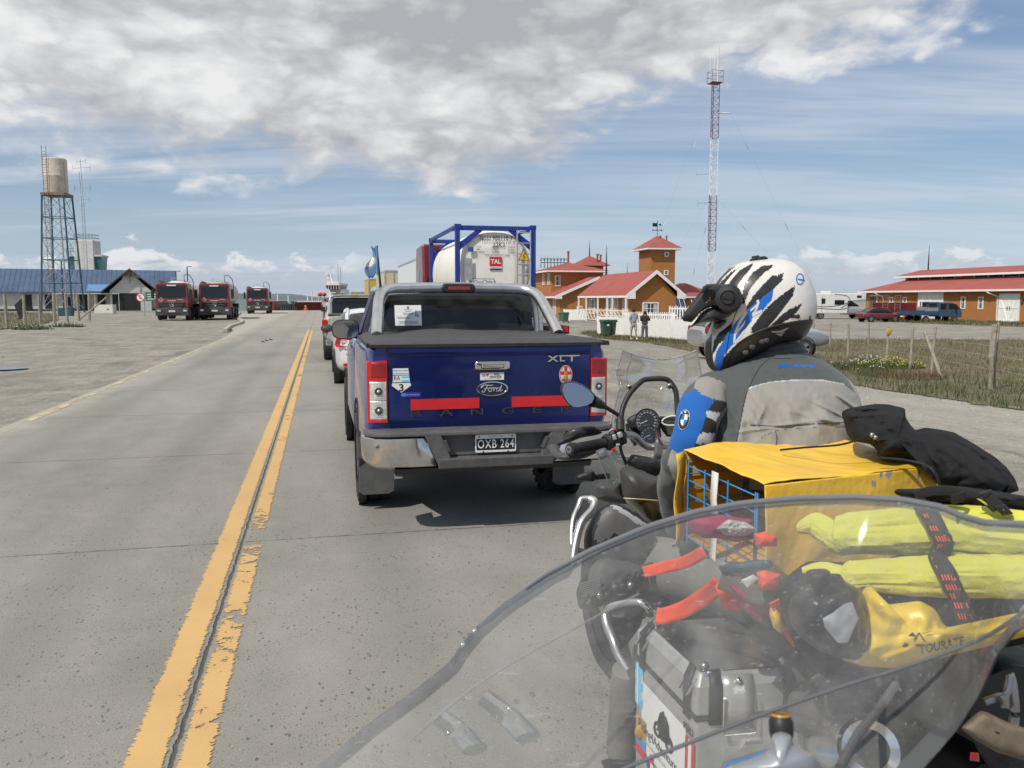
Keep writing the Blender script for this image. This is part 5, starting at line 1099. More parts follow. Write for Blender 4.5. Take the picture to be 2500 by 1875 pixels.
for s in (-1, 1):
    for y in (.95, 2.75, 5.6, 6.95):
        wheel(TT_, s * 1.05, y, .51, .32, s, spokes=8, rimr=.55)
        if y in (.95, 2.75): b = MB(); b.tube([(s * 1.05, y + .56 * math.cos(a), .51 + .58 * math.sin(a)) for a in [PI * k / 8 for k in range(9)]], .16, BLK, 4, smooth=False); b.build('mudguard', TT_)
t2 = dup(TT_, rw(-8.55, 72.6), RZ, 'middle one of three red tanker trucks, with a cream tank')
for ch in t2.children:
    if ch.name.startswith('tank'):
        for i_, sl__ in enumerate(ch.material_slots): sl__.link = 'OBJECT'; sl__.material = TKC
t3 = dup(TT_, rw(-7.10, 100.5), RZ, 'farthest red tanker truck, standing near the ferry ramp')

# ------------------------------------------------ trucks queueing on the right of the road
CB = mat('container_blue', (0.012, 0.035, 0.24), .5, var=.12, dirt=.2, dirtcol=(.08, .09, .16), vscale=2)
TKR = mat('tank_ivory', (0.76, 0.73, 0.66), .45, var=.05, dirt=.16, dirtcol=(.42, .38, .30), vscale=1.5)
DRD = mat('cab_dark_red', (0.15, 0.012, 0.018), .4, var=.15, coat=.5, dirt=.2)
bx0 = rw(3.90 + 1.22, 24.35); TQ = thing('tank_container', Vector((bx0.x, bx0.y, 1.28)), RZ, 'ivory tank in a blue steel container frame, on the trailer ahead', 'container')
L_, H_, W_ = 6.06, 2.59, 1.22
b = MB()
for s in (-1, 1):
    for y in (0, L_): b.b2((s * W_ - .07 * (1 + s), y - (.0 if y else 0), .0), (s * W_ + .07 * (1 - s), y + .14 * (1 if y == 0 else -1), H_), CB)
    b.b2((s * W_ - .05 * (1 + s), .14, H_ - .12), (s * W_ + .05 * (1 - s), L_ - .14, H_ - .01), CB); b.b2((s * W_ - .05 * (1 + s), .14, .0), (s * W_ + .05 * (1 - s), L_ - .14, .14), CB)
for y in (0.02, L_ - .12):
    b.b2((-W_ + .14, y, H_ - .17), (W_ - .14, y + .1, H_ - .03), CB); b.b2((-W_ + .14, y, 0.0), (W_ - .14, y + .1, .16), CB)
    for s in (-1, 1):
        b.loft([[(s * (W_ - .12), y + q, 1.82), (s * (W_ - .12), y + q, 2.06), (s * .42, y + q, 2.56), (s * .22, y + q, 2.56)] for q in (.02, .08)], CB, smooth=False)
        b.loft([[(s * (W_ - .12), y + q, .75), (s * (W_ - .12), y + q, .55), (s * .42, y + q, .05), (s * .22, y + q, .05)] for q in (.02, .08)], CB, smooth=False)
for s in (-1, 1):
    for y in (.03, L_ - .03): b.tube([(s * (W_ - .05), y, H_ - .2), (s * (W_ - .05), L_ / 2 + (y - L_ / 2) * .62, H_ - .06)], .04, CB, 5)
b.build('frame', TQ, bevel=.01)
for s in (-1, 1):
    for y in (-.01, L_ + .01 - .18):
        for z in (0, H_ - .12): b = MB(); b.b2((s * W_ - .18 * (1 if s > 0 else 0) - (.01 if s < 0 else -.01), y, z), (s * W_ + .18 * (1 if s < 0 else 0) - (.01 if s < 0 else -.01), y + .18, z + .125), CB); b.build('corner_casting', TQ)
b = MB(); b.loft([[(x, y, 1.28 + z) for x, z in circ(40, 1.17 * f, 0, 1.20 * f, 2.25)] for y, f in ((.10, .35), (.12, .62), (.19, .82), (.30, .93), (.48, 1), (5.5, 1), (5.7, .95), (5.9, .75), (5.96, .3))], TKR); tkk = b.build('tank', TQ)
b = MB(); FC = -.0
b.loft([[(x * f, .09 - dy, 1.28 + z * f) for x, z in circ(40, 1.0, 0, 1.1, 2.6)] for dy, f in ((-.3, 1.02), (-.06, 1.0), (.0, .6))], TKR, cap=False)
b.add([(x, .088, 1.28 + z) for x, z in circ(40, .62, 0, .67, 2.6)], [tuple(range(40))[::-1]], TKR); b.build('end_plate', tkk)
b = MB()
tx('TLLU 900110 7', .20, .0, .062, 2.20, TXT, mb=b, sx=.78, bold=.012, sp=1.05); tx('22K2', .19, .10, .062, 2.0, TXT, mb=b, sx=.8, bold=.012, sp=1.2)
for k, (l_, m_, r_) in enumerate((('M.G.W.', '36.000KG', '79.365LB'), ('TARE', '3.700KG', '8.157LB'), ('PAYLOAD', '32.300KG', '71.208LB'))):
    z = 1.94 - k * .075; tx(l_, .075, -.60, .062, z, TXT, mb=b, sx=.75, align='LEFT'); tx(m_, .075, -.12, .062, z, TXT, mb=b, sx=.75, align='LEFT'); tx(r_, .075, .37, .062, z, TXT, mb=b, sx=.75, align='LEFT')
tx('IMPDM EN US DEL/ALETS 100906', .07, .05, .062, 1.70, TXT, mb=b, sx=.75); b.build('code_lettering', tkk)
b = MB(); b.b2((-.18, .055, 1.37), (.18, .075, 1.65), mat('logo_red', (.50, .015, .03), .4, var=.05)); b.b2((-.18, .053, 1.31), (.18, .075, 1.37), PLW); b.b2((-.18, .053, 1.27), (.18, .075, 1.31), mat('logo_navy', (.01, .03, .10), .5)); tx('TAL', .18, 0, .050, 1.51, PLW, mb=b, bold=.03, sx=.95); tx('INTERNATIONAL', .04, 0, .050, 1.335, RT, mb=b); b.build('logo_panel', tkk)
b = MB(); b.loft([[(x, y, .12 + z) for x, z in rrect(.70, .19, .01)] for y in (.05, .07)], TXT); b.loft([[(x, y, .12 + z) for x, z in rrect(.67, .16, .01)] for y in (.045, .05)], PLW); tx('OxyChile', .15, 0, .042, .12, TXT, mb=b, shear=.25, sx=1.0); o = b.build('company_plate', tkk); o.location = (-.40, 0, .79)
b = MB(); b.loft([[(x, y, 1.15 + z) for x, z in ((-.18, 0), (.18, 0), (0, .34))] for y in (-.045, -.03)], TXT, smooth=False); b.loft([[(x, y, 1.165 + z) for x, z in ((-.15, 0), (.15, 0), (0, .29))] for y in (-.05, -.045)], mat('warn_yellow', (.70, .40, .02), .5, var=.04), smooth=False); b.tube([(.03, -.053, 1.38), (-.03, -.053, 1.28), (.03, -.053, 1.27), (-.02, -.053, 1.19)], .011, TXT, 4); o = b.build('warning_sign', TQ); o.location = (.84, 0, .40)
b = MB()
for x in (.64, 1.05): b.tube([(x, -.02, .05), (x, -.02, 2.45)], .024, GALV, 6)
for k in range(8): b.tube([(.64, -.02, .2 + k * .31), (1.05, -.02, .2 + k * .31)], .018, GALV, 6)
b.tube([(.64, -.02, 2.32), (.7, -.02, 2.42), (.9, -.02, 2.42)], .018, GALV, 5); b.build('ladder', TQ)
b = MB(); b.b2((-.95, .0, .95), (-.72, .03, 1.60), GALV); b.b2((-.83, -.005, 1.79), (-.68, .05, 1.93), mat('tag_blue', (.03, .09, .22), .5)); b.build('document_box', TQ)
# trailer and dark red tractor
TLR = thing('container_trailer', rw(5.12, 24.0), RZ, 'dark skeletal trailer carrying the tank container', 'trailer')
b = MB(); b.b2((-.5, -.1, 1.0), (-.35, 7, 1.27), BLK); b.b2((.35, -.1, 1.0), (.5, 7, 1.27), BLK)
for y in (.2, 3, 6.2): b.b2((-1.2, y, 1.12), (1.2, y + .2, 1.27), BLK)
b.b2((-1.2, -.15, .55), (1.2, -.05, .68), RT); b.build('chassis', TLR)
for y in (1.3, 2.6, 3.9):
    for s in (-1, 1): wheel(TLR, s * 1.05, y, .5, .3, s, spokes=8)
TRR = thing('tractor_unit', rw(4.95, 30.9), RZ, 'dark red tractor cab in front of the ivory tank container', 'truck cab')
b = MB(); b.loft([[(x, y, z) for y, z in ((0, 1.2), (0, 2.55), (.18, 3.72), (2.1, 3.68), (2.3, 2.9), (2.35, 1.0), (.3, 1.0))] for x in (-1.23, 1.23)], DRD, smooth=False); cb = b.build('cab', TRR, bevel=.08)
b = MB(); b.b2((-1.1, -.02, 1.25), (1.1, .03, 2.4), BLK); b.build('rear_panel', cb)
for s in (-1, 1):
    b = MB(); b.add([(s * 1.236, 1.1, 2.0), (s * 1.236, 2.1, 2.0), (s * 1.236, 2.05, 2.75), (s * 1.236, 1.1, 2.75)], [(0, 1, 2, 3) if s > 0 else (3, 2, 1, 0)], DG); b.build('side_window', cb)
    for y in (-1.2, 1.6): wheel(TRR, s * 1.02, y, .5, .3, s, spokes=8)
b = MB(); b.b2((-.45, -1.9, .8), (.45, 2.2, 1.0), BLK); b.build('chassis', TRR)
def boxtruck(name, x, y, L__, z0, z1, mt, label, w_=2.5, corner=GALV, cat='trailer'):
    T = thing(name, rw(x + w_ / 2, y), RZ, label, cat)
    b = MB(); b.b2((-w_ / 2, 0, z0), (w_ / 2, L__, z1), mt); bd = b.build('cargo_box', T, bevel=.03)
    b = MB()
    for s in (-1, 1): b.b2((s * w_ / 2 - .07, -.03, z0), (s * w_ / 2 + .02, .06, z1), corner); b.b2((s * (w_ / 2 - .6) - .03, -.04, z0), (s * (w_ / 2 - .6) + .03, -.005, z1), corner)
    b.b2((-w_ / 2, -.03, z1 - .08), (w_ / 2, .05, z1 + .02), corner); b.b2((-w_ / 2 - .015, 0, z1 - .07), (-w_ / 2 + .02, L__, z1 + .015), corner); b.b2((-.015, -.035, z0), (.015, 0, z1), corner); b.build('door_frame', bd)
    b = MB(); b.b2((-.5, .1, .85), (.5, L__ + 2, z0), BLK); b.build('chassis', T)
    for yy in (1.5, 2.8, L__ - 1.2):
        for s in (-1, 1): wheel(T, s * (w_ / 2 - .2), yy, .5, .3, s, spokes=8)
    return T
XW = mat('trailer_white', (.62, .64, .66), .5, var=.04, dirt=.12); XC = mat('box_cream', (.52, .47, .33), .6, var=.08, dirt=.2); XY = mat('box_yellow', (.50, .36, .06), .6, var=.08, dirt=.2)
boxtruck('box_trailer', 4.55, 38.6, 11.5, 1.1, 3.62, XW, 'long white box trailer beyond the dark red cab')
boxtruck('box_trailer', 4.55, 60.0, 10, 1.1, 3.70, XC, 'cream box trailer with rear doors behind the flag')
tb = boxtruck('box_truck', 4.3, 76.0, 8, 1.0, 3.5, XY, 'small yellow box truck at the far end of the truck queue', cat='truck')
tb = boxtruck('delivery_van', 3.3, 92.0, 3.5, .6, 2.45, XY, 'distant low yellow van roof beyond the champagne pickup', w_=2.0, cat='van')
b = MB()
TF = thing('flatbed_trailer', rw(7.75, 29.5, -.25), RZ - .05, 'low flatbed trailer with red tail boards seen past the roll bar', 'trailer')
b = MB(); b.b2((-1.2, 0, .65), (1.2, 6, .95), BLK); b.build('bed', TF)
for s in (-1, 1): b = MB(); b.b2((s * .8 - .35, -.03, .72), (s * .8 + .35, -.004, .93), RT); b.build('tail_board', TF)
for y in (1.0, 2.1):
    for s in (-1, 1): wheel(TF, s * 1.0, y, .42, .26, s)
# ------------------------------------------------ parked vehicles on the right
SV = paint('silver_suv_paint', (.34, .355, .38), .3, metal=.35, dirt=.12)
body = [(0, .5, 1.0, .76), (.12, .42, 1.12, .86), (.6, .36, 1.16, .91), (2.3, .34, 1.14, .92), (3.3, .34, 1.10, .92), (4.2, .38, 1.02, .88), (4.6, .45, .86, .76), (4.68, .5, .7, .66)]
house = [(.12, 1.0, 1.14, .76, .02), (.5, 1.0, 1.55, .82, .16), (1.1, 1.0, 1.62, .84, .2), (2.4, 1.0, 1.62, .84, .2), (2.7, 1.0, 1.56, .84, .2), (3.5, 1.0, 1.12, .80, .02)]
p = on(1714, 0, 29.0); SU = car('suv_car', p, R(-82), 'silver sport utility car parked sideways behind the rider\'s helmet', 'car', SV, body, house, 1.61, (.92, 3.62), .36, .92)
for s in (-1, 1): b = MB(); b.ball((s * .84, .14, 1.0), (.045, .09, .14), REDL2, 8, 6); b.build('tail_light', SU)
MH = paint('motorhome_white', (.70, .69, .64), .5, dirt=.15, coat=.3)
p = on(1984, 0, 99); RV = thing('motorhome', p, R(-90), 'white motorhome with overcab bunk parked near the long orange barn', 'motorhome')
b = MB(); b.loft([[(x, y, z) for y, z in ((0, .65), (0, 3.0), (6.6, 3.0), (7.0, 2.75), (6.95, 2.25), (6.0, 2.15), (5.0, 2.1), (5.0, .65))] for x in (-1.2, 1.2)], MH, smooth=False); bd = b.build('body', RV, bevel=.08)
b = MB(); body_loft(b, [(4.9, .5, 1.6, .95), (6.3, .5, 1.55, .97), (7.0, .5, 1.3, .92), (7.35, .6, 1.1, .8)], paint('van_silver', (.42, .43, .45), .35, metal=.3), 5); body_loft(b, [(4.9, 1.4, 2.15, .93, .05), (5.6, 1.4, 2.15, .93, .08), (6.4, 1.4, 1.65, .90, .05)], DG, 5); b.build('van_cab', RV)
for (y, z, w_, h_) in ((4.0, 1.95, 1.15, .55), (2.1, 2.1, .45, .62), (6.3, 2.62, .55, .28)):
    b = MB(); b.b2((1.19, y - w_ / 2, z - h_ / 2), (1.225, y + w_ / 2, z + h_ / 2), DG); b.build('window', bd, bevel=.01)
b = MB(); b.b2((1.195, 1.2, .75), (1.21, 1.24, 2.7), GRY); b.b2((1.195, 1.95, .75), (1.21, 1.99, 2.7), GRY); b.build('door_seam', bd)
b = MB()
for pts in ([(0.3, 1.6), (2, 1.45), (3.6, 1.55), (5, 1.9)], [(0.3, 1.35), (2.4, 1.2), (4.2, 1.15), (4.9, 1.3)], [(3.4, 2.9), (4.7, 2.75), (5.2, 2.3), (5.0, 1.8), (4.2, 1.3)]): b.tube([(1.212, q.x, q.y) for q in smooth_path([(a, c, 0) for a, c in pts], 5)], .035, GRY, 4)
b.build('stripe', bd)
b = MB(); b.b2((-.4, 2.3, 3.0), (.4, 3.3, 3.28), MH); b.build('roof_unit', bd, bevel=.05)
for y in (1.9, 2.9): b = MB(); b.b2((.3, y * 2.1 - 3.6, 3.0), (.9, y * 2.1 - 3.1, 3.14), MH); b.build('roof_vent', bd)
for y in (1.9, 6.5):
    for s in (-1, 1): wheel(RV, s * 1.0, y, .42, .26, s); 
RDP = paint('dark_red_paint', (.13, .010, .018), .4, dirt=.25)
body = [(0, .42, .85, .66), (.15, .36, .95, .78), (1.0, .28, .98, .85), (2.6, .28, .94, .86), (3.8, .28, .88, .84), (4.5, .36, .72, .72), (4.6, .4, .6, .6)]
house = [(.5, .88, .96, .70, .02), (1.1, .88, 1.36, .76, .2), (1.6, .88, 1.42, .78, .24), (2.4, .88, 1.42, .78, .24), (2.7, .88, 1.38, .78, .24), (3.4, .85, .94, .72, .02)]
p = on(2130, 0, 85.5); RS = car('sedan_car', p, R(-80), 'dark red hatchback parked in front of the barn beside the motorhome', 'car', RDP, body, house, 1.41, (.85, 3.55), .32, .86)
p = on(2172, 0, 90); FT = thing('flatbed_truck', p, R(-84), 'dark red flatbed truck with tall ladder racks behind the dark red hatchback', 'truck')
b = MB(); b.b2((-1, 0, .85), (1, 4.6, 1.0), RUST); b.b2((-1.05, .2, 1.1), (-1.0, 4.0, 1.95), RDP); b.b2((.98, .2, 1.0), (1.03, 4.0, 1.15), RDP); b.b2((-1, 3.95, 1.0), (1, 4.0, 1.95), RDP); b.build('bed', FT)
for y in (.15, 1.55):
    b = MB()
    for dy in (0, .62): b.tube([(1.02, y + dy, 1.0), (1.02, y + dy, 2.75)], .035, RUST, 4)
    for k in range(6): b.tube([(1.02, y, 1.45 + k * .25), (1.02, y + .62, 1.45 + k * .25)], .03, RUST, 4)
    b.build('rack', FT)
for y in (.9, 4.3):
    for s in (-1, 1): wheel(FT, s * .85, y, .42, .25, s)
TEAL = paint('teal_blue_paint', (.012, .075, .15), .4, dirt=.25); CBL = paint('cab_blue_paint', (.012, .035, .20), .4, dirt=.2)
def minitruck(p, rz, pt, label, cab_only=False):
    T = thing('flatbed_truck', p, rz, label, 'truck')
    b = MB(); b.loft([[(x, y, z) for y, z in ((3.4, .55), (3.4, 2.02), (4.9, 2.02), (5.3, 1.75), (5.95, 1.25), (6.05, .95), (6.0, .5))] for x in (-.82, .82)], pt, smooth=False); cb = b.build('cab', T, bevel=.07)
    for s in (-1, 1):
        for (ya, yb, yc) in ((3.62, 4.25, 4.25), (4.5, 5.7, 5.15)): b = MB(); b.add([(s * .828, ya, 1.30), (s * .828, yb, 1.30), (s * .828, yc, 1.86), (s * .828, ya, 1.86)], [(0, 1, 2, 3) if s > 0 else (3, 2, 1, 0)], DG if not cab_only else GL); b.build('side_window', cb)
    b = MB(); b.add([(-.76, 5.97, 1.30), (.76, 5.97, 1.30), (.70, 5.38, 1.83), (-.70, 5.38, 1.83)], [(0, 1, 2, 3)], DG); b.build('windscreen', cb)
    b = MB(); b.b2((-.66, 3.385, 1.35), (.66, 3.399, 1.85), GL); b.build('rear_window', cb)
    b = MB(); b.b2((.86, 5.2, .98), (1.02, 5.28, 1.3), BLK); b.tube([(.8, 5.3, 1.3), (1.0, 5.25, 1.32)], .02, BLK, 4); b.build('mirror', cb)
    b = MB(); b.b2((-.9, 0, .72), (.9, 3.3, .86), pt); b.b2((.86, 0, .86), (.92, 3.3, 1.12), pt); b.b2((-.92, 0, .86), (-.86, 3.3, 1.12), pt); b.b2((-.9, -.05, .8), (.9, 0, 1.12), pt); b.build('bed', T)
    b = MB(); b.b2((-.85, 3.2, 1.1), (-.8, 3.3, 2.05), GREENST); b.b2((.8, 3.2, 1.1), (.85, 3.3, 2.05), GREENST); b.b2((-.85, 3.2, 1.98), (.85, 3.3, 2.05), GREENST)
    b.b2((.87, 1.9, 1.12), (.93, 3.3, 1.48), GALV); b.build('headboard', T)
    b = MB()
    for s in (-1, 1): b.b2((s * .6 - .2, -.08, .55), (s * .6 + .2, -.04, .68), REDL)
    b.b2((-.2, -.1, .52), (.2, -.06, .66), PLW); b.build('tail_lights', T)
    for y in (2.1, 5.25):
        for s in (-1, 1): wheel(T, s * .72, y, .33, .2, s)
    return T
p = on(2240, 0, 84.5); minitruck(p, R(-82), TEAL, 'teal blue flatbed van with crew cab parked before the barn')
p = on(2222, 0, 90); minitruck(p, R(-86), CBL, 'bright blue flatbed truck standing behind the teal crew cab one', True)

# ------------------------------------------------ people far off
SKIN = mat('skin', (.40, .23, .16), .6, var=.08); HAIR = mat('dark_hair', (.018, .014, .012), .8, var=.3)
def limb_mesh(name, parent, mt, edges, pts, rad, sub=2):
    me = bpy.data.meshes.new(name); me.from_pydata(pts, edges, []); me.update(); me.materials.append(mt)
    o = bpy.data.objects.new(name, me); COL.objects.link(o); o.parent = parent
    sk = o.modifiers.new('skin', 'SKIN'); sk.use_smooth_shade = True
    for i, r_ in enumerate(rad): me.skin_vertices[0].data[i].radius = (r_, r_) if not isinstance(r_, tuple) else r_; me.skin_vertices[0].data[i].use_root = (i == 0)
    s_ = o.modifiers.new('sub', 'SUBSURF'); s_.levels = sub; s_.render_levels = sub
    return o
def person(p, rz, label, shirt, trousers, shoes, H=1.72, arms=((.28, .02, 1.12), (-.28, .02, 1.12)), hands=None, hair=.03, legs=(0, 0), long_hair=False, shorts=False, sleeves=False):
    T = thing('person', p, rz, label, 'person'); k = H / 1.72; sc = lambda q: tuple(a * k for a in q)
    hands = hands or ((.27, -.03, .88), (-.27, -.03, .88))
    P_ = [(0, 0, .95), (0, 0, 1.15), (0, .0, 1.38), (0, 0, 1.50), (0, .01, 1.62), (.19, 0, 1.42), arms[0], hands[0], (-.19, 0, 1.42), arms[1], hands[1], (.10, 0, .88), (.11, .01 + legs[0] * .5, .50), (.12, legs[0], .09), (-.10, 0, .88), (-.11, .01 + legs[1] * .5, .50), (-.12, legs[1], .09), (.13, legs[0] - .13, .05), (-.13, legs[1] - .13, .05)]
    Rr = [(.14, .10), (.13, .09), (.15, .10), .055, .09, .06, .042, .035, .06, .042, .035, .085, .06, .045, .085, .06, .045, .035, .035]
    E_ = [(0, 1), (1, 2), (2, 3), (3, 4), (2, 5), (5, 6), (6, 7), (2, 8), (8, 9), (9, 10), (0, 11), (11, 12), (12, 13), (0, 14), (14, 15), (15, 16), (13, 17), (16, 18)]
    limb_mesh('body', T, SKIN, E_, [sc(q) for q in P_], [r_ if isinstance(r_, tuple) else r_ for r_ in Rr])
    a0, a1 = Vector(arms[0]), Vector(arms[1]); sh0, sh1 = Vector((.19, 0, 1.42)), Vector((-.19, 0, 1.42))
    e0, e1 = (Vector(hands[0]), Vector(hands[1])) if sleeves else (a0.lerp(sh0, .2), a1.lerp(sh1, .2))
    pts = [(0, 0, .90), (0, 0, 1.12), (0, 0, 1.36), (0, 0, 1.46), tuple(sh0), tuple(a0), tuple(a0.lerp(e0, .9)), tuple(sh1), tuple(a1), tuple(a1.lerp(e1, .9))]
    limb_mesh('shirt', T, shirt, [(0, 1), (1, 2), (2, 3), (2, 4), (4, 5), (5, 6), (2, 7), (7, 8), (8, 9)], [sc(q) for q in pts], [(.19, .135), (.18, .125), (.19, .13), .08, .085, .065, .055, .085, .065, .055])
    zl = .48 if shorts else .12
    f = (.95 - zl) / .87
    pts = [(0, 0, .98), (0, 0, .90), (.10, 0, .80), (.11, .01 + legs[0] * .5, .50), (.12, legs[0] * f, zl), (-.10, 0, .80), (-.11, .01 + legs[1] * .5, .50), (-.12, legs[1] * f, zl)]
    if shorts: pts = [q if i not in (3, 6) else (q[0], q[1], .62) for i, q in enumerate(pts)]
    limb_mesh('trousers', T, trousers, [(0, 1), (1, 2), (2, 3), (3, 4), (1, 5), (5, 6), (6, 7)], [sc(q) for q in pts], [(.17, .12), (.18, .125), .105, .085, .07, .105, .085, .07])
    for i, s in enumerate((1, -1)):
        b = MB(); b.ball((s * .125 * k, (legs[i] - .07) * k, .045), (.05, .13, .05), shoes, 10, 6); b.build('shoe', T)
    b = MB(); b.ball((0, .02 * k, 1.645 * k), (.092 + hair * .3, .105 + hair * .3, .115), HAIR, 14, 10)
    if long_hair: b.ball((0, .05, 1.50 * k), (.13, .08, .19), HAIR, 12, 8)
    b.build('hair', T)
    return T
SH1 = mat('shirt_pale_blue', (.30, .33, .40), .85, var=.08, sheen=.2); CHK = bpy.data.materials.new('check_shorts'); CHK.use_nodes = True
t = NT(CHK.node_tree); ck = t.new('ShaderNodeTexCoord').outputs['Object']; X_, Y_, Z_ = t.sep(ck)
f1 = t.math('LESS_THAN', t.math('FRACT', t.math('MULTIPLY', X_, 14)), .35); f2 = t.math('LESS_THAN', t.math('FRACT', t.math('MULTIPLY', Z_, 12)), .35)
t.put(t.n['Principled BSDF'].inputs['Base Color'], t.mix(t.math('MULTIPLY', t.math('ADD', f1, f2), .45), (.52, .50, .48), (.16, .16, .19)))
JB = mat('black_jacket', (.018, .018, .018), .8, var=.2); TG_ = mat('grey_trousers', (.10, .10, .10), .9, var=.2); SHW = mat('shoe_white', (.6, .6, .58), .6)
person(on(1559, 0, 47.3), R(20), 'standing person in pale shirt and checked shorts, seen from behind at the fence', SH1, CHK, SHW, 1.74, arms=((.25, -.05, 1.15), (-.27, -.02, 1.12)), hands=((.20, -.16, .98), (-.22, -.1, .92)), legs=(-.10, .10), shorts=True)
wp = person(on(1587, 0, 46.6), R(-15), 'person with long dark hair, black top and grey trousers standing by the fence', JB, TG_, TG_, 1.62, arms=((.28, -.06, 1.20), (-.24, .12, 1.18)), hands=((.18, .2, 1.22), (-.08, .2, 1.2)), legs=(.05, -.05), long_hair=True, sleeves=True)
b = MB(); b.tube([(.17 * math.cos(a), .13 * math.sin(a), .98) for a in [2 * PI * k / 12 for k in range(12)]], .035, TG_, 6, closed=True); b.build('tied_sweater', wp)
WTS = mat('tee_light_grey', (.42, .42, .41), .9, var=.1)
pp = rw(-.32, 72); person(Vector((at(777, 0, 68).x, 68, 0)), 0, 'person in a light top walking with a dark bag beyond the pickup', WTS, TG_, JB, 1.68, arms=((.28, .05, 1.15), (-.28, .05, 1.15)), hands=((.2, .2, 1.1), (-.2, .2, 1.1)), legs=(.12, -.15))
pk = Vector((at(777.5, 0, 67.6).x, 67.6, .0)); b = MB(); b.b2((-.30, -.28, .68), (.30, -.16, 1.06), JB); b.tube([(-.2, -.2, 1.05), (-.2, .12, 1.45), (.2, .12, 1.45), (.2, -.2, 1.05)], .02, JB, 5); tag(b.build('shoulder_bag', bevel=.04, loc=pk), 'black bag carried by the person walking far down the road', 'bag')
person(Vector((at(787, 0, 63).x, 63, 0)), 0, 'person with bare legs half hidden by the champagne pickup', WTS, JB, JB, 1.60, shorts=True, legs=(-.1, .15))
OV = mat('orange_overall', (.60, .10, .03), .8, var=.08)
wk = person(Vector((at(727, 0, 131).x, 131, -1.15)), R(160), 'worker in an orange overall standing on the ferry ramp', OV, OV, JB, 1.75, sleeves=True)
b = MB(); b.ball((0, .0, 1.72), (.14, .15, .1), PLW, 10, 6); b.build('hard_hat', wk)

# ------------------------------------------------ ferry
def fx(px): return at(px, 0, 140).x
FR = mat('ship_red', (.20, .018, .018), .5, var=.15, dirt=.3, vscale=.3); FWH = mat('ship_white', (.68, .69, .69), .5, var=.05, dirt=.1, vscale=.5); FGY = mat('ship_ramp_grey', (.075, .085, .08), .7, var=.35, vscale=.6)
xF = fx(745); FE = thing('ferry', (xF, 140, -1.3), 0, 'red and white car ferry with its grey bow ramp lowered', 'ferry')
def fz(py): return at(0, py, 140).z + 1.3
b = MB(); b.loft([[(fx(734) - xF, -6, 0), (fx(734) - xF + .6, 2, 0), (fx(905) - xF, 2, 0), (fx(905) - xF, -6, 0)], [(fx(737) - xF - .6, -7.5, fz(737)), (fx(737) - xF, 2, fz(737)), (fx(905) - xF, 2, fz(737)), (fx(905) - xF, -7.5, fz(737))]], FR, smooth=False); b.build('hull', FE)
b = MB(); b.loft([[(fx(661) - xF, -6, 0), (fx(661) - xF, 3, 0), (fx(678) - xF, 3, 0), (fx(678) - xF, -6, 0)], [(fx(661) - xF, -6, fz(735)), (fx(661) - xF, 3, fz(735)), (fx(671) - xF, 3, fz(735)), (fx(671) - xF, -6, fz(735))]], FR, smooth=False); b.build('side_hull', FE)
b = MB(); b.b2((fx(677) - xF, -5, -.2), (fx(738) - xF, -4.6, fz(742)), FGY)
for k in range(14): x = fx(679 + k * 4.3) - xF; b.b2((x, -5.25, 0), (x + .14, -5, fz(741)), FGY)
b.b2((fx(677) - xF, -5.3, fz(743)), (fx(738) - xF, -5, fz(741.5)), FGY)
for px, py in ((712, 735), (728, 739)): b.b2((fx(px) - xF - .1, -5, 1), (fx(px) - xF + .3, -4.7, fz(py)), FGY)
b.build('bow_ramp', FE)
b = MB(); b.loft([[(fx(787) - xF, -1, fz(738)), (fx(825) - xF, -1, fz(738)), (fx(825) - xF, 6, fz(738)), (fx(787) - xF, 6, fz(738))], [(fx(792) - xF, -1, fz(706)), (fx(820) - xF, -1, fz(706)), (fx(820) - xF, 6, fz(706)), (fx(792) - xF, 6, fz(706))]], FWH, smooth=False)
b.b2((fx(822) - xF, -2, fz(716)), (fx(832) - xF, 2, fz(711)), FWH); b.b2((fx(795) - xF, -2.4, fz(724)), (fx(812) - xF, -1, fz(722)), FWH); b.b2((fx(795) - xF, -2.4, fz(716)), (fx(812) - xF, -1, fz(714)), FWH)
b.loft([[(fx(775) - xF, -2, fz(742)), (fx(800) - xF, -2, fz(742)), (fx(800) - xF, -2, fz(718))], [(fx(775) - xF, 2, fz(742)), (fx(800) - xF, 2, fz(742)), (fx(800) - xF, 2, fz(718))]], FWH, smooth=False)
su = b.build('superstructure', FE)
b = MB(); b.loft([[(fx(790) - xF, -2, fz(706)), (fx(819) - xF, -2, fz(706)), (fx(819) - xF, 4, fz(706)), (fx(790) - xF, 4, fz(706))], [(fx(787.5) - xF, -2.4, fz(697)), (fx(821.5) - xF, -2.4, fz(697)), (fx(821.5) - xF, 4, fz(697)), (fx(787.5) - xF, 4, fz(697))]], DG, smooth=False); br = b.build('bridge_window', su)
b = MB(); b.b2((fx(786) - xF, -2.7, fz(697)), (fx(823) - xF, 4.2, fz(692)), FWH)
for k in range(6): x = fx(788 + k * 6.6) - xF; b.tube([(x, -2.42, fz(706)), (x, -2.6, fz(697))], .09, FWH, 4)
b.build('bridge_roof', su)
b = MB()
for py in (688, 690.5): b.tube([(fx(789) - xF, -2.5, fz(py)), (fx(820) - xF, -2.5, fz(py))], .05, FWH, 4)
for k in range(7): x = fx(790 + k * 5) - xF; b.tube([(x, -2.5, fz(692)), (x, -2.5, fz(687))], .04, FWH, 4)
b.build('railing', su)
b = MB(); b.tube([(fx(798) - xF, 0, fz(692)), (fx(792) - xF, 0, fz(672)), (fx(792) - xF, 0, fz(652))], [.28, .16, .05], FWH, 5); b.tube([(fx(787) - xF, 0, fz(654)), (fx(801) - xF, 0, fz(652))], .05, GALV, 4)
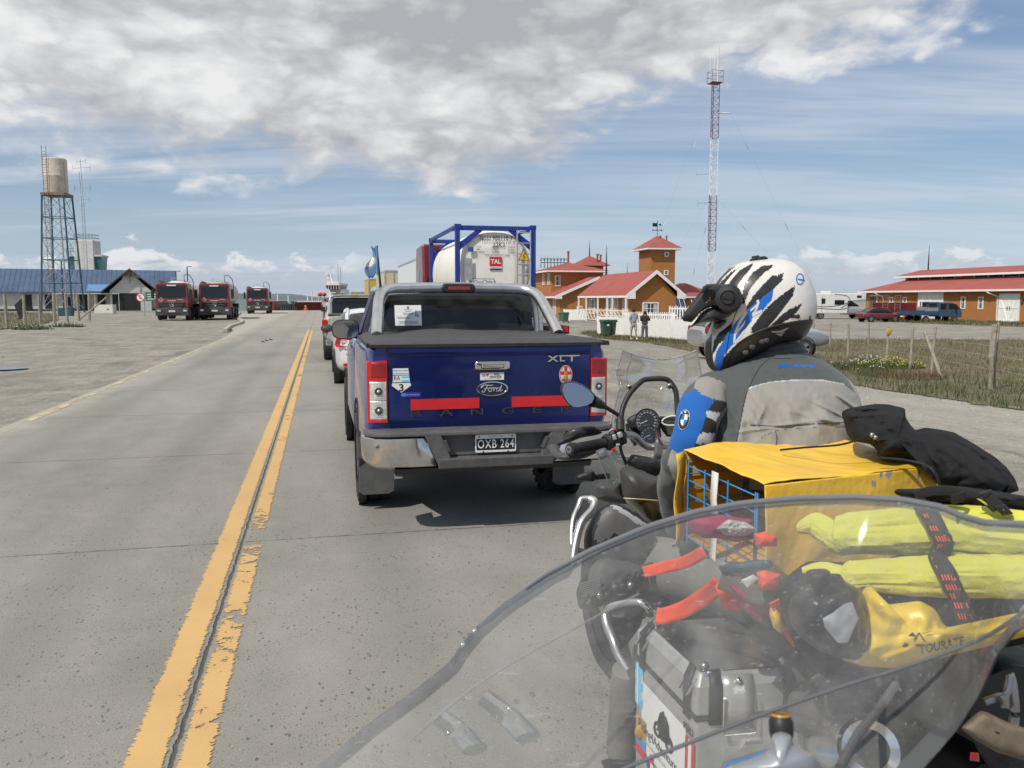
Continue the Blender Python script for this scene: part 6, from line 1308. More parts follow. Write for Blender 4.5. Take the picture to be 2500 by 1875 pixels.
for px, py in ((783, 670), (786, 680), (786, 692)): b.ball((fx(px) - xF, 0, fz(py)), (.3, .2, .12), FWH, 8, 5); b.tube([(fx(px) - xF, 0, fz(py) - .1), (fx(793) - xF, 0, fz(py) - .3)], .05, FWH, 4)
b.build('mast', su)
for px, py in ((811, 644), (817.5, 651)): b = MB(); b.tube([(fx(px) - xF, 0, fz(692)), (fx(px) - xF, 0, fz(py))], .05, GALV, 4); b.build('whip_aerial', su)
b = MB(); b.b2((fx(787.5) - xF, -.1, fz(675)), (fx(791) - xF, -.05, fz(671)), OV); b.build('ship_flag', su)
for px in (774.5, 785): b = MB(); b.ball((fx(px) - xF, -3, fz(719)), (.38, .8, .35), OV, 10, 6); b.build('lifeboat', FE)
b = MB()
for px in (771, 777, 786): b.tube([(fx(px) - xF, -3, fz(737)), (fx(px) - xF, -3, fz(722))], .07, FWH, 4)
b.build('davit', FE)
for px, py in ((669.5, 718), (696, 722), (744, 720), (755, 708)): b = MB(); b.tube([(fx(px) - xF, -3, fz(738)), (fx(px) - xF, -3, fz(py))], .13 if py > 709 else .09, FWH, 5); b.build('deck_light', FE)
b = MB()
for k in range(12): x = fx(733 + k * 5) - xF; b.b2((x, -6.8, fz(737)), (x + .25, -6.5, fz(734.5)), FWH)
b.build('bulwark', FE)
# ------------------------------------------------ motorcycle, rider and luggage close to the camera
from mathutils import noise as mnoise
from mathutils.bvhtree import BVHTree
def pt(x, y, d): return at(x, y, d)                   # 2500 px picture survey point
def c6(x, y): return (1350 + x / 3.017, 850 + y / 3.017)
def c7(x, y): return (1350 + x / 4.74, 900 + y / 4.74)
def c8(x, y): return (1600 + x / 3.017, 600 + y / 3.017)
def c9(x, y): return (1900 + x / 2.655, 1250 + y / 2.655)
def cA(x, y): return (1400 + x / 3.16, 1350 + y / 3.16)
def cB(x, y): return (1600 + x / 2.458, 950 + y / 2.458)
def c0(x, y): return (x * 2500 / 2212, y * 2500 / 2212)
def mp(f, pts): return [f(*p) for p in pts]
def fb_(p, s=1.0): return mnoise.noise(Vector(p) * s)
CAMP = Vector((0, 0, CAM_H))
def proj(p):
    q = Vector(p) - CAMP; f = q.y * math.cos(PITCH) - q.z * math.sin(PITCH); u = q.y * math.sin(PITCH) + q.z * math.cos(PITCH)
    return 1250 + FPX * q.x / f, 937.5 - FPX * u / f
def inpoly(x, y, P_):
    c = False; j = len(P_) - 1
    for i in range(len(P_)):
        xi, yi = P_[i]; xj, yj = P_[j]
        if (yi > y) != (yj > y) and x < (xj - xi) * (y - yi) / (yj - yi) + xi: c = not c
        j = i
    return c
class WB(MB):
    """builder fed with world points for a thing standing at an origin"""
    def __init__(s, T): super().__init__(); s.T = T; s.W = Matrix.Translation(T.location) @ T.rotation_euler.to_matrix().to_4x4(); s.M = s.W.inverted()
    def wpts(s): return [s.W @ Vector(v) for v in s.v]
    def recolor(s, polys, jit=0.0, jf=60.0, both=False):
        P_ = s.wpts(); 
        for i, f in enumerate(s.f):
            a, b_, c = P_[f[0]], P_[f[1]], P_[f[2]]; cen = sum((P_[k] for k in f), Vector()) / len(f)
            n = (b_ - a).cross(c - a)
            if not both and n.dot(CAMP - cen) < 0 and s.flip > 0: continue
            if not both and n.dot(CAMP - cen) > 0 and s.flip < 0: continue
            x, y = proj(cen)
            if jit: jn = jit * (fb_(cen, jf) + .8 * fb_(cen, jf * 3)); x += jn * .62; y -= jn * .78
            for pl_, mt in polys:
                if inpoly(x, y, pl_): s.mi[i] = s.m(mt)
        return s
    flip = 1
    def bvh(s): return BVHTree.FromPolygons([tuple(p) for p in s.wpts()], [tuple(f) for f in s.f])
def cast(tree, x, y, off=0.0015):
    r_ = ray(x, y).normalized(); h = tree.ray_cast(CAMP, r_)
    return (h[0] - r_ * off) if h[0] is not None else None
def decal(T, tree, quads, name='print', off=0.0015):
    """quads: list of (grid rows of 2500 px points, material); laid on to the surface"""
    b = WB(T)
    for rows, mt in quads:
        G2_ = [[cast(tree, x, y, off) for x, y in r_] for r_ in rows]; last = None
        for r_ in G2_:
            for k in range(len(r_)):
                if r_[k] is None: r_[k] = r_[k - 1] if k and r_[k - 1] is not None else last
                if r_[k] is not None: last = r_[k]
        if any(p is None for r_ in G2_ for p in r_): continue
        b.grid(G2_, mt, True)
    return b.build(name, T)
def strip(A, B, n=14, m=4):
    """rows between two px polylines A and B"""
    def rs(P_, t):
        k = t * (len(P_) - 1); i = min(int(k), len(P_) - 2); f = k - i; return (P_[i][0] * (1 - f) + P_[i + 1][0] * f, P_[i][1] * (1 - f) + P_[i + 1][1] * f)
    return [[tuple(a * (1 - j / m) + c * j / m for a, c in zip(rs(A, i / n), rs(B, i / n))) for j in range(m + 1)] for i in range(n + 1)]
def wtext(b, tree, word, x, y, size, mt, ux=(1, 0), uy=(0, 1), sx=1.0, bold=0.0, shear=0.0, off=0.002):
    """writing laid on a surface: x, y centre in px, ux and uy the px directions of the baseline and of down"""
    q = MB(); q.text(word, 1.0, mt, bold=bold, sx=sx, shear=shear)
    vs = []
    for v in q.v:
        px = x + (v[0] * ux[0] - v[2] * uy[0]) * size; py = y + (v[0] * ux[1] - v[2] * uy[1]) * size; h = cast(tree, px, py, off)
        vs.append(h)
    good = [f for f in q.f if all(vs[k] is not None for k in f)]
    vs = [v if v is not None else Vector((0, 0, -5)) for v in vs]
    b.add(vs, good, mt)
def pillow(b, outline, d, thick, mt, n=14, amp=0.004, fs=16, cen=None, dz=None, p=2.0, seg=64, stretch=(1, 1, 1), soft=1):
    """soft closed body: px outline at distance d, swelling towards and away from the viewer"""
    cx = cen[0] if cen else sum(q[0] for q in outline) / len(outline); cy = cen[1] if cen else sum(q[1] for q in outline) / len(outline)
    L_ = [0]; O = outline + [outline[0]]
    for i in range(len(outline)): L_.append(L_[-1] + math.hypot(O[i + 1][0] - O[i][0], O[i + 1][1] - O[i][1]))
    ring = []
    for k in range(seg):
        t = L_[-1] * k / seg; i = max(j for j in range(len(L_) - 1) if L_[j] <= t); f = (t - L_[i]) / max(1e-6, L_[i + 1] - L_[i])
        ring.append((O[i][0] + (O[i + 1][0] - O[i][0]) * f, O[i][1] + (O[i + 1][1] - O[i][1]) * f))
    # light smoothing of the outline
    if soft: ring = [((ring[k - 1][0] + 2 * ring[k][0] + ring[(k + 1) % seg][0]) / 4, (ring[k - 1][1] + 2 * ring[k][1] + ring[(k + 1) % seg][1]) / 4) for k in range(seg)]
    rows = []
    for j in range(2 * n + 1):
        a = -PI / 2 + PI * j / (2 * n); s_ = max(0.001, math.cos(a)) ** (2 / p); dd = math.sin(a)
        dd = math.copysign(abs(dd) ** (2 / p), dd); row = []
        for (x, y) in ring:
            xx = cx + (x - cx) * s_; yy = cy + (y - cy) * s_; d0 = d + (dz(xx, yy) if dz else 0)
            q = pt(xx, yy, d0 + thick * dd); nn = fb_(Vector((q.x * stretch[0], q.y * stretch[1], q.z * stretch[2])), fs) * amp + fb_(q + Vector((3, 1, 2)), fs * 2.6) * amp * .4
            if amp >= .012: nn = amp * (.55 - 1.5 * abs(fb_((q.x * 1.3, q.y, q.z * .8), fs * .75)) - .7 * abs(fb_(q + Vector((3, 1, 2)), fs * 1.9))) + amp * .25 * fb_(q, fs * 5)
            r_ = (q - CAMP).normalized(); row.append(q + r_ * nn * (1 if dd <= 0 else -1) * 1.0)
        rows.append(row)
    b.loft(rows, mt, True, False, True)
def ptube(b, pts, r, mt, n=10, sx=1.0, k=5, **kw):
    """pts: (x, y, d) px survey points"""
    P_ = smooth_path([pt(*q) for q in pts], k)
    if isinstance(r, (list, tuple)): r = [r[min(len(r) - 1, int(i / k))] * (1 - (i % k) / k) + r[min(len(r) - 1, int(i / k) + 1)] * ((i % k) / k) for i in range(len(P_))]
    b.tube(P_, r, mt, n, sx=sx, **kw)

# materials
HWH = mat('helmet_white', (.66, .64, .60), .28, var=.05, vscale=9, coat=.4, dirt=.18, dirtcol=(.40, .38, .34)); HBK = mat('helmet_black', (.018, .018, .019), .38, var=.2, vscale=30, coat=.2)
HBL = mat('helmet_blue', (.010, .125, .48), .35, var=.06, coat=.2); MBK = mat('matt_black', (.020, .021, .023), .55, var=.25, vscale=18, bump=.0006, bscale=500)
JG = mat('jacket_dark_grey', (.068, .078, .078), .9, var=.08, vscale=10, bump=.0009, bscale=420, sheen=.15); JL = mat('jacket_light_grey', (.27, .255, .23), .9, var=.05, vscale=9, bump=.0009, bscale=420, sheen=.15)
JBR = mat('jacket_brown_grey', (.24, .22, .185), .9, var=.06, vscale=9, bump=.0009, bscale=420, sheen=.15); JBL = mat('jacket_blue', (.006, .10, .37), .85, var=.07, vscale=9, bump=.0009, bscale=420, sheen=.1)
JBK = mat('jacket_black_band', (.022, .022, .023), .85, var=.1); JSI = mat('reflective_band', (.50, .51, .52), .5, var=.10, vscale=30, metal=.3)
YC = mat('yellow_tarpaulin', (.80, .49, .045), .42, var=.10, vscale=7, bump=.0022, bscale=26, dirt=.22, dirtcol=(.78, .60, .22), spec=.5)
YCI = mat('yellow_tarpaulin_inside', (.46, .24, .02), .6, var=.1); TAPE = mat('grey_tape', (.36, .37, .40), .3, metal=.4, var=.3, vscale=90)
WIRE = mat('cage_wire_blue', (.03, .25, .55), .35, var=.05, coat=.4); BKC = mat('black_cloth', (.013, .013, .014), .85, var=.25, vscale=14, bump=.0015, bscale=70, spec=.3)
NEO = mat('neon_yellow_cloth', (.53, .52, .08), .85, var=.10, vscale=9, bump=.008, bscale=20, sheen=.1, spec=.15); DRY = mat('dry_bag_yellow', (.72, .50, .03), .35, var=.06, vscale=7, bump=.001, bscale=30)
ORG = mat('orange_strap', (.75, .085, .035), .7, var=.08, vscale=18, bump=.001, bscale=90); MAG = mat('magenta_cloth', (.28, .025, .075), .85, var=.12, vscale=18, bump=.002, bscale=50); BRS = mat('brown_webbing', (.085, .068, .052), .85, var=.12, vscale=30, bump=.0006, bscale=300)
PAN = mat('pannier_aluminium', (.50, .50, .49), .38, metal=.55, var=.10, vscale=12, dirt=.25, dirtcol=(.22, .20, .17)); PALID = mat('pannier_lid', (.22, .215, .21), .16, metal=.85, var=.2, vscale=8, dirt=.2)
WEB = mat('black_webbing', (.018, .018, .018), .8, var=.15, bump=.0005, bscale=400)
OLV = mat('olive_gold_paint', (.085, .068, .030), .32, metal=.4, var=.12, vscale=5, coat=.5); TKG = mat('tank_dark_grey', (.045, .045, .042), .45, var=.12, vscale=6, bump=.0005, bscale=200)
SLV = mat('silver_cast', (.36, .36, .355), .32, metal=.85, var=.12, vscale=18); LPG = mat('light_grey_panel', (.42, .43, .44), .35, metal=.3, var=.06, coat=.3)
CLP = clear_mat('clear_screen', tint=(.86, .88, .88), op=.012, rough=.06, dust=(.5, .5, .49), dust_glare=.05, ds=18, gl_=.35)
CLE = clear_mat('clear_screen_edge', tint=(.55, .58, .60), op=.25, rough=.1, dust=(.42, .44, .46), dust_glare=.2)

# ---------------- motorcycle
BO = Vector((.60, 2.97, 0)); BK = thing('motorcycle', BO, RZ, 'dark loaded touring motorcycle with a clear windscreen, ridden by the person in the striped helmet', 'motorcycle')
bkm = (Matrix.Translation(BO) @ Matrix.Rotation(RZ, 4, 'Z'))
def bl(x, y, z): return bkm @ Vector((x, y, z))
# screen
le = [c6(512, 18), c6(500, 80), c6(470, 150), c6(464, 212), c6(492, 290), c6(470, 370), c6(452, 450), c6(425, 560)]
re_ = [c6(1060, 18), c6(1072, 80), c6(1085, 140), c6(1096, 205), c6(1040, 260), c6(990, 300), c6(970, 380), c6(960, 460)]
b = WB(BK); rows = []
for i, (l, r_) in enumerate(zip(le, re_)):
    row = []
    for j in range(17):
        t = j / 16; x = l[0] * (1 - t) + r_[0] * t; y = l[1] * (1 - t) + r_[1] * t + (22 * math.sin(PI * t) if i == 0 else 22 * math.sin(PI * t) * max(0, 1 - i / 4))
        row.append(pt(x, y, 3.12 + .08 * t + .22 * math.sin(PI * t) - .01 * i))
    rows.append(row)
b.grid(rows, CLP); sc_ = b.build('windscreen', BK)
b = WB(BK)
for cl_ in ([r_[0] for r_ in rows], [r_[-1] for r_ in rows], rows[0]): b.tube(cl_, .0032, CLE, 6)
b.tube([r_[2] for r_ in rows[:5]], .0022, CLE, 5); b.tube([r_[0] + Vector((.012, 0, 0)) for r_ in rows], .002, CLE, 5); b.build('screen_edge', sc_)
for q in (c6(562, 285), c6(858, 278), c6(890, 560)): b = WB(BK); P_ = pt(*q, 3.13); b.ball(P_, .012, SLV, 10, 8); b.ball(P_ - Vector((0, .008, 0)), .007, BLK, 8, 6); b.build('screen_bolt', sc_)
b = WB(BK); ptube(b, [(*c6(*q), d) for q, d in (((498, 620), 3.02), ((500, 530), 3.05), ((518, 430), 3.08), ((566, 335), 3.1), ((640, 255), 3.12), ((690, 230), 3.13), ((820, 226), 3.14), ((868, 255), 3.14), ((903, 315), 3.13), ((913, 400), 3.12), ((918, 520), 3.1), ((920, 620), 3.08))], .0102, BLK, 12); b.build('screen_bar', BK)
# dashboard
b = WB(BK)
pillow(b, mp(c7, [(850, 600), (880, 560), (960, 520), (1040, 495), (1140, 495), (1220, 540), (1250, 610), (1245, 700), (1255, 790), (1225, 860), (1130, 890), (1050, 870), (1010, 800), (1000, 700), (880, 680)]), 3.07, .03, BLK, p=3.5, amp=.0005)
pillow(b, mp(c7, [(835, 640), (900, 620), (1010, 720), (1030, 850), (940, 900), (850, 760)]), 3.10, .03, GRY, amp=.001)
pillow(b, mp(c7, [(1230, 550), (1440, 555), (1460, 780), (1320, 790), (1250, 700)]), 3.08, .018, BLK, p=6, amp=.0003); db = b.build('dashboard', BK)
DFACE = mat('gauge_face', (.012, .013, .015), .25, var=.1, coat=.8)
for (cx, cy), rr, n_, a0, a1, nd in ((c7(1090, 603), 27.5, 12, 215, -35, 205), (c7(1122, 768), 21.5, 9, 215, -30, 208)):
    b = WB(BK); d = 3.035 if n_ == 12 else 3.02; P0 = pt(cx, cy, d); nrm = (CAMP - P0).normalized(); q_ = nrm.to_track_quat('Z', 'Y').to_matrix().to_4x4(); Mg = b.M @ Matrix.Translation(P0) @ q_
    rm = rr * d / FPX; s_ = MB(); s_.lathe([(.0005, 0), (rm, 0)], DFACE, 40, smooth=False, cap=False); s_.lathe([(rm, -.004), (rm * 1.12, -.004), (rm * 1.10, .004), (rm, .003)], BLK, 40, cap=False)
    upv = Vector((0, 1, 0))
    for k in range(n_ * 4 + 1):
        a = R(a0 + (a1 - a0) * k / (n_ * 4)); l = .90 if k % 4 else .84
        s_.tube([(math.cos(a) * rm * l, math.sin(a) * rm * l, .0006), (math.cos(a) * rm * .95, math.sin(a) * rm * .95, .0006)], rm * (.008 if k % 4 else .014), PLW, 3, smooth=False)
    for k in range(n_ + 1):
        a = R(a0 + (a1 - a0) * k / n_); T_m = Matrix.Translation((math.cos(a) * rm * .74, math.sin(a) * rm * .74, .0008)) @ Matrix.Rotation(-PI / 2, 4, 'X'); s_.text(str(k * 20 if n_ == 12 else k), rm * .13, PLW, T_m)
    a = R(nd); s_.tube([(0, 0, .0015), (math.cos(a) * rm * .72, math.sin(a) * rm * .72, .0015)], [rm * .03, rm * .015], PLW, 4)
    if n_ == 9: s_.tube([(math.cos(R(a)) * rm * .9, math.sin(R(a)) * rm * .9, .001) for a in range(-30, 16, 5)], rm * .06, RT, 4)
    s_.b2((-rm * .25, -rm * .5, .0003), (rm * .25, -rm * .35, .0006), GRY)
    b.add(s_.v, s_.f, BLK, M=Matrix.Translation(P0) @ q_); b.mi = []; b.mats = s_.mats[:]; b.mi = list(s_.mi); b.sm = list(s_.sm); b.build('gauge', db)
b = WB(BK); g4 = [pt(*c7(*q), 3.055) for q in ((1295, 595), (1415, 598), (1425, 765), (1330, 765))]; b.add(g4, [(3, 2, 1, 0)], mat('screen_grey', (.07, .075, .07), .2, var=.15, coat=.8)); b.build('display', db)
b = WB(BK); ptube(b, [(*c7(*q), 2.98) for q in ((1470, 552), (1380, 548), (1300, 570), (1262, 610), (1280, 640), (1340, 655), (1445, 652))], .0026, PLW, 8); b.build('cable_loop', BK)
# handlebar
b = WB(BK); ptube(b, [(*c7(820, 772), 2.88), (*c7(880, 768), 2.91), (*c7(950, 785), 2.94), (*c7(1040, 870), 2.96), (*c7(1120, 905), 2.97), (*c7(1240, 900), 2.98), (*c7(1400, 885), 3.02)], .0135, SLV, 16)
P0 = bl(.08, 0, 1.17); b.tube([pt(*c7(1400, 885), 3.02), bl(.15, .02, 1.165), bl(.28, -.04, 1.20), bl(.42, -.10, 1.21)], .0135, SLV, 12); hb = b.build('handlebar', BK)
b = WB(BK); ptube(b, [(*c7(250, 925), 2.79), (*c7(420, 895), 2.83), (*c7(600, 860), 2.86)], .0175, MBK, 16)
for t in range(22):
    q = pt(*c7(270 + t * 15, 922 - t * 2.9), 2.795 + t * .003); q2 = pt(*c7(276 + t * 15, 921 - t * 2.9), 2.796 + t * .003); b.tube([q, q2], .0182, MBK, 14)
b.build('grip', hb)
b = WB(BK); P0, P1 = pt(*c7(190, 935), 2.77), pt(*c7(255, 924), 2.79); b.tube([P0, P0.lerp(P1, .3), P1], [.019, .0235, .021], BLK, 18); dr = (P0 - P1).normalized()
b.tube([P0 + dr * .001, P0 + dr * .003], .0125, SLV, 18); b.tube([P0 + dr * .003, P0 + dr * .005], .006, GRY, 10); b.build('bar_end', hb)
b = WB(BK); ptube(b, [(*c7(600, 862), 2.86), (*c7(640, 850), 2.87), (*c7(690, 835), 2.875)], [.024, .031, .024], BLK, 18); pillow(b, mp(c7, [(640, 740), (700, 700), (800, 720), (850, 770), (860, 860), (780, 900), (700, 900), (640, 840)]), 2.87, .022, BLK, p=3, amp=.001)
for q, mt in ((((680, 770), (725, 755), (745, 820), (700, 835)), LPG), (((735, 745), (790, 725), (815, 790), (765, 810)), LPG), (((725, 870), (775, 865), (780, 895), (735, 905)), LPG), (((690, 700), (740, 690), (735, 712), (695, 720)), RT), (((670, 930), (720, 915), (722, 945), (682, 955)), RT)): pillow(b, mp(c7, q), 2.845, .006, mt, p=4, amp=0, n=5, seg=20)
b.build('switch_cluster', hb)
b = WB(BK); ptube(b, [(*c7(780, 880), 2.87), (*c7(790, 960), 2.86), (*c7(830, 1060), 2.87), (*c7(840, 1100), 2.9)], .006, BLK, 8); b.build('lever', hb)
# clamp and fork cap
b = WB(BK); pillow(b, mp(c7, [(1185, 830), (1215, 790), (1260, 820), (1300, 870), (1310, 910), (1280, 930), (1265, 1040), (1200, 1060), (1160, 1030), (1170, 940)]), 2.95, .018, SLV, p=3, amp=.001); ptube(b, [(*c7(1215, 800), 2.93), (*c7(1275, 885), 2.925)], .0055, CHR, 8); b.build('bar_clamp', BK)
b = WB(BK); P0 = pt(*c7(1028, 1090), 2.92); b.lathe([(.030, -.05), (.0305, .0), (.027, .008), (.014, .009), (.013, .015), (.001, .015)], SLV, 28, Matrix.Translation(P0)); b.tube([P0 + Vector((.02, .0, .004)), pt(*c7(1180, 1060), 2.95), pt(*c7(1300, 1130), 2.97)], .014, SLV, 10); b.build('fork_cap', BK)
b = WB(BK)
for s in (-1, 1): b.tube([bl(s * .09, .02, 1.02), bl(s * .09, .42, .38)], [.026, .024], BLK, 12)
b.build('fork', BK)
# guards, mirror, indicator
b = WB(BK); pillow(b, mp(c7, [(0, 895), (90, 850), (150, 750), (210, 690), (330, 665), (480, 662), (540, 700), (578, 748), (480, 775), (330, 800), (200, 850), (110, 880), (30, 900)]), 2.92, .02, HBK, amp=.001, cen=c7(300, 745))
ptube(b, [(*c7(0, 905), 2.9), (*c7(60, 1000), 2.84), (*c7(160, 1015), 2.80), (*c7(330, 1000), 2.84), (*c7(500, 930), 2.9)], .012, GRY, 10, sx=1.6); b.build('hand_guard', hb)
b = WB(BK); hq = mp(c7, [(500, 960), (600, 925), (640, 990), (700, 1070), (748, 1220), (740, 1290), (660, 1342), (620, 1260), (560, 1110)]); pillow(b, hq, 2.80, .004, CLP, amp=.002, p=6, n=5); cd_ = b.build('clear_deflector', hb)
b = WB(BK); ptube(b, [(*q, 2.79) for q in hq + [hq[0]]], .0022, CLE, 6, k=4); pillow(b, mp(c7, [(510, 960), (600, 930), (635, 1000), (590, 1050), (540, 1020)]), 2.79, .008, CLE, amp=.004); b.build('deflector_edge', cd_)
ml = mp(c7, [(80, 230), (105, 165), (170, 142), (250, 145), (340, 180), (430, 240), (492, 305), (495, 350), (465, 400), (400, 430), (280, 452), (220, 445), (160, 400), (110, 330)])
b = WB(BK); pillow(b, ml, 2.84, .030, BLK, amp=.0004, p=2.6); ptube(b, [(*c7(460, 375), 2.84), (*c7(540, 410), 2.86), (*c7(600, 440), 2.88)], [.022, .016, .010], BLK, 12); ptube(b, [(*c7(590, 435), 2.88), (*c7(700, 500), 2.9), (*c7(755, 540), 2.91), (*c7(776, 600), 2.9), (*c7(780, 640), 2.89)], .0075, BLK, 10); ptube(b, [(*c7(777, 590), 2.895), (*c7(778, 720), 2.87)], .016, MBK, 12); mi = b.build('mirror', hb)
b = WB(BK); cx, cy = c7(285, 300); gp = [pt(cx + (x - cx) * .88, cy + (y - cy) * .88, 2.808) for x, y in ml]
MIR = mat('mirror_dimmed', (.50, .52, .54), .02, metal=1.0, var=0)  # tint dimmed in place of the dark figure the glass would reflect
nrm = Vector((0, -1, .0)); b.add([p + Vector((0, (p.x - gp[0].x) * .10 + (p.z - gp[0].z) * .36 - .012, 0)) for p in gp], [tuple(range(len(gp)))[::-1]], MIR); b.build('mirror_glass', mi)
b = WB(BK); pillow(b, mp(c7, [(235, 1275), (300, 1225), (400, 1190), (470, 1182), (492, 1220), (492, 1290), (470, 1308), (330, 1300)]), 2.93, .018, BLK, amp=.0003, p=2.5); ptube(b, [(*c7(480, 1255), 2.94), (*c7(640, 1240), 2.98)], .011, BLK, 10); b.build('indicator', BK)
# tank and side panels
b = WB(BK); pillow(b, mp(c6, [(490, 890), (560, 860), (640, 900), (720, 930), (800, 960), (830, 1100), (840, 1300), (760, 1330), (690, 1290), (540, 1140), (510, 1080), (500, 980)]), 2.72, .14, TKG, amp=.003, p=2.6, fs=8)
b.recolor([(mp(c6, [(505, 1100), (640, 1110), (900, 1120), (900, 1400), (720, 1330), (600, 1200)]), OLV)], jit=0); tk_ = b.build('fuel_tank', BK)
b = WB(BK); ptube(b, [(*c6(520, 1105), 2.59), (*c6(640, 1112), 2.575), (*c6(770, 1122), 2.58)], .0016, mat('gold_line', (.55, .45, .22), .4), 5); b.build('tank_stripe', tk_)
b = WB(BK); pillow(b, mp(c6, [(310, 1010), (350, 990), (500, 990), (520, 1090), (560, 1150), (420, 1140), (320, 1110)]), 2.82, .06, GRY, amp=.002, p=3)
pillow(b, mp(c6, [(580, 780), (700, 800), (800, 830), (830, 900), (740, 960), (560, 890), (540, 830)]), 2.92, .04, BLK, amp=.006); b.build('front_cowl', BK)
b = WB(BK); pillow(b, mp(c6, [(225, 1420), (240, 1340), (300, 1230), (380, 1150), (450, 1135), (560, 1180), (700, 1290), (760, 1400), (700, 1560), (400, 1640), (240, 1600)]), 2.52, .08, MBK, amp=.002, p=3)
b.recolor([(mp(c6, [(300, 1400), (360, 1200), (425, 1160), (600, 1270), (680, 1330), (420, 1390), (330, 1440)]), mat('mid_grey_panel', (.10, .10, .10), .5, var=.1)), (mp(c6, [(425, 1160), (470, 1155), (560, 1210), (700, 1298), (650, 1312), (530, 1235)]), LPG)]); b.build('side_panel', BK)
b = WB(BK); ptube(b, [(*c6(275, 1105), 2.52), (*c6(210, 1110), 2.52), (*c6(190, 1160), 2.51), (*c6(150, 1260), 2.48), (*c6(138, 1380), 2.45), (*c6(150, 1470), 2.43), (*c6(230, 1500), 2.44)], .0085, ALU, 12); ptube(b, [(*c6(270, 1110), 2.5), (*c6(305, 1130), 2.49), (*c6(290, 1190), 2.47), (*c6(220, 1270), 2.44), (*c6(185, 1360), 2.42), (*c6(160, 1480), 2.40), (*c6(145, 1600), 2.38)], .0125, ALU, 14); b.build('crash_bar', BK)
b = WB(BK); ptube(b, [(*cA(240, 470), 2.25), (*cA(290, 415), 2.22), (*cA(400, 385), 2.2), (*cA(500, 378), 2.18), (*cA(560, 410), 2.17), (*cA(590, 450), 2.17)], .010, CHR, 12); ptube(b, [(*cA(245, 480), 2.22), (*cA(260, 560), 2.2), (*cA(310, 680), 2.16), (*cA(350, 790), 2.14), (*cA(420, 900), 2.12)], .013, ALU, 12); b.build('luggage_rack', BK)
b = WB(BK)
pillow(b, mp(cA, [(190, 560), (260, 430), (420, 390), (560, 420), (520, 560), (420, 700), (340, 760), (250, 700)]), 2.32, .06, BLK, amp=.004)
pillow(b, mp(cA, [(20, 300), (60, 180), (200, 40), (420, 60), (560, 120), (520, 280), (380, 360), (140, 440), (40, 430)]), 2.45, .05, GRY, amp=.006)
for k in range(7): q = cA(140 + k * 60, 330 - k * 25 + (k % 3) * 22); b.ball(pt(*q, 2.39), .012, SLV if k % 2 else BLK, 8, 6)
random.seed(2)
for k in range(9): q = cA(60 + k * 52, 420 - k * 28); b.tube([pt(*q, 2.41), pt(q[0] + 14, q[1] - 26, 2.38), pt(q[0] + 40, q[1] - 34, 2.42)], .004 + .002 * (k % 3), (BLK, SLV, GRY)[k % 3], 8)
for k in range(8): b.tube([pt(*cA(60, 240 + k * 14), 2.40), pt(*cA(210, 200 + k * 14), 2.38)], .0035, GRY, 5)
b.build('engine', BK)
# seat, tail, wheels
b = WB(BK); b.loft([[bl(x * w_, y, z + zz * h_) for x, zz in circ(20, 1, 0, 1, 3)] for y, z, w_, h_ in ((-.25, .88, .10, .06), (-.6, .84, .15, .07), (-1.0, .90, .15, .08), (-1.55, .93, .12, .08))], MBK); b.loft([[bl(x * w_, y, z + zz * h_) for x, zz in circ(16, 1, 0, 1, 3)] for y, z, w_, h_ in ((.05, .70, .10, .22), (-.5, .55, .16, .25), (-1.0, .60, .12, .18), (-1.5, .72, .08, .08))], BLK); b.build('seat', BK)
for y, r_ in ((.62, .34), (-1.12, .33)):
    M_ = Matrix.Translation((0, y, r_)) @ Matrix.Rotation(PI / 2, 4, 'Y'); b = MB(); b.M = M_; b.lathe([(r_ * .74, -.05), (r_ * .9, -.065), (r_, -.03), (r_, .03), (r_ * .9, .065), (r_ * .74, .05)], RUB, 36, cap=False); wl = b.build('wheel', BK)
    b = MB(); b.M = M_; b.lathe([(r_ * .76, -.045), (r_ * .70, -.04), (r_ * .70, .04), (r_ * .76, .045)], BLK, 36, cap=False); b.tube([(0, 0, -.07), (0, 0, .07)], .04, SLV, 12)
    for k in range(16): a = k * PI / 8; b.tube([(.04 * math.cos(a), .04 * math.sin(a), .05 * (-1) ** k), (r_ * .72 * math.cos(a + .25), r_ * .72 * math.sin(a + .25), 0)], .002, SLV, 4)
    b.build('rim', wl)

# ---------------- rider
RB = Vector((.70, 2.25, 0)); RD = thing('person', RB, RZ, 'motorcycle rider in grey and blue riding jacket and striped helmet, seen from behind', 'person')
# body under the clothes (one continuous figure)
W2 = Matrix.Translation(RB) @ Matrix.Rotation(RZ, 4, 'Z'); W2i = W2.inverted()
def rl(v): return tuple(W2i @ Vector(v))
sh_l, el_l = pt(*c8(440, 1085), 2.26), pt(*c6(900, 950), 2.17)
hand_l = pt(*c6(945, 1340), 2.33)
pel = bl(0, -.72, .93); chest = pt(*c8(1000, 1150), 2.30); neck = pt(*c8(960, 800), 2.38); headp = pt(*c8(800, 470), 2.36)
sh_r = pt(*c8(1400, 1080), 2.36); el_r = sh_r + Vector((-.03, .24, -.22)); hand_r = bl(.35, -.12, 1.18)
knl, knr = bl(-.26, -.30, .80), bl(.24, -.28, .80); ftl, ftr = bl(-.24, -.55, .36), bl(.26, -.5, .36)
P_ = [pel, (pel + chest) / 2, chest, neck, headp, sh_l, el_l, hand_l, sh_r, el_r, hand_r, knl, ftl, knr, ftr, ftl + Vector((-.04, .14, -.03)), ftr + Vector((-.04, .14, -.03))]
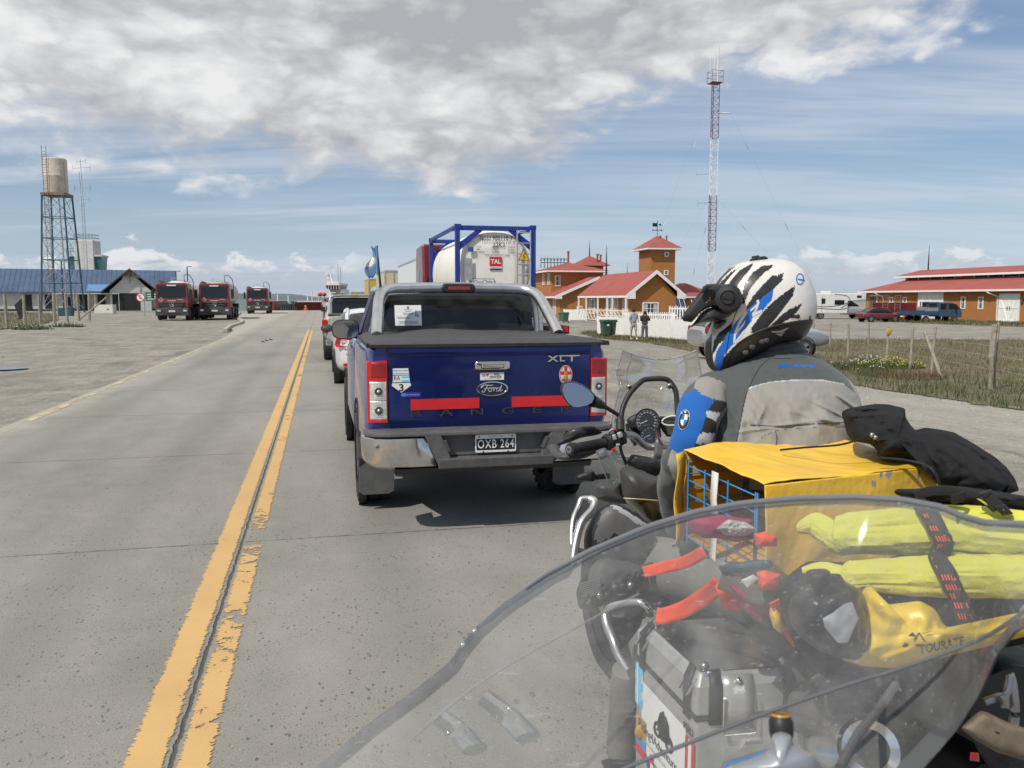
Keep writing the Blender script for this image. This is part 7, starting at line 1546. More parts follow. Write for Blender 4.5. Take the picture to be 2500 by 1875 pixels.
limb_mesh('body', RD, SKIN, [(0, 1), (1, 2), (2, 3), (3, 4), (2, 5), (5, 6), (6, 7), (2, 8), (8, 9), (9, 10), (0, 11), (11, 12), (0, 13), (13, 14), (12, 15), (14, 16)], [rl(q) for q in P_], [.12, .11, .10, .05, .07, .022, .02, .02, .03, .03, .03, .06, .04, .06, .04, .035, .035])
# jacket torso
rowsd = [(836, 1885, 1958, 2.36, .055), (842, 1872, 1964, 2.36, .065), (852, 1858, 1968, 2.36, .075), (862, 1848, 1970, 2.36, .08), (868, 1838, 1990, 2.355, .085), (876, 1822, 2004, 2.35, .095), (888, 1792, 2024, 2.34, .11), (902, 1765, 2044, 2.33, .125), (920, 1736, 2066, 2.32, .135), (942, 1716, 2086, 2.30, .145), (966, 1714, 2098, 2.28, .15), (992, 1716, 2104, 2.26, .15), (1030, 1722, 2098, 2.23, .15), (1065, 1728, 2086, 2.20, .15), (1100, 1736, 2080, 2.17, .15), (1140, 1780, 2075, 2.14, .145), (1200, 1790, 2060, 2.10, .14)]
def rs_rows(R_, n):
    out = []
    for i in range(n + 1):
        t = i / n * (len(R_) - 1); k = min(int(t), len(R_) - 2); f = t - k; out.append(tuple(a * (1 - f) + c * f for a, c in zip(R_[k], R_[k + 1])))
    return out
b = WB(RD); rows = []; NS = 320
for (y, xl_, xr, d, th) in rs_rows(rowsd, 210):
    row = []; cx = (xl_ + xr) / 2; hw = (xr - xl_) / 2
    for k in range(NS):
        a = 2 * PI * k / NS; c_, s_ = math.cos(a), math.sin(a); c_ = math.copysign(abs(c_) ** .85, c_); s_ = math.copysign(abs(s_) ** .85, s_)
        x = cx + hw * c_; dd = d + th * s_; q = pt(x, y, dd)
        f = 0.0
        if s_ < .2:
            low = sstep(930, 1040, y); X, Y = (x - 1600) * 3.017, (y - 600) * 3.017
            f += .022 * low * fb_((x * .016 + y * .010, y * .006, 1.0)) + .012 * fb_((x * .035 - y * .02, y * .012, 4)) * (.4 + low) + .0025 * fb_((x * .09, y * .06, 9))
            for (fx_, fy_, ln, wd, sl2, am) in ((1440, 1170, 90, 16, .7, .012), (900, 1330, 200, 14, -.15, .006), (780, 1250, 40, 18, -2.5, .007), (1250, 1280, 120, 18, .25, .007), (640, 1300, 25, 22, -6, .006), (1330, 1230, 90, 14, .5, .008)):
                u_ = (X - fx_); v_ = (Y - fy_) - u_ * sl2 if abs(sl2) < 2 else (X - fx_) - (Y - fy_) / sl2; w_ = u_ if abs(sl2) < 2 else (Y - fy_)
                f += 1.6 * am * math.exp(-(v_ / wd) ** 2) * math.exp(-(w_ / (ln * 1.6)) ** 2)
            if Y < 1345 + (X - 1000) * -.02 and Y > 1290 and 560 < X < 1410: f -= .004 * sstep(1290, 1340, Y)
            if 700 < X < 1120 and 720 < Y < 830: f += .004 * math.sin((Y + (X - 900) * .12) * .13)
        rr_ = (q - CAMP).normalized(); row.append(q - rr_ * f)
    rows.append(row)
b.loft(rows, JG, True, True); b.flip = 1
back = mp(c8, [(680, 1055), (760, 1028), (850, 1006), (960, 996), (1080, 990), (1230, 992), (1390, 1022), (1450, 1070), (1490, 1110), (1530, 1200), (1450, 1240), (1420, 1335), (1200, 1335), (1000, 1348), (880, 1362), (800, 1395), (740, 1440), (690, 1500), (575, 1560), (600, 1440), (630, 1300), (655, 1170)])
lowp = mp(c8, [(1430, 1338), (1200, 1337), (1000, 1350), (880, 1366), (800, 1400), (740, 1445), (690, 1505), (690, 1800), (1500, 1800), (1440, 1400)])
seam = mp(c8, [(680, 1049), (760, 1022), (850, 1000), (960, 990), (1080, 984), (1230, 986), (1395, 1016), (1392, 1024), (1230, 994), (1080, 992), (960, 998), (850, 1008), (760, 1030), (682, 1058)])
rsh = mp(c8, [(1420, 985), (1440, 980), (1500, 1080), (1535, 1170), (1515, 1165), (1470, 1080)])
for s__ in (1,):
    tot = 0
    Pw = b.wpts(); f0 = b.f[96 * NS + 240]; cen = Pw[f0[0]]; nn_ = (Pw[f0[1]] - Pw[f0[0]]).cross(Pw[f0[2]] - Pw[f0[0]]); b.flip = 1 if nn_.dot(CAMP - cen) > 0 else -1
b.recolor([(back, JL), (lowp, JBR), (seam, JSI), (rsh, JL)]); jtree = b.bvh(); jk = b.build('jacket', RD)
b = WB(RD); wtext(b, jtree, 'BMW Motorrad', *c8(1037, 886), 13.5, HBL, ux=(1, -.01), sx=1.02, bold=.03, shear=.25); b.build('jacket_lettering', jk)
b = WB(RD)
for sc in ([(850, 825), (790, 870), (740, 940), (705, 1010), (680, 1060), (650, 1170), (620, 1330), (585, 1500)], [(885, 1370), (895, 1420), (885, 1500)], [(700, 1320), (900, 1328), (1200, 1310), (1400, 1300)]):
    q = [cast(jtree, *c8(*p), .0012) for p in [(s_.x, s_.y) for s_ in smooth_path([(x, y, 0) for x, y in sc], 8)]]; q = [p for p in q if p is not None]; b.tube(q, .0011, mat('seam_thread', (.045, .05, .05), .9), 4)
b.build('jacket_seam', jk)
# left sleeve
b = WB(RD); arm = [(*c8(520, 1010), 2.30, 34), (*c8(420, 1075), 2.24, 50), (*c8(370, 1140), 2.17, 54), (*c6(1075, 470), 2.12, 54), (*c6(1055, 560), 2.10, 54), (*c6(1030, 660), 2.09, 53), (*c6(990, 760), 2.09, 50), (*c6(945, 840), 2.11, 47), (*c6(905, 930), 2.15, 43), (*c6(885, 1020), 2.22, 39), (*c6(885, 1120), 2.25, 37), (*c6(905, 1220), 2.28, 36), (*c6(940, 1340), 2.32, 34)]
A_ = []
for i in range(len(arm) - 1):
    for k in range(9): A_.append(tuple(arm[i][j] + (arm[i + 1][j] - arm[i][j]) * k / 9 for j in range(4)))
cen_ = [pt(a[0], a[1], a[2]) for a in A_]; rows = []
for i, a in enumerate(A_):
    p = cen_[i]; dr = (cen_[min(i + 3, len(cen_) - 1)] - cen_[max(0, i - 3)]).normalized(); rr = a[3] * a[2] / FPX; v = (p - CAMP).normalized(); side = dr.cross(v).normalized(); dep = side.cross(dr).normalized(); row = []
    for k in range(120):
        an = 2 * PI * k / 120; q = p + side * math.cos(an) * rr + dep * math.sin(an) * rr * .95
        f = .006 * fb_((q.x * 9, q.z * 22, 2)) + .004 * fb_((q.x * 30, q.z * 18, 5)) + .005 * math.exp(-((i - 62) / 4) ** 2) * math.sin(an * 2); q += (q - p).normalized() * f
        row.append(q)
    rows.append(row)
b.loft(rows, JG, True, True)
Pw = b.wpts(); 
def setflip(b, i):
    Pw = b.wpts(); best = None
    sgn = 0
    for f0 in b.f[::37]:
        cen = sum((Pw[k] for k in f0), Vector()) / len(f0); n = (Pw[f0[1]] - Pw[f0[0]]).cross(Pw[f0[2]] - Pw[f0[0]]); ctr = i(cen); sgn += 1 if n.dot(cen - ctr) > 0 else -1
    b.flip = 1 if sgn > 0 else -1
setflip(b, lambda c: min(cen_, key=lambda q: (q - c).length))
b.recolor([(mp(c8, [(385, 960), (470, 990), (545, 1040), (600, 1100), (545, 1158), (440, 1135), (350, 1105), (285, 1050), (300, 980)]), JL),
 (mp(c6, [(1050, 300), (1100, 345), (1200, 380), (1150, 460), (1125, 530), (1100, 590), (1060, 680), (1030, 770), (985, 890), (965, 830), (900, 770), (860, 740), (860, 500), (960, 340)]), JBL),
 (mp(c6, [(1200, 378), (1300, 400), (1240, 475), (1140, 455)]), JBK), (mp(c6, [(1135, 460), (1235, 478), (1200, 535), (1130, 500)]), JSI), (mp(c6, [(1125, 505), (1200, 538), (1205, 625), (1085, 622), (1110, 570)]), JBK), (mp(c6, [(1083, 625), (1195, 627), (1165, 708), (1052, 704)]), JSI), (mp(c6, [(1050, 707), (1162, 710), (1130, 800), (1010, 800), (1032, 760)]), JBK),
 (mp(c6, [(880, 740), (900, 768), (962, 812), (988, 892), (1000, 1000), (965, 1075), (920, 1035), (880, 950), (845, 850), (860, 780)]), JL)])
atree = b.bvh(); sl_l = b.build('sleeve', RD)
b = WB(RD); cx, cy = c6(965, 527)
def disc(rx, ry, mt, off, a0=0, a1=2 * PI, n=36, r0=0.0):
    G2_ = []
    for i in range(n + 1):
        a = a0 + (a1 - a0) * i / n; row = []
        for k in (r0, (1 + r0) / 2, 1): px = cx + (math.cos(a) * rx * k) + math.sin(a) * ry * k * -.16; py = cy + math.sin(a) * ry * k; row.append(cast(atree, px, py, off))
        G2_.append(row)
    if all(p is not None for r_ in G2_ for p in r_): b.grid(G2_, mt)
disc(13.8, 24.5, JSI, .0020); disc(13.0, 23.2, JBK, .0026); disc(8.0, 14.5, PLW, .0032); disc(8.0, 14.5, HBL, .0036, PI, 1.5 * PI); disc(8.0, 14.5, HBL, .0036, 0, .5 * PI)
wtext(b, atree, 'B', cx - 5.5, cy - 16.5, 6.5, PLW, ux=(.55, -.7), uy=(.6, .75), bold=.03, off=.0045); wtext(b, atree, 'M', cx + 3, cy - 19, 6.5, PLW, bold=.03, off=.0045); wtext(b, atree, 'W', cx + 9.5, cy - 9.5, 6.5, PLW, ux=(.45, .85), uy=(-.6, .6), bold=.03, off=.0045)
b.build('sleeve_badge', sl_l)
b = WB(RD); b.tube([sh_r + Vector((-.05, .02, .0)), sh_r + Vector((-.05, .08, -.08)), el_r, hand_r], [.06, .06, .055, .045], JG, 20); b.build('sleeve', RD)
# hands in gloves
for s, hp, hd in ((1, hand_r, bl(.1, 0, 0) - bl(0, 0, 0)), (-1, hand_l, Vector((-.02, .1, -.02)))):
    b = WB(RD); b.ball(hp, (.042, .045, .03), MBK, 14, 10)
    for k in range(4): o_ = Vector((-.028 + k * .019, .03, .004)); b.tube([hp + o_, hp + o_ + Vector((0, .035 + (.006 if k in (1, 2) else 0), -.008)), hp + o_ + Vector((0, .045, -.035))], [.011, .010, .008], MBK, 8)
    b.tube([hp + Vector((-s * .035, .0, 0)), hp + Vector((-s * .055, .03, -.01)), hp + Vector((-s * .045, .05, -.02))], [.013, .011, .009], MBK, 8); b.build('glove', RD)
# legs
TRS = mat('riding_trousers', (.19, .185, .165), .9, var=.1, vscale=9, bump=.002, bscale=60)
for s, kn, ft in ((-1, knl, ftl), (1, knr, ftr)):
    b = WB(RD); hip = bl(s * .10, -.72, .88); rows = []; path = smooth_path([hip, (hip + kn) / 2 + Vector((0, 0, .02)), kn, (kn + ft) / 2 + Vector((0, -.03, 0)), ft], 10)
    rad = [.10 - .028 * i / len(path) for i in range(len(path))]; b.tube(path, rad, TRS, 26); b.build('trouser_leg', RD)
b = WB(RD); lg = [(*cA(400, 900), 2.20), (*cA(395, 1020), 2.22), (*cA(395, 1180), 2.24), (*cA(385, 1380), 2.28), (*cA(370, 1540), 2.3), (*cA(360, 1600), 2.3)]
ptube(b, lg, [.036, .040, .044, .046, .044, .035], TRS, 24, k=8); o = b.build('trouser_cuff', RD)
b = WB(RD); pillow(b, mp(cA, [(210, 1600), (330, 1570), (500, 1580), (560, 1640), (520, 1720), (260, 1720)]), 2.30, .06, MBK, amp=.003); b.build('boot', RD)
# helmet
HC = c8(810, 500); HD = 2.35
sil = mp(c8, [(430, 300), (480, 225), (560, 155), (640, 120), (740, 104), (850, 98), (930, 106), (1000, 132), (1060, 175), (1110, 245), (1145, 330), (1160, 420), (1160, 500), (1145, 560), (1120, 600), (1100, 650), (1070, 690), (1020, 700), (900, 715), (820, 760), (720, 820), (600, 895), (520, 925), (470, 938), (425, 915), (395, 860), (380, 780), (382, 700), (410, 630), (440, 560), (430, 450), (420, 370)])
HL = thing('helmet', pt(*HC, HD), 0, 'white helmet with black brush stripes, blue band and black peak worn by the rider', 'helmet')
def head_pillow(b, outline, mt, half=.122, n=100, seg=320, p=2.35, cen=HC, d=HD, grow=0.0):
    cx, cy = cen; L_ = [0]; O = outline + [outline[0]]
    for i in range(len(outline)): L_.append(L_[-1] + math.hypot(O[i + 1][0] - O[i][0], O[i + 1][1] - O[i][1]))
    ring = []
    for k in range(seg):
        t = L_[-1] * k / seg; i = max(j for j in range(len(L_) - 1) if L_[j] <= t); f = (t - L_[i]) / max(1e-6, L_[i + 1] - L_[i]); ring.append((O[i][0] + (O[i + 1][0] - O[i][0]) * f, O[i][1] + (O[i + 1][1] - O[i][1]) * f))
    for _ in range(10): ring = [((ring[k - 1][0] + 2 * ring[k][0] + ring[(k + 1) % seg][0]) / 4, (ring[k - 1][1] + 2 * ring[k][1] + ring[(k + 1) % seg][1]) / 4) for k in range(seg)]
    yaw = .16; rows = []
    for j in range(2 * n + 1):
        a = -PI / 2 + PI * j / (2 * n); s_ = max(.002, math.cos(a)) ** (2 / p); dd = math.copysign(abs(math.sin(a)) ** (2 / p), math.sin(a)); row = []
        for (x, y) in ring:
            ox = (x - cx) * s_ * d / FPX; oz = -(y - cy) * s_ * d / FPX; q = pt(cx, cy, d) + Vector((ox + dd * half * .10, ox * yaw * -.6 + dd * half, oz)); row.append(q)
        rows.append(row)
    b.loft(rows, mt, True, False, True)
b = WB(HL); head_pillow(b, sil, HWH); ctr_ = pt(*HC, HD); setflip(b, lambda c: ctr_)
st_ = [  # black brush strokes
 [(425, 310), (470, 240), (540, 170), (600, 145), (560, 175), (500, 235), (450, 310)],
 [(450, 312), (490, 258), (560, 190), (620, 160), (575, 200), (520, 265), (485, 318)],
 [(525, 318), (560, 250), (620, 180), (680, 145), (722, 130), (706, 165), (660, 215), (610, 285), (585, 330)],
 [(640, 340), (660, 270), (720, 195), (790, 145), (858, 138), (862, 158), (800, 200), (740, 265), (690, 330), (660, 420), (640, 430)],
 [(670, 450), (720, 370), (790, 290), (860, 220), (945, 203), (935, 255), (880, 310), (820, 370), (740, 420), (700, 470), (665, 480)],
 [(700, 620), (740, 560), (800, 480), (880, 400), (960, 340), (1026, 295), (1020, 360), (960, 440), (900, 520), (830, 600), (720, 650)],
 [(830, 605), (880, 560), (940, 500), (1000, 460), (1078, 430), (1050, 480), (1000, 530), (960, 560), (880, 590), (840, 610)],
 [(430, 700), (470, 640), (480, 690), (450, 760), (420, 800)], [(470, 640), (540, 590), (560, 560), (555, 620), (530, 660), (500, 700), (470, 720)]]
low = [(480, 930), (500, 830), (560, 760), (640, 700), (760, 620), (900, 575), (1020, 555), (1100, 545), (1160, 540), (1160, 760), (900, 780), (700, 960)]
blue = [(435, 860), (450, 780), (500, 700), (560, 600), (620, 530), (700, 450), (780, 385), (872, 320), (858, 400), (820, 440), (790, 480), (720, 520), (705, 560), (640, 640), (600, 700), (560, 740), (510, 800), (492, 935), (450, 915)]
b.recolor([(mp(c8, q), HBK) for q in st_[:7]], jit=6, jf=130); b.recolor([(mp(c8, q), HBK) for q in st_[7:]], jit=4, jf=60); b.recolor([(mp(c8, blue), HBL)], jit=.5)
b.recolor([(mp(c8, [(375, 700), (420, 640), (415, 760), (425, 840), (450, 910), (475, 960), (400, 930), (360, 800)]), HBK), (mp(c8, low), HBK)])
htree = b.bvh(); hsh = b.build('shell', HL)
decal(HL, htree, [(strip(mp(c8, [(612, 560), (640, 515), (668, 478)]), mp(c8, [(628, 575), (655, 530), (680, 492)])), HWH), (strip(mp(c8, [(572, 722), (580, 640), (612, 560)]), mp(c8, [(588, 705), (596, 645), (626, 575)])), HWH), (strip(mp(c8, [(590, 640), (655, 560), (665, 545)]), mp(c8, [(598, 652), (650, 590), (662, 560)])), HWH), (strip(mp(c8, [(585, 705), (640, 640), (655, 615)]), mp(c8, [(592, 722), (640, 662), (655, 640)])), HWH),
 (strip(mp(c8, [(700, 470), (745, 430), (750, 425)]), mp(c8, [(702, 488), (748, 448), (752, 440)])), HWH), (strip(mp(c8, [(742, 405), (752, 425), (735, 470), (712, 500)]), mp(c8, [(760, 395), (768, 420), (752, 468), (716, 522)])), HWH), (strip(mp(c8, [(712, 500), (760, 478), (780, 470)]), mp(c8, [(714, 524), (765, 498), (790, 480)])), HWH)], 'shell_print', .0012)
decal(HL, htree, [(strip(mp(c8, [(1040 + 26 + 30 * math.cos(a), 245 + 44 * math.sin(a)) for a in [PI * k / 7 + .2 for k in range(16)]]), mp(c8, [(1066 + 22 * math.cos(a), 245 + 36 * math.sin(a)) for a in [PI * k / 7 + .2 for k in range(16)]]), n=40, m=1), HBL), (strip(mp(c8, [(1050, 240), (1100, 250)]), mp(c8, [(1051, 250), (1101, 260)])), HBL),
 (strip(mp(c8, [(850, 630), (920, 625), (985, 600)]), mp(c8, [(850, 630), (925, 668), (985, 600)])), LPG), (strip(mp(c8, [(870, 640), (930, 640), (975, 612)]), mp(c8, [(872, 646), (930, 648), (977, 618)])), HBK), (strip(mp(c8, [(995, 512), (1050, 508)]), mp(c8, [(997, 532), (1050, 530)])), HBK)], 'shell_marking', .0016)
b = WB(HL)
for (x, y) in ((665, 785), (715, 745), (785, 705), (815, 695)):
    q = cast(htree, *c8(x, y), .001); b.ball(q, (.009, .004, .008), GRY, 12, 8)
q = cast(htree, *c8(1050, 520), .001); b.ball(q, (.006, .004, .006), BLK, 10, 8); q = cast(htree, *c8(1140, 530), .001); b.ball(q, (.003, .003, .006), BLK, 8, 6); b.build('button', hsh)
b = WB(HL); q = [cast(htree, *c8(x, y), .0008) for x, y in [(s_.x, s_.y) for s_ in smooth_path([(640, 400, 0), (600, 480, 0), (570, 560, 0), (540, 680, 0), (520, 800, 0), (495, 920, 0)], 6)]]; b.tube([p for p in q if p is not None], .0011, DARK, 4)
q = [cast(htree, *c8(x, y), .0008) for x, y in [(s_.x, s_.y) for s_ in smooth_path([(520, 860, 0), (600, 730, 0), (740, 640, 0), (900, 585, 0), (1040, 565, 0), (1140, 560, 0)], 6)]]; b.tube([p for p in q if p is not None], .002, BLK, 5); b.build('shell_seam', hsh)
b = WB(HL); cn2 = c8(430, 420)
pillow(b, mp(c8, [(193, 533), (215, 488), (290, 388), (340, 318), (375, 284), (440, 278), (540, 284), (560, 400), (470, 452), (420, 448), (380, 462), (330, 492), (298, 530), (268, 564), (206, 556)]), HD - .0, .118, MBK, amp=.0, p=7, cen=c8(400, 400), n=10, seg=110, soft=0)
b.loft([[pt(*c8(x, y), HD - dd_) for x, y in [(548 + 92 * c, 388 + 108 * q) for c, q in circ(36)]] for dd_ in (.02, .115, .128)] + [[pt(*c8(548 + 84 * c, 388 + 99 * q), HD - .136) for c, q in circ(36)]], MBK); pk_ = b.build('peak', HL)
b = WB(HL); pv = pt(*c8(535, 385), HD - .140); nr = (CAMP - pv).normalized(); tq = nr.to_track_quat('Z', 'Y').to_matrix().to_4x4(); rr = 44 / 3.017 * HD / FPX
s_ = MB(); s_.lathe([(rr * 2.0, -.012), (rr * 1.95, .0), (rr * 1.2, .004), (rr * 1.18, .001), (rr * 1.02, .001), (rr, .006), (rr * .9, .009), (.0005, .009)], MBK, 40, cap=False); s_.box((0, 0, .0105), (rr * 1.7, rr * .26, .004), MBK, (0, 0, -.12)); s_.box((0, rr * .2, .0098), (rr * 1.7, rr * .05, .002), DARK, (0, 0, -.12)); b.add(s_.v, s_.f, MBK, True, Matrix.Translation(pv) @ tq); b.sm = list(s_.sm); b.build('pivot', pk_)
b = WB(HL); pillow(b, mp(c8, [(350, 300), (375, 288), (420, 290), (350, 350), (330, 352)]), HD - .13, .008, BLK, amp=0, p=4, n=5); b.build('peak_slot', pk_)
VIS = clear_mat('tinted_visor', tint=(.30, .31, .32), op=.10, rough=.05, dust=(.30, .31, .32), dust_glare=.05)
b = WB(HL); pillow(b, mp(c8, [(256, 592), (285, 565), (330, 500), (380, 462), (440, 448), (470, 470), (500, 490), (560, 505), (590, 500), (545, 530), (480, 545), (420, 558), (340, 575), (290, 590), (262, 604)]), HD - .01, .105, VIS, amp=0, p=3.0, cen=c8(430, 500)); b.build('visor', HL)
b = WB(HL); pillow(b, mp(c8, [(425, 565), (480, 540), (560, 520), (560, 560), (480, 610), (445, 625), (430, 600)]), HD, .08, HBK, amp=.003, cen=c8(470, 575)); b.build('lining', HL)
b = WB(HL); pillow(b, mp(c8, [(690, 106), (712, 92), (706, 78), (760, 68), (770, 80), (808, 75), (832, 90), (832, 102), (760, 112)]), HD - .01, .022, BLK, amp=0, p=5, n=6); b.build('camera_mount', HL)
# ------------------------------------------------ dog crate and load
ZT, ZB = 1.32, 1.115
NL, NR, BL_, = Vector((.493, 1.596, 0)), Vector((.923, 1.78, 0)), Vector((.412, 1.943, 0)); BR_ = NR + BL_ - NL
CO = (NL + NR + BL_ + BR_) / 4; CO.z = ZB; CR_ = thing('dog_crate', CO, 0, 'pet crate wrapped in a torn yellow tarpaulin, strapped behind the rider', 'pet crate')
def cr(u, v, z): return NL + (NR - NL) * u + (BL_ - NL) * v + Vector((0, 0, z))
b = WB(CR_); rows = []
for i in range(61):          # top sheet, sagging between the bars
    v = i / 60; row = []
    for j in range(81):
        u = j / 80; z = ZT + .006 * fb_((u * 3, v * 3, 0)) - .012 * math.sin(PI * u) * math.sin(PI * v) + .004 * abs(fb_((u * 9 + v * 3, v * 2, 3))) + .003 * math.sin(u * 30 + v * 9) * v * (1 - v) + (.012 * math.exp(-((u - .25) / .2) ** 2) * v)
        row.append(cr(u * 1.01 - .005, v * 1.03 - .015, z))
    rows.append(row)
b.grid(rows, YC); b.build('tarpaulin_top', CR_, solid=.002)
b = WB(CR_); rows = []
for i in range(61):          # side curtain with folds, nearest the camera
    t = i / 60; row = []
    for j in range(141):
        u = j / 140; fold = (.006 * t * math.sin(u * 14 + 6 * fb_((u * 3, t, 1))) + .030 * t * fb_((u * 4, t * 1.6, 7)) + .005 * t * fb_((u * 9, t * 2, 4)) + .0012 * fb_((u * 30, t * 9, 2)))
        row.append(cr(u, -.015 - fold * 1.8 - .05 * t * (1 - u), ZT - .002 - t * (ZT - ZB + .02 * math.sin(u * 15) + (.10 if u > .75 else 0) * (u - .75) * -2)))
    rows.append(row)
b.grid(rows, YC)
rb = b.bvh(); b.recolor([([( *cB(1000, 0),)] * 3, YC)]); b.flip = 1
b.recolor([(mp(cB, q), TAPE) for q in ([(1370, 430), (1430, 420), (1435, 480), (1400, 535), (1375, 520), (1390, 470)], [(1345, 470), (1362, 465), (1360, 520), (1345, 540)], [(1295, 545), (1325, 560), (1322, 600), (1302, 585)], [(1575, 480), (1590, 485), (1582, 550), (1570, 545)])], jit=4, jf=150, both=True); b.build('tarpaulin_side', CR_, solid=.002)
b = WB(CR_)
for (va, vb, ua, ub) in ((0, 1, 1, 1), (1, 1, 0, 1)):
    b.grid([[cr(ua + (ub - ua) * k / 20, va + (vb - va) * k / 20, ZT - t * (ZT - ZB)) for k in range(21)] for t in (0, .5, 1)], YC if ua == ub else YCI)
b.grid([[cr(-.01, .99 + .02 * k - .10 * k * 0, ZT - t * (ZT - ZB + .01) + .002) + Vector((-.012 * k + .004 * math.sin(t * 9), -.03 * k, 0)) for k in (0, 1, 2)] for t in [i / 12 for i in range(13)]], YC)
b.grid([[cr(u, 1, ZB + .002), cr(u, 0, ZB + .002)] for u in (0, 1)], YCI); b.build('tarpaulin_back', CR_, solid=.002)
b = WB(CR_); tt = .0016      # wire door at the left end
for k in range(6): z = ZT - .028 - k * .034; b.tube([cr(-.012, .02, z), cr(-.012, .90, z)], tt, WIRE, 6)
for v in (.02, .04, .36, .66, .90): b.tube([cr(-.018, v, ZT - .02), cr(-.018, v, ZB)], tt * 1.25, WIRE, 6)
dr_ = b.build('wire_door', CR_)
b = WB(CR_)
for k in range(6): z = ZT - .020 - k * .034; b.tube([cr(.0, .985, z), cr(.97, .985, z)], tt, WIRE, 5)
for k in range(6): b.tube([cr(k / 6 + .02, .985, ZT - .02), cr(k / 6 + .02, .985, ZB)], tt, WIRE, 5)
b.build('wire_wall', CR_)
b = WB(CR_); b.grid([[p + Vector((-.004, -.004, 0)), p + (cr(0, .08, 0) - cr(0, 0, 0)) + Vector((-.004, -.004, 0))] for p in (cr(-.03, .44, ZT - .01), cr(-.03, .455, ZT - .07), cr(-.03, .43, ZT - .10), cr(-.03, .45, ZT - .2), cr(-.03, .44, ZB))], mat('white_tape_strap', (.62, .60, .54), .7, var=.05)); b.build('white_strap', CR_, solid=.002)
# dog lying inside
DOG = mat('tan_fur', (.24, .165, .10), .95, var=.35, vscale=50, bump=.006, bscale=140)
dp = cr(.52, .30, ZB + .005); DGT = thing('dog', dp, R(95), 'small tan shaggy dog resting inside the yellow covered crate', 'dog'); DGT.scale = (.66, .66, .66)
pd = [(0, -.10, .085), (0, 0, .095), (0, .09, .10), (0, .15, .14), (0, .18, .165), (0, .235, .15), (.04, .12, .05), (.045, .17, .015), (-.04, .12, .05), (-.045, .17, .015), (.05, -.10, .06), (.055, -.05, .02), (-.05, -.10, .06), (-.055, -.05, .02), (0, -.15, .11), (0, -.19, .15)]
limb_mesh('body', DGT, DOG, [(0, 1), (1, 2), (2, 3), (3, 4), (4, 5), (2, 6), (6, 7), (2, 8), (8, 9), (0, 10), (10, 11), (0, 12), (12, 13), (0, 14), (14, 15)], pd, [.06, .062, .06, .045, .05, .025, .025, .018, .025, .018, .03, .018, .03, .018, .018, .012])
random.seed(4); b = MB()
for k in range(2600):
    a, e_ = random.uniform(0, 2 * PI), random.uniform(-.3, 1.2); c_ = random.choice(((0, -.05, .09, .07), (0, .03, .095, .07), (0, .1, .1, .065), (0, .17, .16, .055), (0, .14, .13, .06)))
    n_ = Vector((math.cos(a) * math.cos(e_), math.sin(a) * math.cos(e_), math.sin(e_))); p = Vector(c_[:3]) + n_ * c_[3] * .93; q = p + n_ * .012 + Vector((random.uniform(-.014, .014), random.uniform(-.014, .014), -.006)); s_ = n_.orthogonal().normalized() * .0018
    b.add([p - s_, p + s_, q], [(0, 1, 2)], DOG)
b.build('fur', DGT)
for s in (-1, 1): b = MB(); b.ball((s * .04, .165, .195), (.016, .012, .03), DOG, 10, 8); b.build('ear', DGT)
b = MB(); b.ball((0, .262, .153), .011, BLK, 10, 8)
b.build('nose', DGT)
for s in (-1, 1): b = MB(); b.ball((s * .022, .215, .185), .006, BLK, 8, 6); b.build('eye', DGT)
# black jacket thrown over the crate
JO = pt(*cB(1700, 400), 1.95); JT = thing('black_jacket', JO, 0, 'crumpled black jacket draped over the right end of the crate', 'jacket')
b = WB(JT)
pillow(b, mp(cB, [(1115, 140), (1150, 118), (1240, 100), (1320, 88), (1400, 92), (1500, 115), (1502, 170), (1530, 215), (1562, 248), (1650, 330), (1720, 420), (1730, 560), (1700, 578), (1680, 480), (1620, 452), (1500, 424), (1326, 412), (1336, 370), (1290, 330), (1180, 312), (1150, 270), (1132, 200)]), 1.98, .14, BKC, amp=.036, fs=11, cen=cB(1450, 300), n=26, seg=150, dz=lambda x, y: -(y - 1000) * .0011)
b.build('hood_part', JT)
b = WB(JT); pillow(b, mp(cB, [(1500, 260), (1562, 246), (1620, 230), (1700, 240), (1790, 258), (1900, 320), (2040, 408), (2110, 470), (2160, 540), (2185, 610), (2080, 640), (1900, 620), (1760, 600), (1690, 570), (1640, 470), (1540, 360)]), 1.92, .13, BKC, amp=.036, fs=10, cen=cB(1830, 450), n=26, seg=150, dz=lambda x, y: -(y - 1050) * .0010); b.build('body_part', JT)
b = WB(JT)
for q0 in ((1320, 290), (1300, 275)): b.ball(pt(*cB(*q0), 1.75), .005, SLV, 10, 8)
ptube(b, [(*cB(1340, 360), 1.76), (*cB(1300, 280), 1.76), (*cB(1230, 300), 1.78), (*cB(1100, 335), 1.80), (*cB(900, 350), 1.86), (*cB(750, 365), 1.9)], .0025, BKC, 6)
ptube(b, [(*cB(1330, 412), 1.72), (*cB(1500, 428), 1.72), (*cB(1620, 458), 1.71), (*cB(1680, 510), 1.70), (*cB(1705, 575), 1.70)], .0035, BLK, 6); b.build('zip', JT)
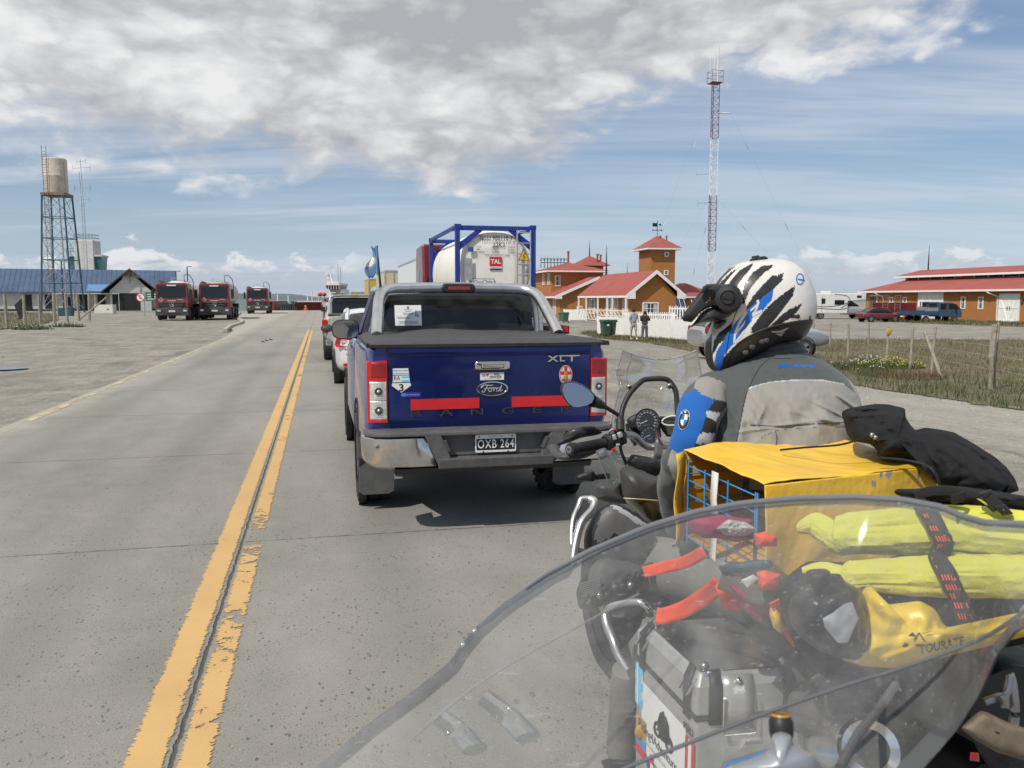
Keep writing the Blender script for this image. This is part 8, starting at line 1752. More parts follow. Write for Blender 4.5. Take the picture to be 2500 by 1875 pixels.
# strap bag behind the screen rim
BG_O = pt(*cB(1900, 640), 1.35); SB = thing('black_bag', BG_O, 0, 'black strap bag with a plastic buckle and neon tab above the neon roll', 'bag'); b = WB(SB)
pillow(b, mp(cB, [(1425, 620), (1440, 598), (1560, 598), (1700, 580), (1850, 585), (1950, 600), (2100, 620), (2212, 640), (2500, 670), (2500, 760), (2100, 745), (1900, 735), (1700, 690), (1500, 660)]), 1.42, .08, BKC, amp=.016, fs=22, cen=cB(1950, 660), seg=110); b.build('bag_body', SB)
b = WB(SB); ptube(b, [(*cB(1560, 640), 1.33), (*cB(1660, 610), 1.33), (*cB(1800, 612), 1.32), (*cB(1850, 640), 1.31), (*cB(1780, 665), 1.3)], .009, WEB, 6, sx=.3); b.build('strap', SB)
b = WB(SB); pillow(b, mp(cB, [(1935, 625), (2010, 600), (2060, 640), (2000, 680), (1970, 665)]), 1.31, .012, BLK, amp=.0005, p=5, n=6); pillow(b, mp(cB, [(2030, 700), (2100, 690), (2150, 750), (2080, 760)]), 1.29, .010, BLK, amp=.0005, p=5, n=6); ptube(b, [(*cB(1990, 655), 1.30), (*cB(2060, 715), 1.29)], .012, WEB, 6, sx=.3); b.build('buckle', SB)
b = WB(SB); pillow(b, mp(cB, [(1925, 655), (1950, 660), (2070, 735), (2060, 748), (2000, 710)]), 1.30, .003, NEO, amp=.001, n=4); b.build('neon_tab', SB)
# neon roll and the added copy below it
def roll(pts, rad, label, d, name='roll_bag'):
    P_ = [pt(x, y, dd) for x, y, dd in pts]; T = thing(name, P_[len(P_) // 2], 0, label, 'roll bag', 'neon roll bags behind the crate'); b = WB(T); path = smooth_path(P_, 22); rows = []
    for i, p in enumerate(path):
        t = i / 22; k = min(int(t), len(rad) - 2); f = t - k; rr = rad[k] * (1 - f) + rad[k + 1] * f; dr = (path[min(i + 1, len(path) - 1)] - path[max(0, i - 1)]).normalized(); a_ = dr.cross(Vector((0, 0, 1))).normalized(); c_ = a_.cross(dr)
        row = []
        for j in range(60):
            an = 2 * PI * j / 60; n_ = a_ * math.cos(an) + c_ * math.sin(an); row.append(p + n_ * (rr * (1 + .12 * fb_((i * .018, 1.6 * math.cos(an), 1.6 * math.sin(an) + d)) + .10 * fb_((i * .03 + math.cos(an), 5 * math.cos(an), 5 * math.sin(an) + d)) + .05 * fb_((i * .12, 4 * math.cos(an), 4 * math.sin(an) + d)))))
        rows.append(row)
    b.loft(rows, NEO, True, True); tr = b.bvh(); b.build('cover', T); return T, tr
T1, tr1 = roll([(*cB(850, 840), 1.50), (*cB(960, 815), 1.49), (*cB(1060, 870), 1.46), (*cB(1110, 880), 1.45), (*cB(1240, 865), 1.43), (*cB(1500, 850), 1.40), (*cB(1720, 845), 1.37), (*cB(2000, 865), 1.33), (*cB(2250, 885), 1.30), (*cB(2500, 900), 1.27)], [.006, .022, .024, .035, .036, .040, .043, .041, .038, .034], 'upper neon yellow roll bag lying just behind the pet crate', 1.0)
T2, tr2 = roll([(*cB(880, 1090), 1.40), (*cB(1000, 1085), 1.39), (*cB(1120, 1130), 1.37), (*cB(1180, 1130), 1.36), (*cB(1260, 1120), 1.35), (*cB(1500, 1120), 1.33), (*cB(1760, 1120), 1.30), (*cB(2050, 1125), 1.27), (*cB(2300, 1130), 1.24), (*cB(2600, 1140), 1.20)], [.005, .014, .021, .027, .026, .030, .033, .034, .033, .031], 'added neon yellow copy standing in for the refracted view of the upper roll bag', 5.0)  # added body: stands in for the upper roll as bent by the windshield
BST = thing('bungee_strap', pt(*cB(1720, 900), 1.30), 0, 'black strap with orange stitching wrapped round the neon roll bag and its added copy', 'strap')
b = WB(BST); pa = [(*cB(1600, 700), 1.36), (*cB(1650, 760), 1.325), (*cB(1700, 860), 1.30), (*cB(1735, 930), 1.295), (*cB(1700, 985), 1.31), (*cB(1700, 1030), 1.29), (*cB(1750, 1110), 1.25), (*cB(1785, 1190), 1.24), (*cB(1820, 1260), 1.24), (*cB(1850, 1340), 1.235), (*cB(1880, 1430), 1.235)]
ptube(b, pa, .0145, WEB, 8, sx=1.0, k=8); b.build('webbing', BST)
b = WB(BST); P_ = smooth_path([pt(x, y, d) for x, y, d in pa], 8)
for i in range(8, len(P_) - 2, 6):
    for k in range(5):
        p = P_[i].lerp(P_[i + 1], .0); v = (CAMP - p).normalized(); rt = Vector((1, 0, 0)); dr = (P_[i + 1] - P_[i - 1]).normalized(); q = p + v * .0146 + rt * (-.009 + k * .0045); b.tube([q - dr * .0045, q + dr * .0045], .0011, ORG, 4)
b.build('orange_stitch', BST)
# yellow dry bag
DB = thing('dry_bag', pt(*c9(900, 760), 1.2), 0, 'bright yellow dry bag with black rolled end and grey patch', 'dry bag'); b = WB(DB)
pillow(b, mp(c9, [(400, 955), (540, 520), (560, 490), (610, 480), (660, 570), (710, 600), (920, 575), (1020, 630), (1080, 740), (1190, 762), (1300, 735), (1500, 680), (1700, 620), (1700, 780), (1400, 860), (1100, 935), (760, 1012), (560, 1002)]), 1.26, .085, DRY, amp=.022, fs=12, cen=c9(900, 790), n=24, seg=140, p=2.4); dtree = b.bvh(); b.build('bag_body', DB)
b = WB(DB); pillow(b, mp(c9, [(62, 640), (80, 560), (150, 490), (260, 450), (420, 440), (540, 510), (590, 620), (615, 760), (600, 900), (520, 960), (380, 950), (250, 890), (140, 810), (80, 730)]), 1.22, .085, mat('black_pvc', (.018, .018, .019), .30, var=.3, vscale=14, bump=.002, bscale=30), amp=.014, fs=14, n=22, seg=110); etree = b.bvh(); b.build('black_end', DB)
b = WB(DB); pillow(b, mp(c9, [(190, 420), (280, 395), (400, 400), (440, 460), (420, 540), (300, 520), (220, 490)]), 1.18, .04, MBK, amp=.012, fs=30); ptube(b, [(*c9(190, 410), 1.14), (*c9(215, 390), 1.13), (*c9(290, 385), 1.13), (*c9(320, 400), 1.14), (*c9(280, 430), 1.14), (*c9(220, 440), 1.14), (*c9(190, 410), 1.14)], .004, BLK, 8); b.build('roll_closure', DB)
decal(DB, etree, [(strip(mp(c9, [(288, 690), (350, 655), (420, 600), (478, 580)]), mp(c9, [(300, 745), (385, 848), (450, 850), (520, 690)]), n=16, m=10), mat('grey_patch', (.42, .43, .47), .6, var=.08, vscale=12))], 'patch', .003)
b = WB(DB)
wtext(b, dtree, 'TOURATE', *c9(1060, 868), 30, TXT, ux=(.95, -.20), uy=(.05, 1.0), sx=.85, bold=.01, off=.002)
for tri_, mt in (([(800, 875), (820, 850), (940, 860), (935, 872)], TXT), ([(840, 805), (870, 778), (895, 805)], TXT)):
    q = [cast(dtree, *c9(*p), .002) for p in tri_]
    if all(q): b.add(q, [tuple(range(len(q)))], TXT)
q = [cast(dtree, *c9(*p), .002) for p in ((880, 830), (912, 782), (950, 838))]
if all(q): b.tube(q, .0012, TXT, 4)
b.build('bag_lettering', DB)
# soft goods between crate and pannier
def soft(name, label, cat, outl, d, th, mt, amp=.010, fs=18, **kw):
    cx = sum(q[0] for q in outl) / len(outl); cy = sum(q[1] for q in outl) / len(outl); T = thing(name, pt(cx, cy, d), 0, label, cat); b = WB(T); pillow(b, outl, d, th, mt, amp=amp, fs=fs, **kw); b.build('fabric', T); return T
soft('magenta_bag', 'magenta cloth bag bulging beneath the wire door', 'bag', mp(c6, [(985, 1260), (1080, 1225), (1210, 1225), (1480, 1260), (1500, 1400), (1340, 1430), (1200, 1400), (1100, 1400), (1010, 1350)]), 1.62, .05, MAG)
soft('magenta_bag', 'magenta bag hanging under the brown strap by the pannier lid', 'bag', mp(cA, [(1180, 225), (1300, 240), (1420, 330), (1530, 370), (1510, 570), (1400, 520), (1290, 420), (1230, 320)]), 1.60, .05, MAG)
soft('grey_bag', 'white and grey cloth bundle at the foot of the wire door', 'bag', mp(c6, [(1200, 1330), (1290, 1260), (1420, 1280), (1500, 1330), (1440, 1380), (1280, 1380)]), 1.56, .03, mat('grey_white_cloth', (.40, .39, .36), .8, var=.4, vscale=40), amp=.012, fs=40)
soft('orange_bag', 'bright orange cloth bag with a knotted top under the crate', 'bag', mp(cA, [(1410, 150), (1470, 130), (1600, 165), (1612, 285), (1520, 290), (1430, 285)]), 1.50, .03, ORG)
soft('orange_bag', 'small bright orange bundle just behind the windshield rim', 'bag', mp(c6, [(1475, 1370), (1560, 1350), (1650, 1390), (1650, 1460), (1500, 1465)]), 1.52, .03, ORG)
soft('yellow_cover', 'golden yellow cloth end hanging below the crate', 'cover', mp(cA, [(1515, 370), (1560, 365), (1620, 470), (1645, 590), (1600, 620), (1545, 580), (1510, 480)]), 1.52, .03, YC, amp=.008)
soft('blue_net', 'dark blue and white net pocket under the crate', 'bag', mp(cA, [(1110, 100), (1350, 60), (1540, 45), (1550, 110), (1350, 150), (1150, 160)]), 1.60, .03, mat('blue_net_cloth', (.03, .08, .13), .8, var=.5, vscale=60))
soft('black_bag', 'black soft bag under the dry bag beside the pannier', 'bag', mp(cA, [(1560, 250), (1800, 60), (2300, 80), (2700, 200), (3400, 250), (3500, 700), (2400, 900), (1900, 950), (1700, 700), (1620, 500)]), 1.48, .12, BKC, amp=.02, fs=9, seg=120)
def strapthing(label, paths, w_, mt, name='strap', sx=.22, n=8):
    T = thing(name, pt(*paths[0][0]), 0, label, 'strap')
    for pa_ in paths:
        b = WB(T); P_ = smooth_path([pt(*q) for q in pa_], 7); L_, Rr = [], []
        for i, p in enumerate(P_):
            dr = (P_[min(i + 1, len(P_) - 1)] - P_[max(0, i - 1)]).normalized(); v = (CAMP - p).normalized(); s_ = dr.cross(v).normalized(); L_.append([p + s_ * w_ * (q / 4) + v * .002 * math.sin(i * .7 + q) for q in (-4, -2, 0, 2, 4)])
        b.grid(L_, mt); b.build('webbing', T, solid=.002)
    return T
strapthing('long orange strap running from the pannier hinge up to the crate', [[(*cA(640, 480), 1.93), (*cA(700, 485), 1.90), (*cA(850, 435), 1.85), (*cA(1000, 345), 1.78), (*cA(1130, 240), 1.68)]], .019, ORG)
strapthing('upper orange strap crossing the gap left of the crate', [[(*cA(540, 150), 2.0), (*cA(700, 110), 1.95), (*cA(860, 70), 1.88), (*cA(1010, -10), 1.8)]], .014, ORG)
strapthing('short orange strap hanging down on to the pannier lid', [[(*cA(1160, 225), 1.64), (*cA(1190, 300), 1.63), (*cA(1222, 410), 1.66), (*cA(1225, 430), 1.68)]], .020, ORG)
strapthing('orange strap ending at the right corner hook of the pannier lid', [[(*cA(1570, 360), 1.48), (*cA(1620, 450), 1.50), (*cA(1660, 570), 1.56), (*cA(1745, 690), 1.62)]], .016, ORG)
strapthing('brown webbing strap sagging between crate and black bag', [[(*cA(1130, 205), 1.60), (*cA(1250, 250), 1.58), (*cA(1400, 310), 1.54), (*cA(1560, 335), 1.50), (*cA(1730, 290), 1.46)]], .019, BRS)
tagT = soft('paper_tag', 'crinkled white washing label on the orange bag', 'label', mp(cA, [(1290, 210), (1390, 165), (1430, 200), (1345, 275)]), 1.47, .003, mat('label_white', (.55, .54, .52), .6, var=.1), amp=.003)
# ---------------- pannier
PZ = .82
def pz(x, y, z): d_ = ray(x, y); t = (z - CAM_H) / d_.z; return CAMP + d_ * t
pF, pN, pR = pz(*cA(490, 590), PZ), pz(*cA(955, 1040), PZ), pz(*cA(1810, 985), PZ); pB = pF + pR - pN
PO = (pF + pR) / 2; PO.z = .42; PT_ = thing('pannier', PO, 0, 'aluminium side case with black corners and travel stickers on its outer face', 'pannier')
dn = Vector((0, 0, -1)); inn = lambda p, f: p + ((pF + pR) / 2 - p) * f
b = WB(PT_)
b.loft([[p + dn * .40 for p in (pF, pN, pR, pB)], [p + dn * .075 for p in (pF, pN, pR, pB)]], PAN, smooth=False); b.build('case', PT_, bevel=.006)
b = WB(PT_)
lid0 = [p + dn * .07 for p in (pF, pN, pR, pB)]; b.loft([lid0, (pF, pN, pR, pB), [inn(p, .12) + Vector((0, 0, .026)) for p in (pF, pN, pR, pB)]], PAN, smooth=False); lid = b.build('lid', PT_, bevel=.006)
b = WB(PT_); tp = [inn(p, .125) + Vector((0, 0, .0275)) for p in (pF, pN, pR, pB)]; b.add(tp, [(0, 1, 2, 3)], PALID); b.build('lid_top', lid)
b = WB(PT_); gk = [p + dn * .073 for p in (pF, pN, pR, pB)]; b.tube([inn(p, -.006) for p in gk], .006, BLK, 6, closed=True, smooth=False); b.build('gasket', PT_)
for p in (pN, pR, pF):
    b = WB(PT_); o_ = ((pF + pR) / 2 - p).normalized(); c_ = inn(p, .12) + Vector((0, 0, .029)); q0 = p + Vector((0, 0, .002)) - o_ * .004
    n1, n2 = (pF, pR) if p is pN else ((pN, pB) if p is pR else (pB, pN))
    e1, e2 = (n1 - p).normalized(), (n2 - p).normalized()
    for e in (e1, e2): b.grid([[c_ + e * .02 - o_ * .002 + Vector((0, 0, .002)), c_ + Vector((0, 0, .003)) + e * .045], [q0 + e * .03, q0 + e * .062], [q0 + e * .03 + dn * .09, q0 + e * .062 + dn * .09]], BLK, False)
    b.ball(c_ + Vector((0, 0, .001)) + (e1 + e2) * .02, .009, SLV, 10, 6); b.build('corner_guard', PT_, solid=.004)
b = WB(PT_)
hm = pN.lerp(pR, .36); e = (pR - pN).normalized(); out = Vector((e.y, -e.x, 0)); ww = .036
b.grid([[hm + e * s * ww + out * .004 + Vector((0, 0, .022)) - out * .012, hm + e * s * ww + out * .006, hm + e * s * ww + out * .012 + dn * .05, hm + e * s * ww + out * .008 + dn * .10] for s in (-1, -.3, .3, 1)], PAN, False); b.ball(hm + out * .004 + Vector((0, 0, .012)), .008, CHR, 10, 6)
b.tube([hm + e * q * ww + out * .018 + dn * z for q, z in ((-1.05, .02), (-1.05, .105), (1.05, .105), (1.05, .02))], .003, CHR, 6, smooth=False); b.build('latch', PT_, solid=.002)
for fr in (.78, .05):
    hq_ = pN.lerp(pF, fr); e = (pF - pN).normalized(); out2 = Vector((-abs(e.y), -abs(e.x) * .3, 0)); b = WB(PT_); 
    for s in (0, .04): b.tube([hq_ + e * s + Vector((0, 0, .028)) - out2 * .04, hq_ + e * s + Vector((0, 0, .004)), hq_ + e * (s + .01) + dn * .03 + out2 * .01], .0035, CHR, 6)
    b.build('hinge', PT_)
# stickers on the outer face, laid out across (0..1) and down (m)
sb = pF - pN; outn = Vector((0, 0, 1)).cross(sb).normalized()
if outn.dot(CAMP - pN) < 0: outn = -outn
def sf(u, v, o=.0015): return pF - sb * u + dn * (.085 + v) + outn * o      # u from the far edge to the near edge
def sq(b, u0, u1, v0, v1, mt, o=.0015): b.add([sf(u0, v0, o), sf(u1, v0, o), sf(u1, v1, o), sf(u0, v1, o)], [(0, 1, 2, 3)], mt)
def stx(b, word, u, v, size, mt, o=.003, sx=1.0, bold=0.0):
    q = MB(); q.text(word, size, mt, bold=bold, sx=sx); L_ = sb.length
    b.add([sf(u + x / L_, v - z, o) for x, y, z in q.v], q.f, mt)
b = WB(PT_); sq(b, .12, .86, .035, .215, PLW, .0012)
for q in range(1): stx(b, 'Riding4Adventure.com', .50, .155, .036, TXT, sx=.86)
stx(b, 'Chris & Erin, Riding, Kansas, Dakar, Bag', .52, .185, .012, TXG)
M_u, M_v = .52, .095
def scirc(uc, vc, rr, mt, o, w_=.004): b.tube([sf(uc + math.cos(a) * rr / sb.length, vc + math.sin(a) * rr, o) for a in [2 * PI * k / 18 for k in range(18)]], w_, mt, 4, closed=True)
scirc(.42, .115, .016, TXT, .003); scirc(.62, .118, .016, TXT, .003)
b.add([sf(.42 + u, .095 + v, .004) for u, v in ((0, 0), (.04, -.03), (.10, -.045), (.14, -.02), (.17, -.02), (.2, .01), (.15, .03), (.06, .035))], [tuple(range(8))], TXT); b.tube([sf(.55, .06, .004), sf(.60, .075, .004), sf(.62, .118, .004)], .003, TXT, 4); b.tube([sf(.46, .10, .004), sf(.42, .115, .004)], .003, TXT, 4); b.build('club_sticker', PT_)
b = WB(PT_)
for k in range(5): sq(b, .0 + k * 0, .14, .0 + k * .022, .022 + k * .022, (SKB if k % 2 == 0 else PLW) if k < 5 else STB, .0022)
sq(b, .015, .12, .02, .10, SKB, .0028); sq(b, .04, .06, .0, .11, PLW, .0034); b.build('blue_flag_sticker', PT_)
b = WB(PT_)
for k, mt in enumerate((RT, PLW, RT)): sq(b, .86 + k * .045, .905 + k * .045, .05, .21, mt, .0026)
stx(b, 'PERU', .90, .03, .026, TXT, .003, sx=.8, bold=.02); b.build('red_flag_sticker', PT_)
b = WB(PT_); sq(b, .02, .22, .135, .19, GOLD, .0020); sq(b, .02, .22, .19, .215, STB, .0020); sq(b, .02, .22, .215, .24, RT, .0020); b.ball(sf(.12, .175, .003), (.016, .010, .020), GOLD, 10, 6); b.ball(sf(.12, .170, .004), (.006, .006, .008), BLK, 8, 6); b.build('eagle_sticker', PT_)
b = WB(PT_); sq(b, .24, .36, .20, .245, PLW, .0022); sq(b, .30, .36, .20, .2225, RT, .0030); sq(b, .24, .30, .2225, .245, mat('flag_navy', (.02, .04, .20), .5), .0030)
sq(b, .38, .60, .225, .238, MATS['flag_navy'], .0024); sq(b, .38, .60, .238, .247, PLW, .0024); sq(b, .38, .60, .247, .268, RT, .0024); sq(b, .38, .60, .268, .277, PLW, .0024); sq(b, .38, .60, .277, .290, MATS['flag_navy'], .0024); b.build('small_flag_sticker', PT_)
b = WB(PT_); e = (pR - pN); o3 = Vector((e.y, -e.x, 0)).normalized()
if o3.dot(CAMP - pN) < 0: o3 = -o3
def rf_(u, v, o=.002): return pN + e * u + dn * (.075 + v) + o3 * o
for v0, v1, mt in ((.085, .125, STB), (.125, .145, PLW), (.145, .185, STB)): b.add([rf_(.25, v0 + .02), rf_(.75, v0 - .01), rf_(.78, v1 - .01), rf_(.22, v1 + .02)], [(0, 1, 2, 3)], mt)
b.build('rear_sticker', PT_)
# exhaust, spare parts low on the right
EX = thing('exhaust_silencer', pt(*c9(560, 1560), 1.5), 0, 'round polished steel exhaust silencer low behind the windshield', 'exhaust'); b = WB(EX)
P0, P1 = pt(*c9(600, 1540), 1.42), pt(*c9(300, 1480), 1.9); b.tube([P0, P0.lerp(P1, .04), P1], [.058, .062, .062], ALU, 36, cap=False); b.tube([P0, P0 + (P1 - P0) * .01], [.050, .034], CHR, 30, cap=False); b.tube([P0 + (P1 - P0) * .012, P0 + (P1 - P0) * .02], [.034, .030], DARK, 24); b.build('canister', EX)
soft('black_case', 'dark plastic bodywork below the dry bag and behind the silver stem', 'case', mp(c9, [(60, 1180), (300, 1010), (700, 1050), (1300, 830), (1650, 700), (1700, 1800), (300, 1800), (250, 1500), (60, 1400)]), 1.75, .12, GRY, amp=.03, fs=8, seg=110)
TS = thing('spare_tyre', pt(*c9(1560, 1180), 1.45), 0, 'black spare tyre at the right edge with a metal lever in front', 'tyre'); b = WB(TS); ct = pt(*c9(1790, 1080), 1.5); b.tube([ct + Vector((math.cos(a) * .145, .25 * math.sin(a) * .1, math.sin(a) * .20)) for a in [2 * PI * k / 40 for k in range(40)]], .032, RUB, 16, closed=True); b.build('tread', TS)
b = WB(TS); ptube(b, [(*c9(1330, 1225), 1.34), (*c9(1400, 1200), 1.34), (*c9(1470, 1180), 1.34), (*c9(1500, 1060), 1.35), (*c9(1530, 1250), 1.34), (*c9(1520, 1400), 1.34)], .0085, SLV, 10); pillow(b, mp(c9, [(1430, 1190), (1500, 1180), (1500, 1280), (1440, 1270)]), 1.33, .01, SLV, amp=0, p=5, n=5); b.build('lever', TS)
TB_ = soft('tool_case', 'dusty tan metal tool case at the lower right corner', 'case', mp(c9, [(1180, 1400), (1300, 1290), (1340, 1290), (1480, 1360), (1660, 1420), (1700, 1640), (1420, 1560), (1280, 1480)]), 1.22, .06, mat('dusty_tan_metal', (.16, .125, .09), .7, var=.3, vscale=40), amp=.002, p=5)
soft('red_reflector', 'small dark red reflector beneath the tan tool case', 'reflector', mp(c9, [(1245, 1555), (1300, 1560), (1305, 1620), (1240, 1610)]), 1.16, .01, REDL2, amp=0, p=5)
# ---------------- own windshield
T_e = mp(c0, [(560, 1760), (680, 1659), (800, 1560), (900, 1487), (972, 1428), (1003, 1383), (1030, 1352), (1090, 1300), (1180, 1240), (1280, 1188), (1400, 1138), (1500, 1107), (1600, 1088), (1720, 1077), (1850, 1074), (1950, 1080), (2030, 1095), (2085, 1117), (2130, 1129), (2230, 1134), (2420, 1150)])
B_e = mp(c0, [(640, 1950), (760, 1950), (900, 1950), (1020, 1950), (1120, 1950), (1200, 1950), (1280, 1950), (1380, 1950), (1500, 1950), (1620, 1940), (1720, 1920), (1800, 1880), (1870, 1820), (1935, 1740), (2000, 1655), (2065, 1580), (2115, 1500), (2150, 1420), (2190, 1365), (2270, 1325), (2460, 1280)])
WS = thing('windshield', Vector((.35, .62, 1.30)), 0, 'large clear scratched motorcycle windshield with a grey rim in the lower right', 'windshield')
SCR = clear_mat('scratched_perspex', tint=(.84, .85, .84), op=.12, rough=.035, dust=(.44, .44, .43), dust_glare=.20, ds=9, scr=.30)  # patchy dust film also carries the shield's soft glare and milky reflections
RIMM = mat('grey_rim_trim', (.135, .14, .15), .38, var=.12, vscale=8, coat=.3)
n = len(T_e); nT = 100; rows = []
def rsamp(P_, t): k = t * (len(P_) - 1); i = min(int(k), len(P_) - 2); f = k - i; return P_[i][0] * (1 - f) + P_[i + 1][0] * f, P_[i][1] * (1 - f) + P_[i + 1][1] * f
def wpt(t, v):
    a, c = rsamp(T_e, t), rsamp(B_e, t); x, y = a[0] * (1 - v) + c[0] * v, a[1] * (1 - v) + c[1] * v
    return pt(x, y, .66 + .16 * math.sin(PI * min(1, t * 1.05)) - .16 * v + .025 * math.exp(-((v - .12) / .06) ** 2) * 0)
b = WB(WS)
for i in range(nT + 1): rows.append([wpt(i / nT, v / 24) for v in range(25)])
b.grid(rows, SCR); b.build('screen', WS)
RC1 = clear_mat('rim_plastic', tint=(.30, .32, .34), op=.42, rough=.12, dust=(.15, .16, .175), dust_glare=.10, ds=12, gl_=.35); RC3 = clear_mat('rim_clear', tint=(.46, .49, .53), op=.26, rough=.10, dust=(.26, .285, .32), dust_glare=.10, ds=12, gl_=.6); RC2 = clear_mat('lip_plastic', tint=(.8, .8, .8), op=.10, rough=.15, dust=(.42, .42, .42), dust_glare=.15, ds=20, gl_=.3)
b = WB(WS); pr = smooth_path([wpt(i / 40, 0) for i in range(41)], 3); tn = len(pr)
b.grid([[p + Vector((0, 0, -w_ * k / 5)) + Vector((w_ * .62 * k / 5 if i < tn * .45 else 0, -.0035 * math.sin(PI * k / 5), 0)) for k in range(6)] for i, p in enumerate(pr) for w_ in ((.0118 if i < tn * .42 else .0075),)], RC3); b.tube([p for p in pr[int(tn * .38):]], .0030, RIMM, 10); b.build('rim', WS)
b = WB(WS); b.grid([[wpt(.66 + .34 * i / 40, 1 - .09 * k / 4) + Vector((0, -.006 * math.sin(PI * k / 4), 0)) for k in range(5)] for i in range(41)], RC1); b.build('lower_rim', WS)
b = WB(WS)
for pa_, r_, mt in (([(*cA(300, 1720), .60), (*cA(450, 1640), .60), (*cA(930, 1450), .61), (*cA(1500, 1230), .62), (*cA(2212, 985), .63), (*c9(700, 1045), .63), (*c9(1300, 830), .63), (*c9(1600, 640), .64)], .0022, CLE), ([(1000, 1810, .60), (1072, 1745, .61), (1190, 1655, .63), (1326, 1575, .66), (1500, 1482, .70), (1560, 1450, .71)], .0016, CLE)):
    ptube(b, pa_, r_ * .5, RC2 if r_ < .002 else RC1, 8, sx=2.2)
b.build('moulded_crease', WS)
for q in ((1158, 1541), (1130, 1575)): b = WB(WS); b.ball(pt(*q, .70), .0026, CHR, 12, 8); b.build('rivet', WS)
b = WB(WS); ptube(b, [(*c9(760, 1120), .72), (*c9(640, 1290), .66), (*c9(520, 1440), .60), (*c9(400, 1660), .55)], .0036, mat('stay_grey', (.16, .15, .15), .35, metal=.5, var=.2), 10); b.build('screen_stay', WS)
for k, (x0, y0, x1, y1) in enumerate(((1075, 1750, 1160, 1830), (1180, 1700, 1290, 1800))): b = WB(WS); ptube(b, [(x0, y0, .60), ((x0 + x1) / 2 + 6, (y0 + y1) / 2, .59), (x1, y1, .56)], .0038, CLP, 12, sx=2.6); b.build('clear_bracket', WS)
# silver stem at the bottom edge
SS = thing('mirror_stem', pt(1900, 1850, .55), 0, 'smooth silver stem with black rubber collar at the bottom edge', 'mirror stem'); b = WB(SS)
pillow(b, mp(cA, [(1530, 1400), (1600, 1375), (1680, 1400), (1695, 1470), (1760, 1510), (1860, 1560), (1910, 1640), (1910, 1800), (1150, 1800), (1180, 1650), (1330, 1600), (1480, 1545), (1535, 1480)]), .56, .035, mat('satin_silver', (.42, .44, .48), .42, metal=.55, var=.05, vscale=10), amp=.0005, cen=cA(1600, 1650), n=20, seg=90); b.build('stem', SS)
b = WB(SS); P0 = pt(*cA(1605, 1385), .565); b.lathe([(.0075, -.004), (.0085, .0), (.0085, .008), (.0065, .011), (.001, .011)], BLK, 24, Matrix.Translation(P0) @ Matrix.Rotation(R(-15), 4, 'X')); b.lathe([(.0068, .0115), (.0062, .013)], mat('amber_ring', (.45, .22, .04), .4), 20, Matrix.Translation(P0) @ Matrix.Rotation(R(-15), 4, 'X'), cap=False); b.build('rubber_collar', SS)
# ------------------------------------------------ fields and weeds
GM = [mat('grass_green', (.055, .085, .028), .9, var=.3, vscale=.7), mat('grass_olive', (.115, .105, .045), .9, var=.3, vscale=.7), mat('grass_straw', (.23, .185, .10), .9, var=.25, vscale=.7), mat('heath_brown', (.13, .085, .05), .9, var=.3, vscale=.7)]
FM = bpy.data.materials.new('field_soil'); FM.use_nodes = True; t = NT(FM.node_tree); O = t.new('ShaderNodeTexCoord').outputs['Object']
n1 = t.noise(O, .45, 6, .7, .5); n2 = t.noise(O, 3, 5, .7); c = t.mix(t.rng(n1, .35, .65), (.085, .088, .040), (.17, .135, .075)); c = t.mix(t.rng(n2, .4, .7, 0, .6), c, (.075, .05, .03)); c = t.mix(t.rng(t.noise(O, 1.1, 5, .7), .58, .70), c, (.26, .22, .14))
t.put(t.n['Principled BSDF'].inputs['Base Color'], c); t.n['Principled BSDF'].inputs['Roughness'].default_value = .95
t.put(t.n['Principled BSDF'].inputs['Alpha'], t.rng(t.math('ADD', t.sep(t.new('ShaderNodeTexCoord').outputs['UV'])[0], t.math('MULTIPLY', t.math('SUBTRACT', t.noise(O, .8, 5, .75), .5), .55)), .12, .16, 0, 1))
def field(name, poly, step, label=None):
    """poly in road coordinates; sheet with a ragged rim"""
    xs_ = [p[0] for p in poly]; ys_ = [p[1] for p in poly]; b = MB(); nx, ny = int((max(xs_) - min(xs_)) / step) + 1, int((max(ys_) - min(ys_)) / step) + 1; uv = []
    def dist(x, y):
        d = 1e9
        for i in range(len(poly)):
            a, c = Vector(poly[i]), Vector(poly[(i + 1) % len(poly)]); q = Vector((x, y)); k = max(0, min(1, (q - a).dot(c - a) / (c - a).length_squared)); d = min(d, (a + (c - a) * k - q).length)
        return d if inpoly(x, y, poly) else -d
    G3 = {}
    for i in range(nx + 1):
        for j in range(ny + 1):
            x, y = min(xs_) + i * step, min(ys_) + j * step; w_ = rw(x, y); G3[i, j] = len(b.v); b.v.append((w_.x, w_.y, gz(w_.x, w_.y) + .010 if x > 5 else gz(w_.x, w_.y) + .05)); uv.append(max(0, min(1, dist(x, y) / 2.4)))
    k = b.m(FM)
    for i in range(nx):
        for j in range(ny):
            f = [G3[i, j], G3[i + 1, j], G3[i + 1, j + 1], G3[i, j + 1]]
            if max(uv[q] for q in f) > 0: b.f.append(f); b.mi.append(k); b.sm.append(True)
    o = b.build(name); l = o.data.uv_layers.new(name='UVMap')
    for lp in o.data.loops: l.data[lp.index].uv = (uv[lp.vertex_index], 0)
    tag(o, kind='structure'); return dist
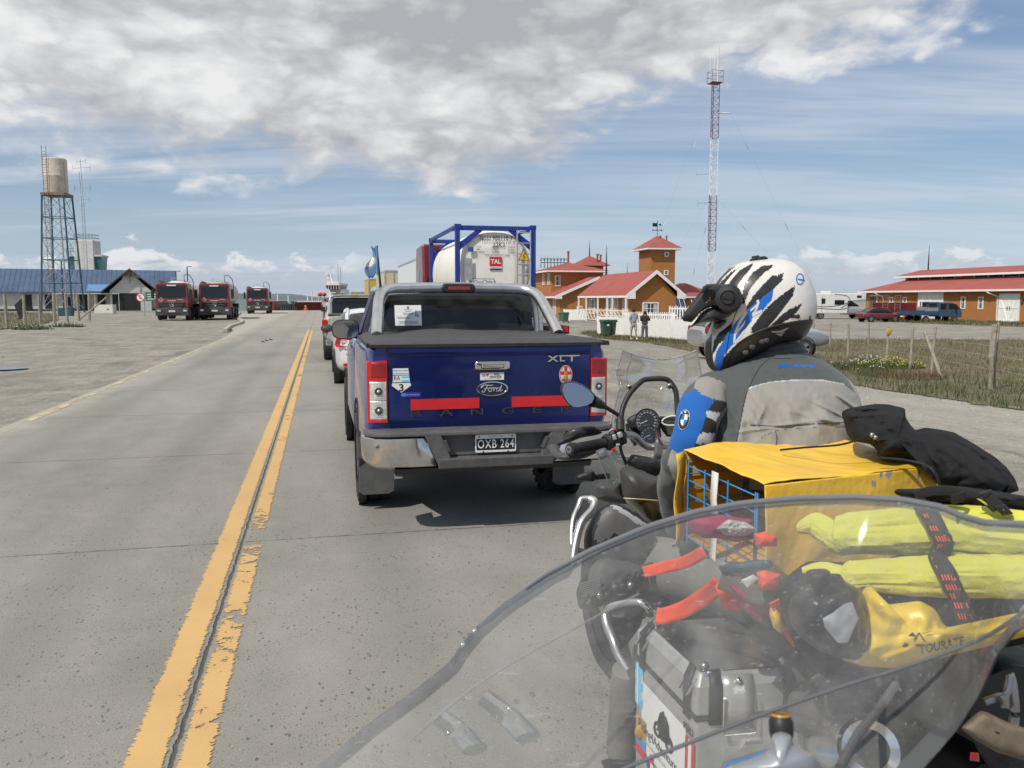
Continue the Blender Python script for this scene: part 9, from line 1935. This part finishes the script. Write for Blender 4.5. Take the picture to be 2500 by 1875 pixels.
def blades(name, poly, n, hfun, mfun, wd=.012, label=''):
    xs_ = [p[0] for p in poly]; ys_ = [p[1] for p in poly]; b = MB(); ks = [b.m(m_) for m_ in GM]; k = 0; tries = 0
    while k < n and tries < n * 12:
        tries += 1; x, y = random.uniform(min(xs_), max(xs_)), random.uniform(min(ys_), max(ys_)); ex = .9 * fb_((x * .9, y * .9, 3)) 
        if not inpoly(x + ex, y + ex, poly): continue
        cl = fb_((x * .55, y * .55, 8)); 
        if cl < random.uniform(-.55, .1): continue
        w_ = rw(x, y, 0); z = gz(w_.x, w_.y) + .01; h = hfun(x, y) * random.uniform(.4, 1.2) * (1.9 if random.random() < .04 else 1) * (1 + .5 * cl); a = random.uniform(0, PI); sx_, sy_ = math.cos(a) * wd, math.sin(a) * wd; lx, ly = random.gauss(0, .3) * h, random.gauss(0, .3) * h; o = len(b.v)
        b.v += [(w_.x - sx_, w_.y - sy_, z), (w_.x + sx_, w_.y + sy_, z), (w_.x + lx, w_.y + ly, z + h)]; b.f.append([o, o + 1, o + 2]); b.mi.append(ks[mfun(x, y, cl)]); b.sm.append(False); k += 1
    o = b.build(name); tag(o, label, kind='stuff'); return o
random.seed(11)
RF = [(11.9, 17.0), (12.3, 13.5), (13.0, 9.0), (60, 9.0), (60, 30), (46, 38), (30, 43), (20, 47), (17.0, 44), (15.5, 35), (14.2, 28), (12.8, 22)]
field('field_soil', RF, 1.0)
near = lambda x, y: y < 24 - (x - 12) * .15
blades('grass', RF, 42000, lambda x, y: .24 if near(x, y) else .15, lambda x, y, c: (0 if random.random() < .60 else 1) if y < 21 + c * 4 - (x - 12) * .15 else random.choices((0, 1, 2, 3), (.14, .36, .22, .28))[0], .011, 'rough green and brown grass behind the right wooden fence')
HF = [(15.0, 44), (16.2, 50), (17.6, 56), (19.2, 57), (22.5, 49), (25.5, 42), (24, 38), (18, 40)]
field('verge_soil', HF, .6)
blades('grass', HF, 9000, lambda x, y: .13, lambda x, y, c: random.choices((0, 1, 2, 3), (.3, .4, .2, .1))[0], .014, 'thin grass verge at the foot of the white picket fence')
BF = [(62, 50), (68.7, 50), (68.7, 92), (62, 88), (58, 80), (56, 66), (58, 56)]; field('verge_soil', BF, 1.5); blades('grass', BF, 7000, lambda x, y: .22, lambda x, y, c: random.choices((0, 1, 2, 3), (.3, .4, .2, .1))[0], .03, 'grass strip along the foot of the long barn')
LF = [(-16.5, 46), (-18.0, 60), (-20.5, 72), (-24, 84), (-28, 100), (-34, 112), (-100, 112), (-100, 60), (-60, 30), (-22, 34)]
field('field_soil', LF, 1.6)
blades('grass', LF, 26000, lambda x, y: .28 if y < 60 else .22, lambda x, y, c: random.choices((0, 1, 2, 3), (.22, .36, .22, .20))[0], .026, 'rough brown and green grass around the left fence posts')
# weeds and flowering clumps
FW2 = [mat('flower_white', (.60, .60, .55), .8), mat('flower_yellow', (.50, .45, .06), .8), GM[0], GM[3]]
def shrub(p, r_, h, fl, label, n=500, frac=.25):
    T = thing('flowering_shrub', p, 0, label, 'shrub'); b = MB(); f = MB()
    for _ in range(n):
        a, q = random.uniform(0, 2 * PI), random.random() ** .5 * r_; x, y = q * math.cos(a), q * math.sin(a) * .7; hh = h * (1 - (q / r_) ** 2 * .6) * random.uniform(.5, 1.1); s_ = .02; c = random.uniform(0, PI)
        dx_, dy_ = math.cos(c) * s_, math.sin(c) * s_; b.add([(x - dx_, y - dy_, 0), (x + dx_, y + dy_, 0), (x + random.gauss(0, .06), y + random.gauss(0, .06), hh)], [(0, 1, 2)], GM[0] if fl < 2 else GM[3])
        if random.random() < frac and fl < 2: f.box((x, y, hh), (.035, .035, .02), FW2[fl], (random.random(), random.random(), 0))
    b.build('foliage', T)
    if f.v: f.build('blossom', T)
for x, y, d, r_, h, fl, lb, fr in ((1105, 975, 26.5, 1.1, .42, 0, 'low weed clump with scattered white flowers near the fence', .05), (1210, 940, 29.5, .6, .35, 0, 'white topped plant clump at the foot of a thin post', .16), (1380, 950, 28.0, 1.15, .38, 1, 'pale yellow flowering clump beside the post with the disc', .3), (1400, 1010, 24.0, 1.5, .35, 2, 'dark reddish brown low shrub in front of the yellow flowers', 0)):
    px = c4x(x); p = on(px, 0, d); shrub(p, r_, h, fl, lb, frac=fr)
for px, d, lb in ((32, 46, 'whitish dry weed clump at the foot of the left field fence'), (120, 50, 'second whitish weed clump between the left fence posts')): shrub(on(px, 0, d), 1.1, .4, 0, lb, 300, .10)
# small stones and debris on the ground
ST = mat('loose_stone', (.30, .28, .25), .9, var=.4, vscale=3); b = MB()
for _ in range(5200):
    x = random.uniform(3.1, 20) if random.random() < .6 else random.uniform(-24, -4.2); y = 4 + random.random() ** 1.6 * 50; w_ = rw(x, y); s_ = random.uniform(.007, .026) * (2.2 if random.random() < .06 else 1); z = gz(w_.x, w_.y); o = len(b.v)
    vs = [Vector((random.uniform(.6, 1) * c * s_, random.uniform(.6, 1) * q * s_, -.004)) for c, q in circ(5)] + [Vector((random.uniform(-.2, .2) * s_, random.uniform(-.2, .2) * s_, s_ * .7))]; b.add([v + Vector((w_.x, w_.y, z)) for v in vs], [(i, (i + 1) % 5, 5) for i in range(5)], ST)
tag(b.build('gravel_stones'), 'small loose stones scattered over the gravel', kind='stuff')
PD = mat('puddle_water', (.05, .055, .055), .05, var=.1, spec=1.0); MUD = mat('damp_mud', (.10, .095, .085), .7, var=.3, vscale=2)
for px, py, rx, ry, m_, nm in ((8, 902, .55, .42, PD, 'puddle'),):
    r0 = ray(px, py); tt_ = -CAM_H / r0.z; p = Vector((r0.x * tt_, r0.y * tt_, .028)); b = MB(); b.add([(rx * c * (1 + .25 * fb_((c * 2, q * 2, px))), ry * q * (1 + .3 * fb_((c * 2, q * 2, px + 5))), 0) for c, q in circ(40)], [tuple(range(40))], m_); tag(b.build(nm, loc=p), kind='structure')
for i, (px, py) in enumerate(((642, 836), (651, 833), (661, 831))):
    r0 = ray(px, py); tt_ = -CAM_H / r0.z; p = Vector((r0.x * tt_, r0.y * tt_, .004)); b = MB(); b.ball((0, 0, .03), (.055, .03, .025), BLK, 8, 6); b.ball((-.05, 0, .055), (.02, .018, .018), BLK, 6, 5); b.tube([(.03, 0, .03), (.10, 0, .025)], [.014, .006], BLK, 5); tag(b.build('bird', loc=p), ('left', 'middle', 'right')[i] + ' one of three small dark birds on the far lane', 'bird', 'birds on the road')
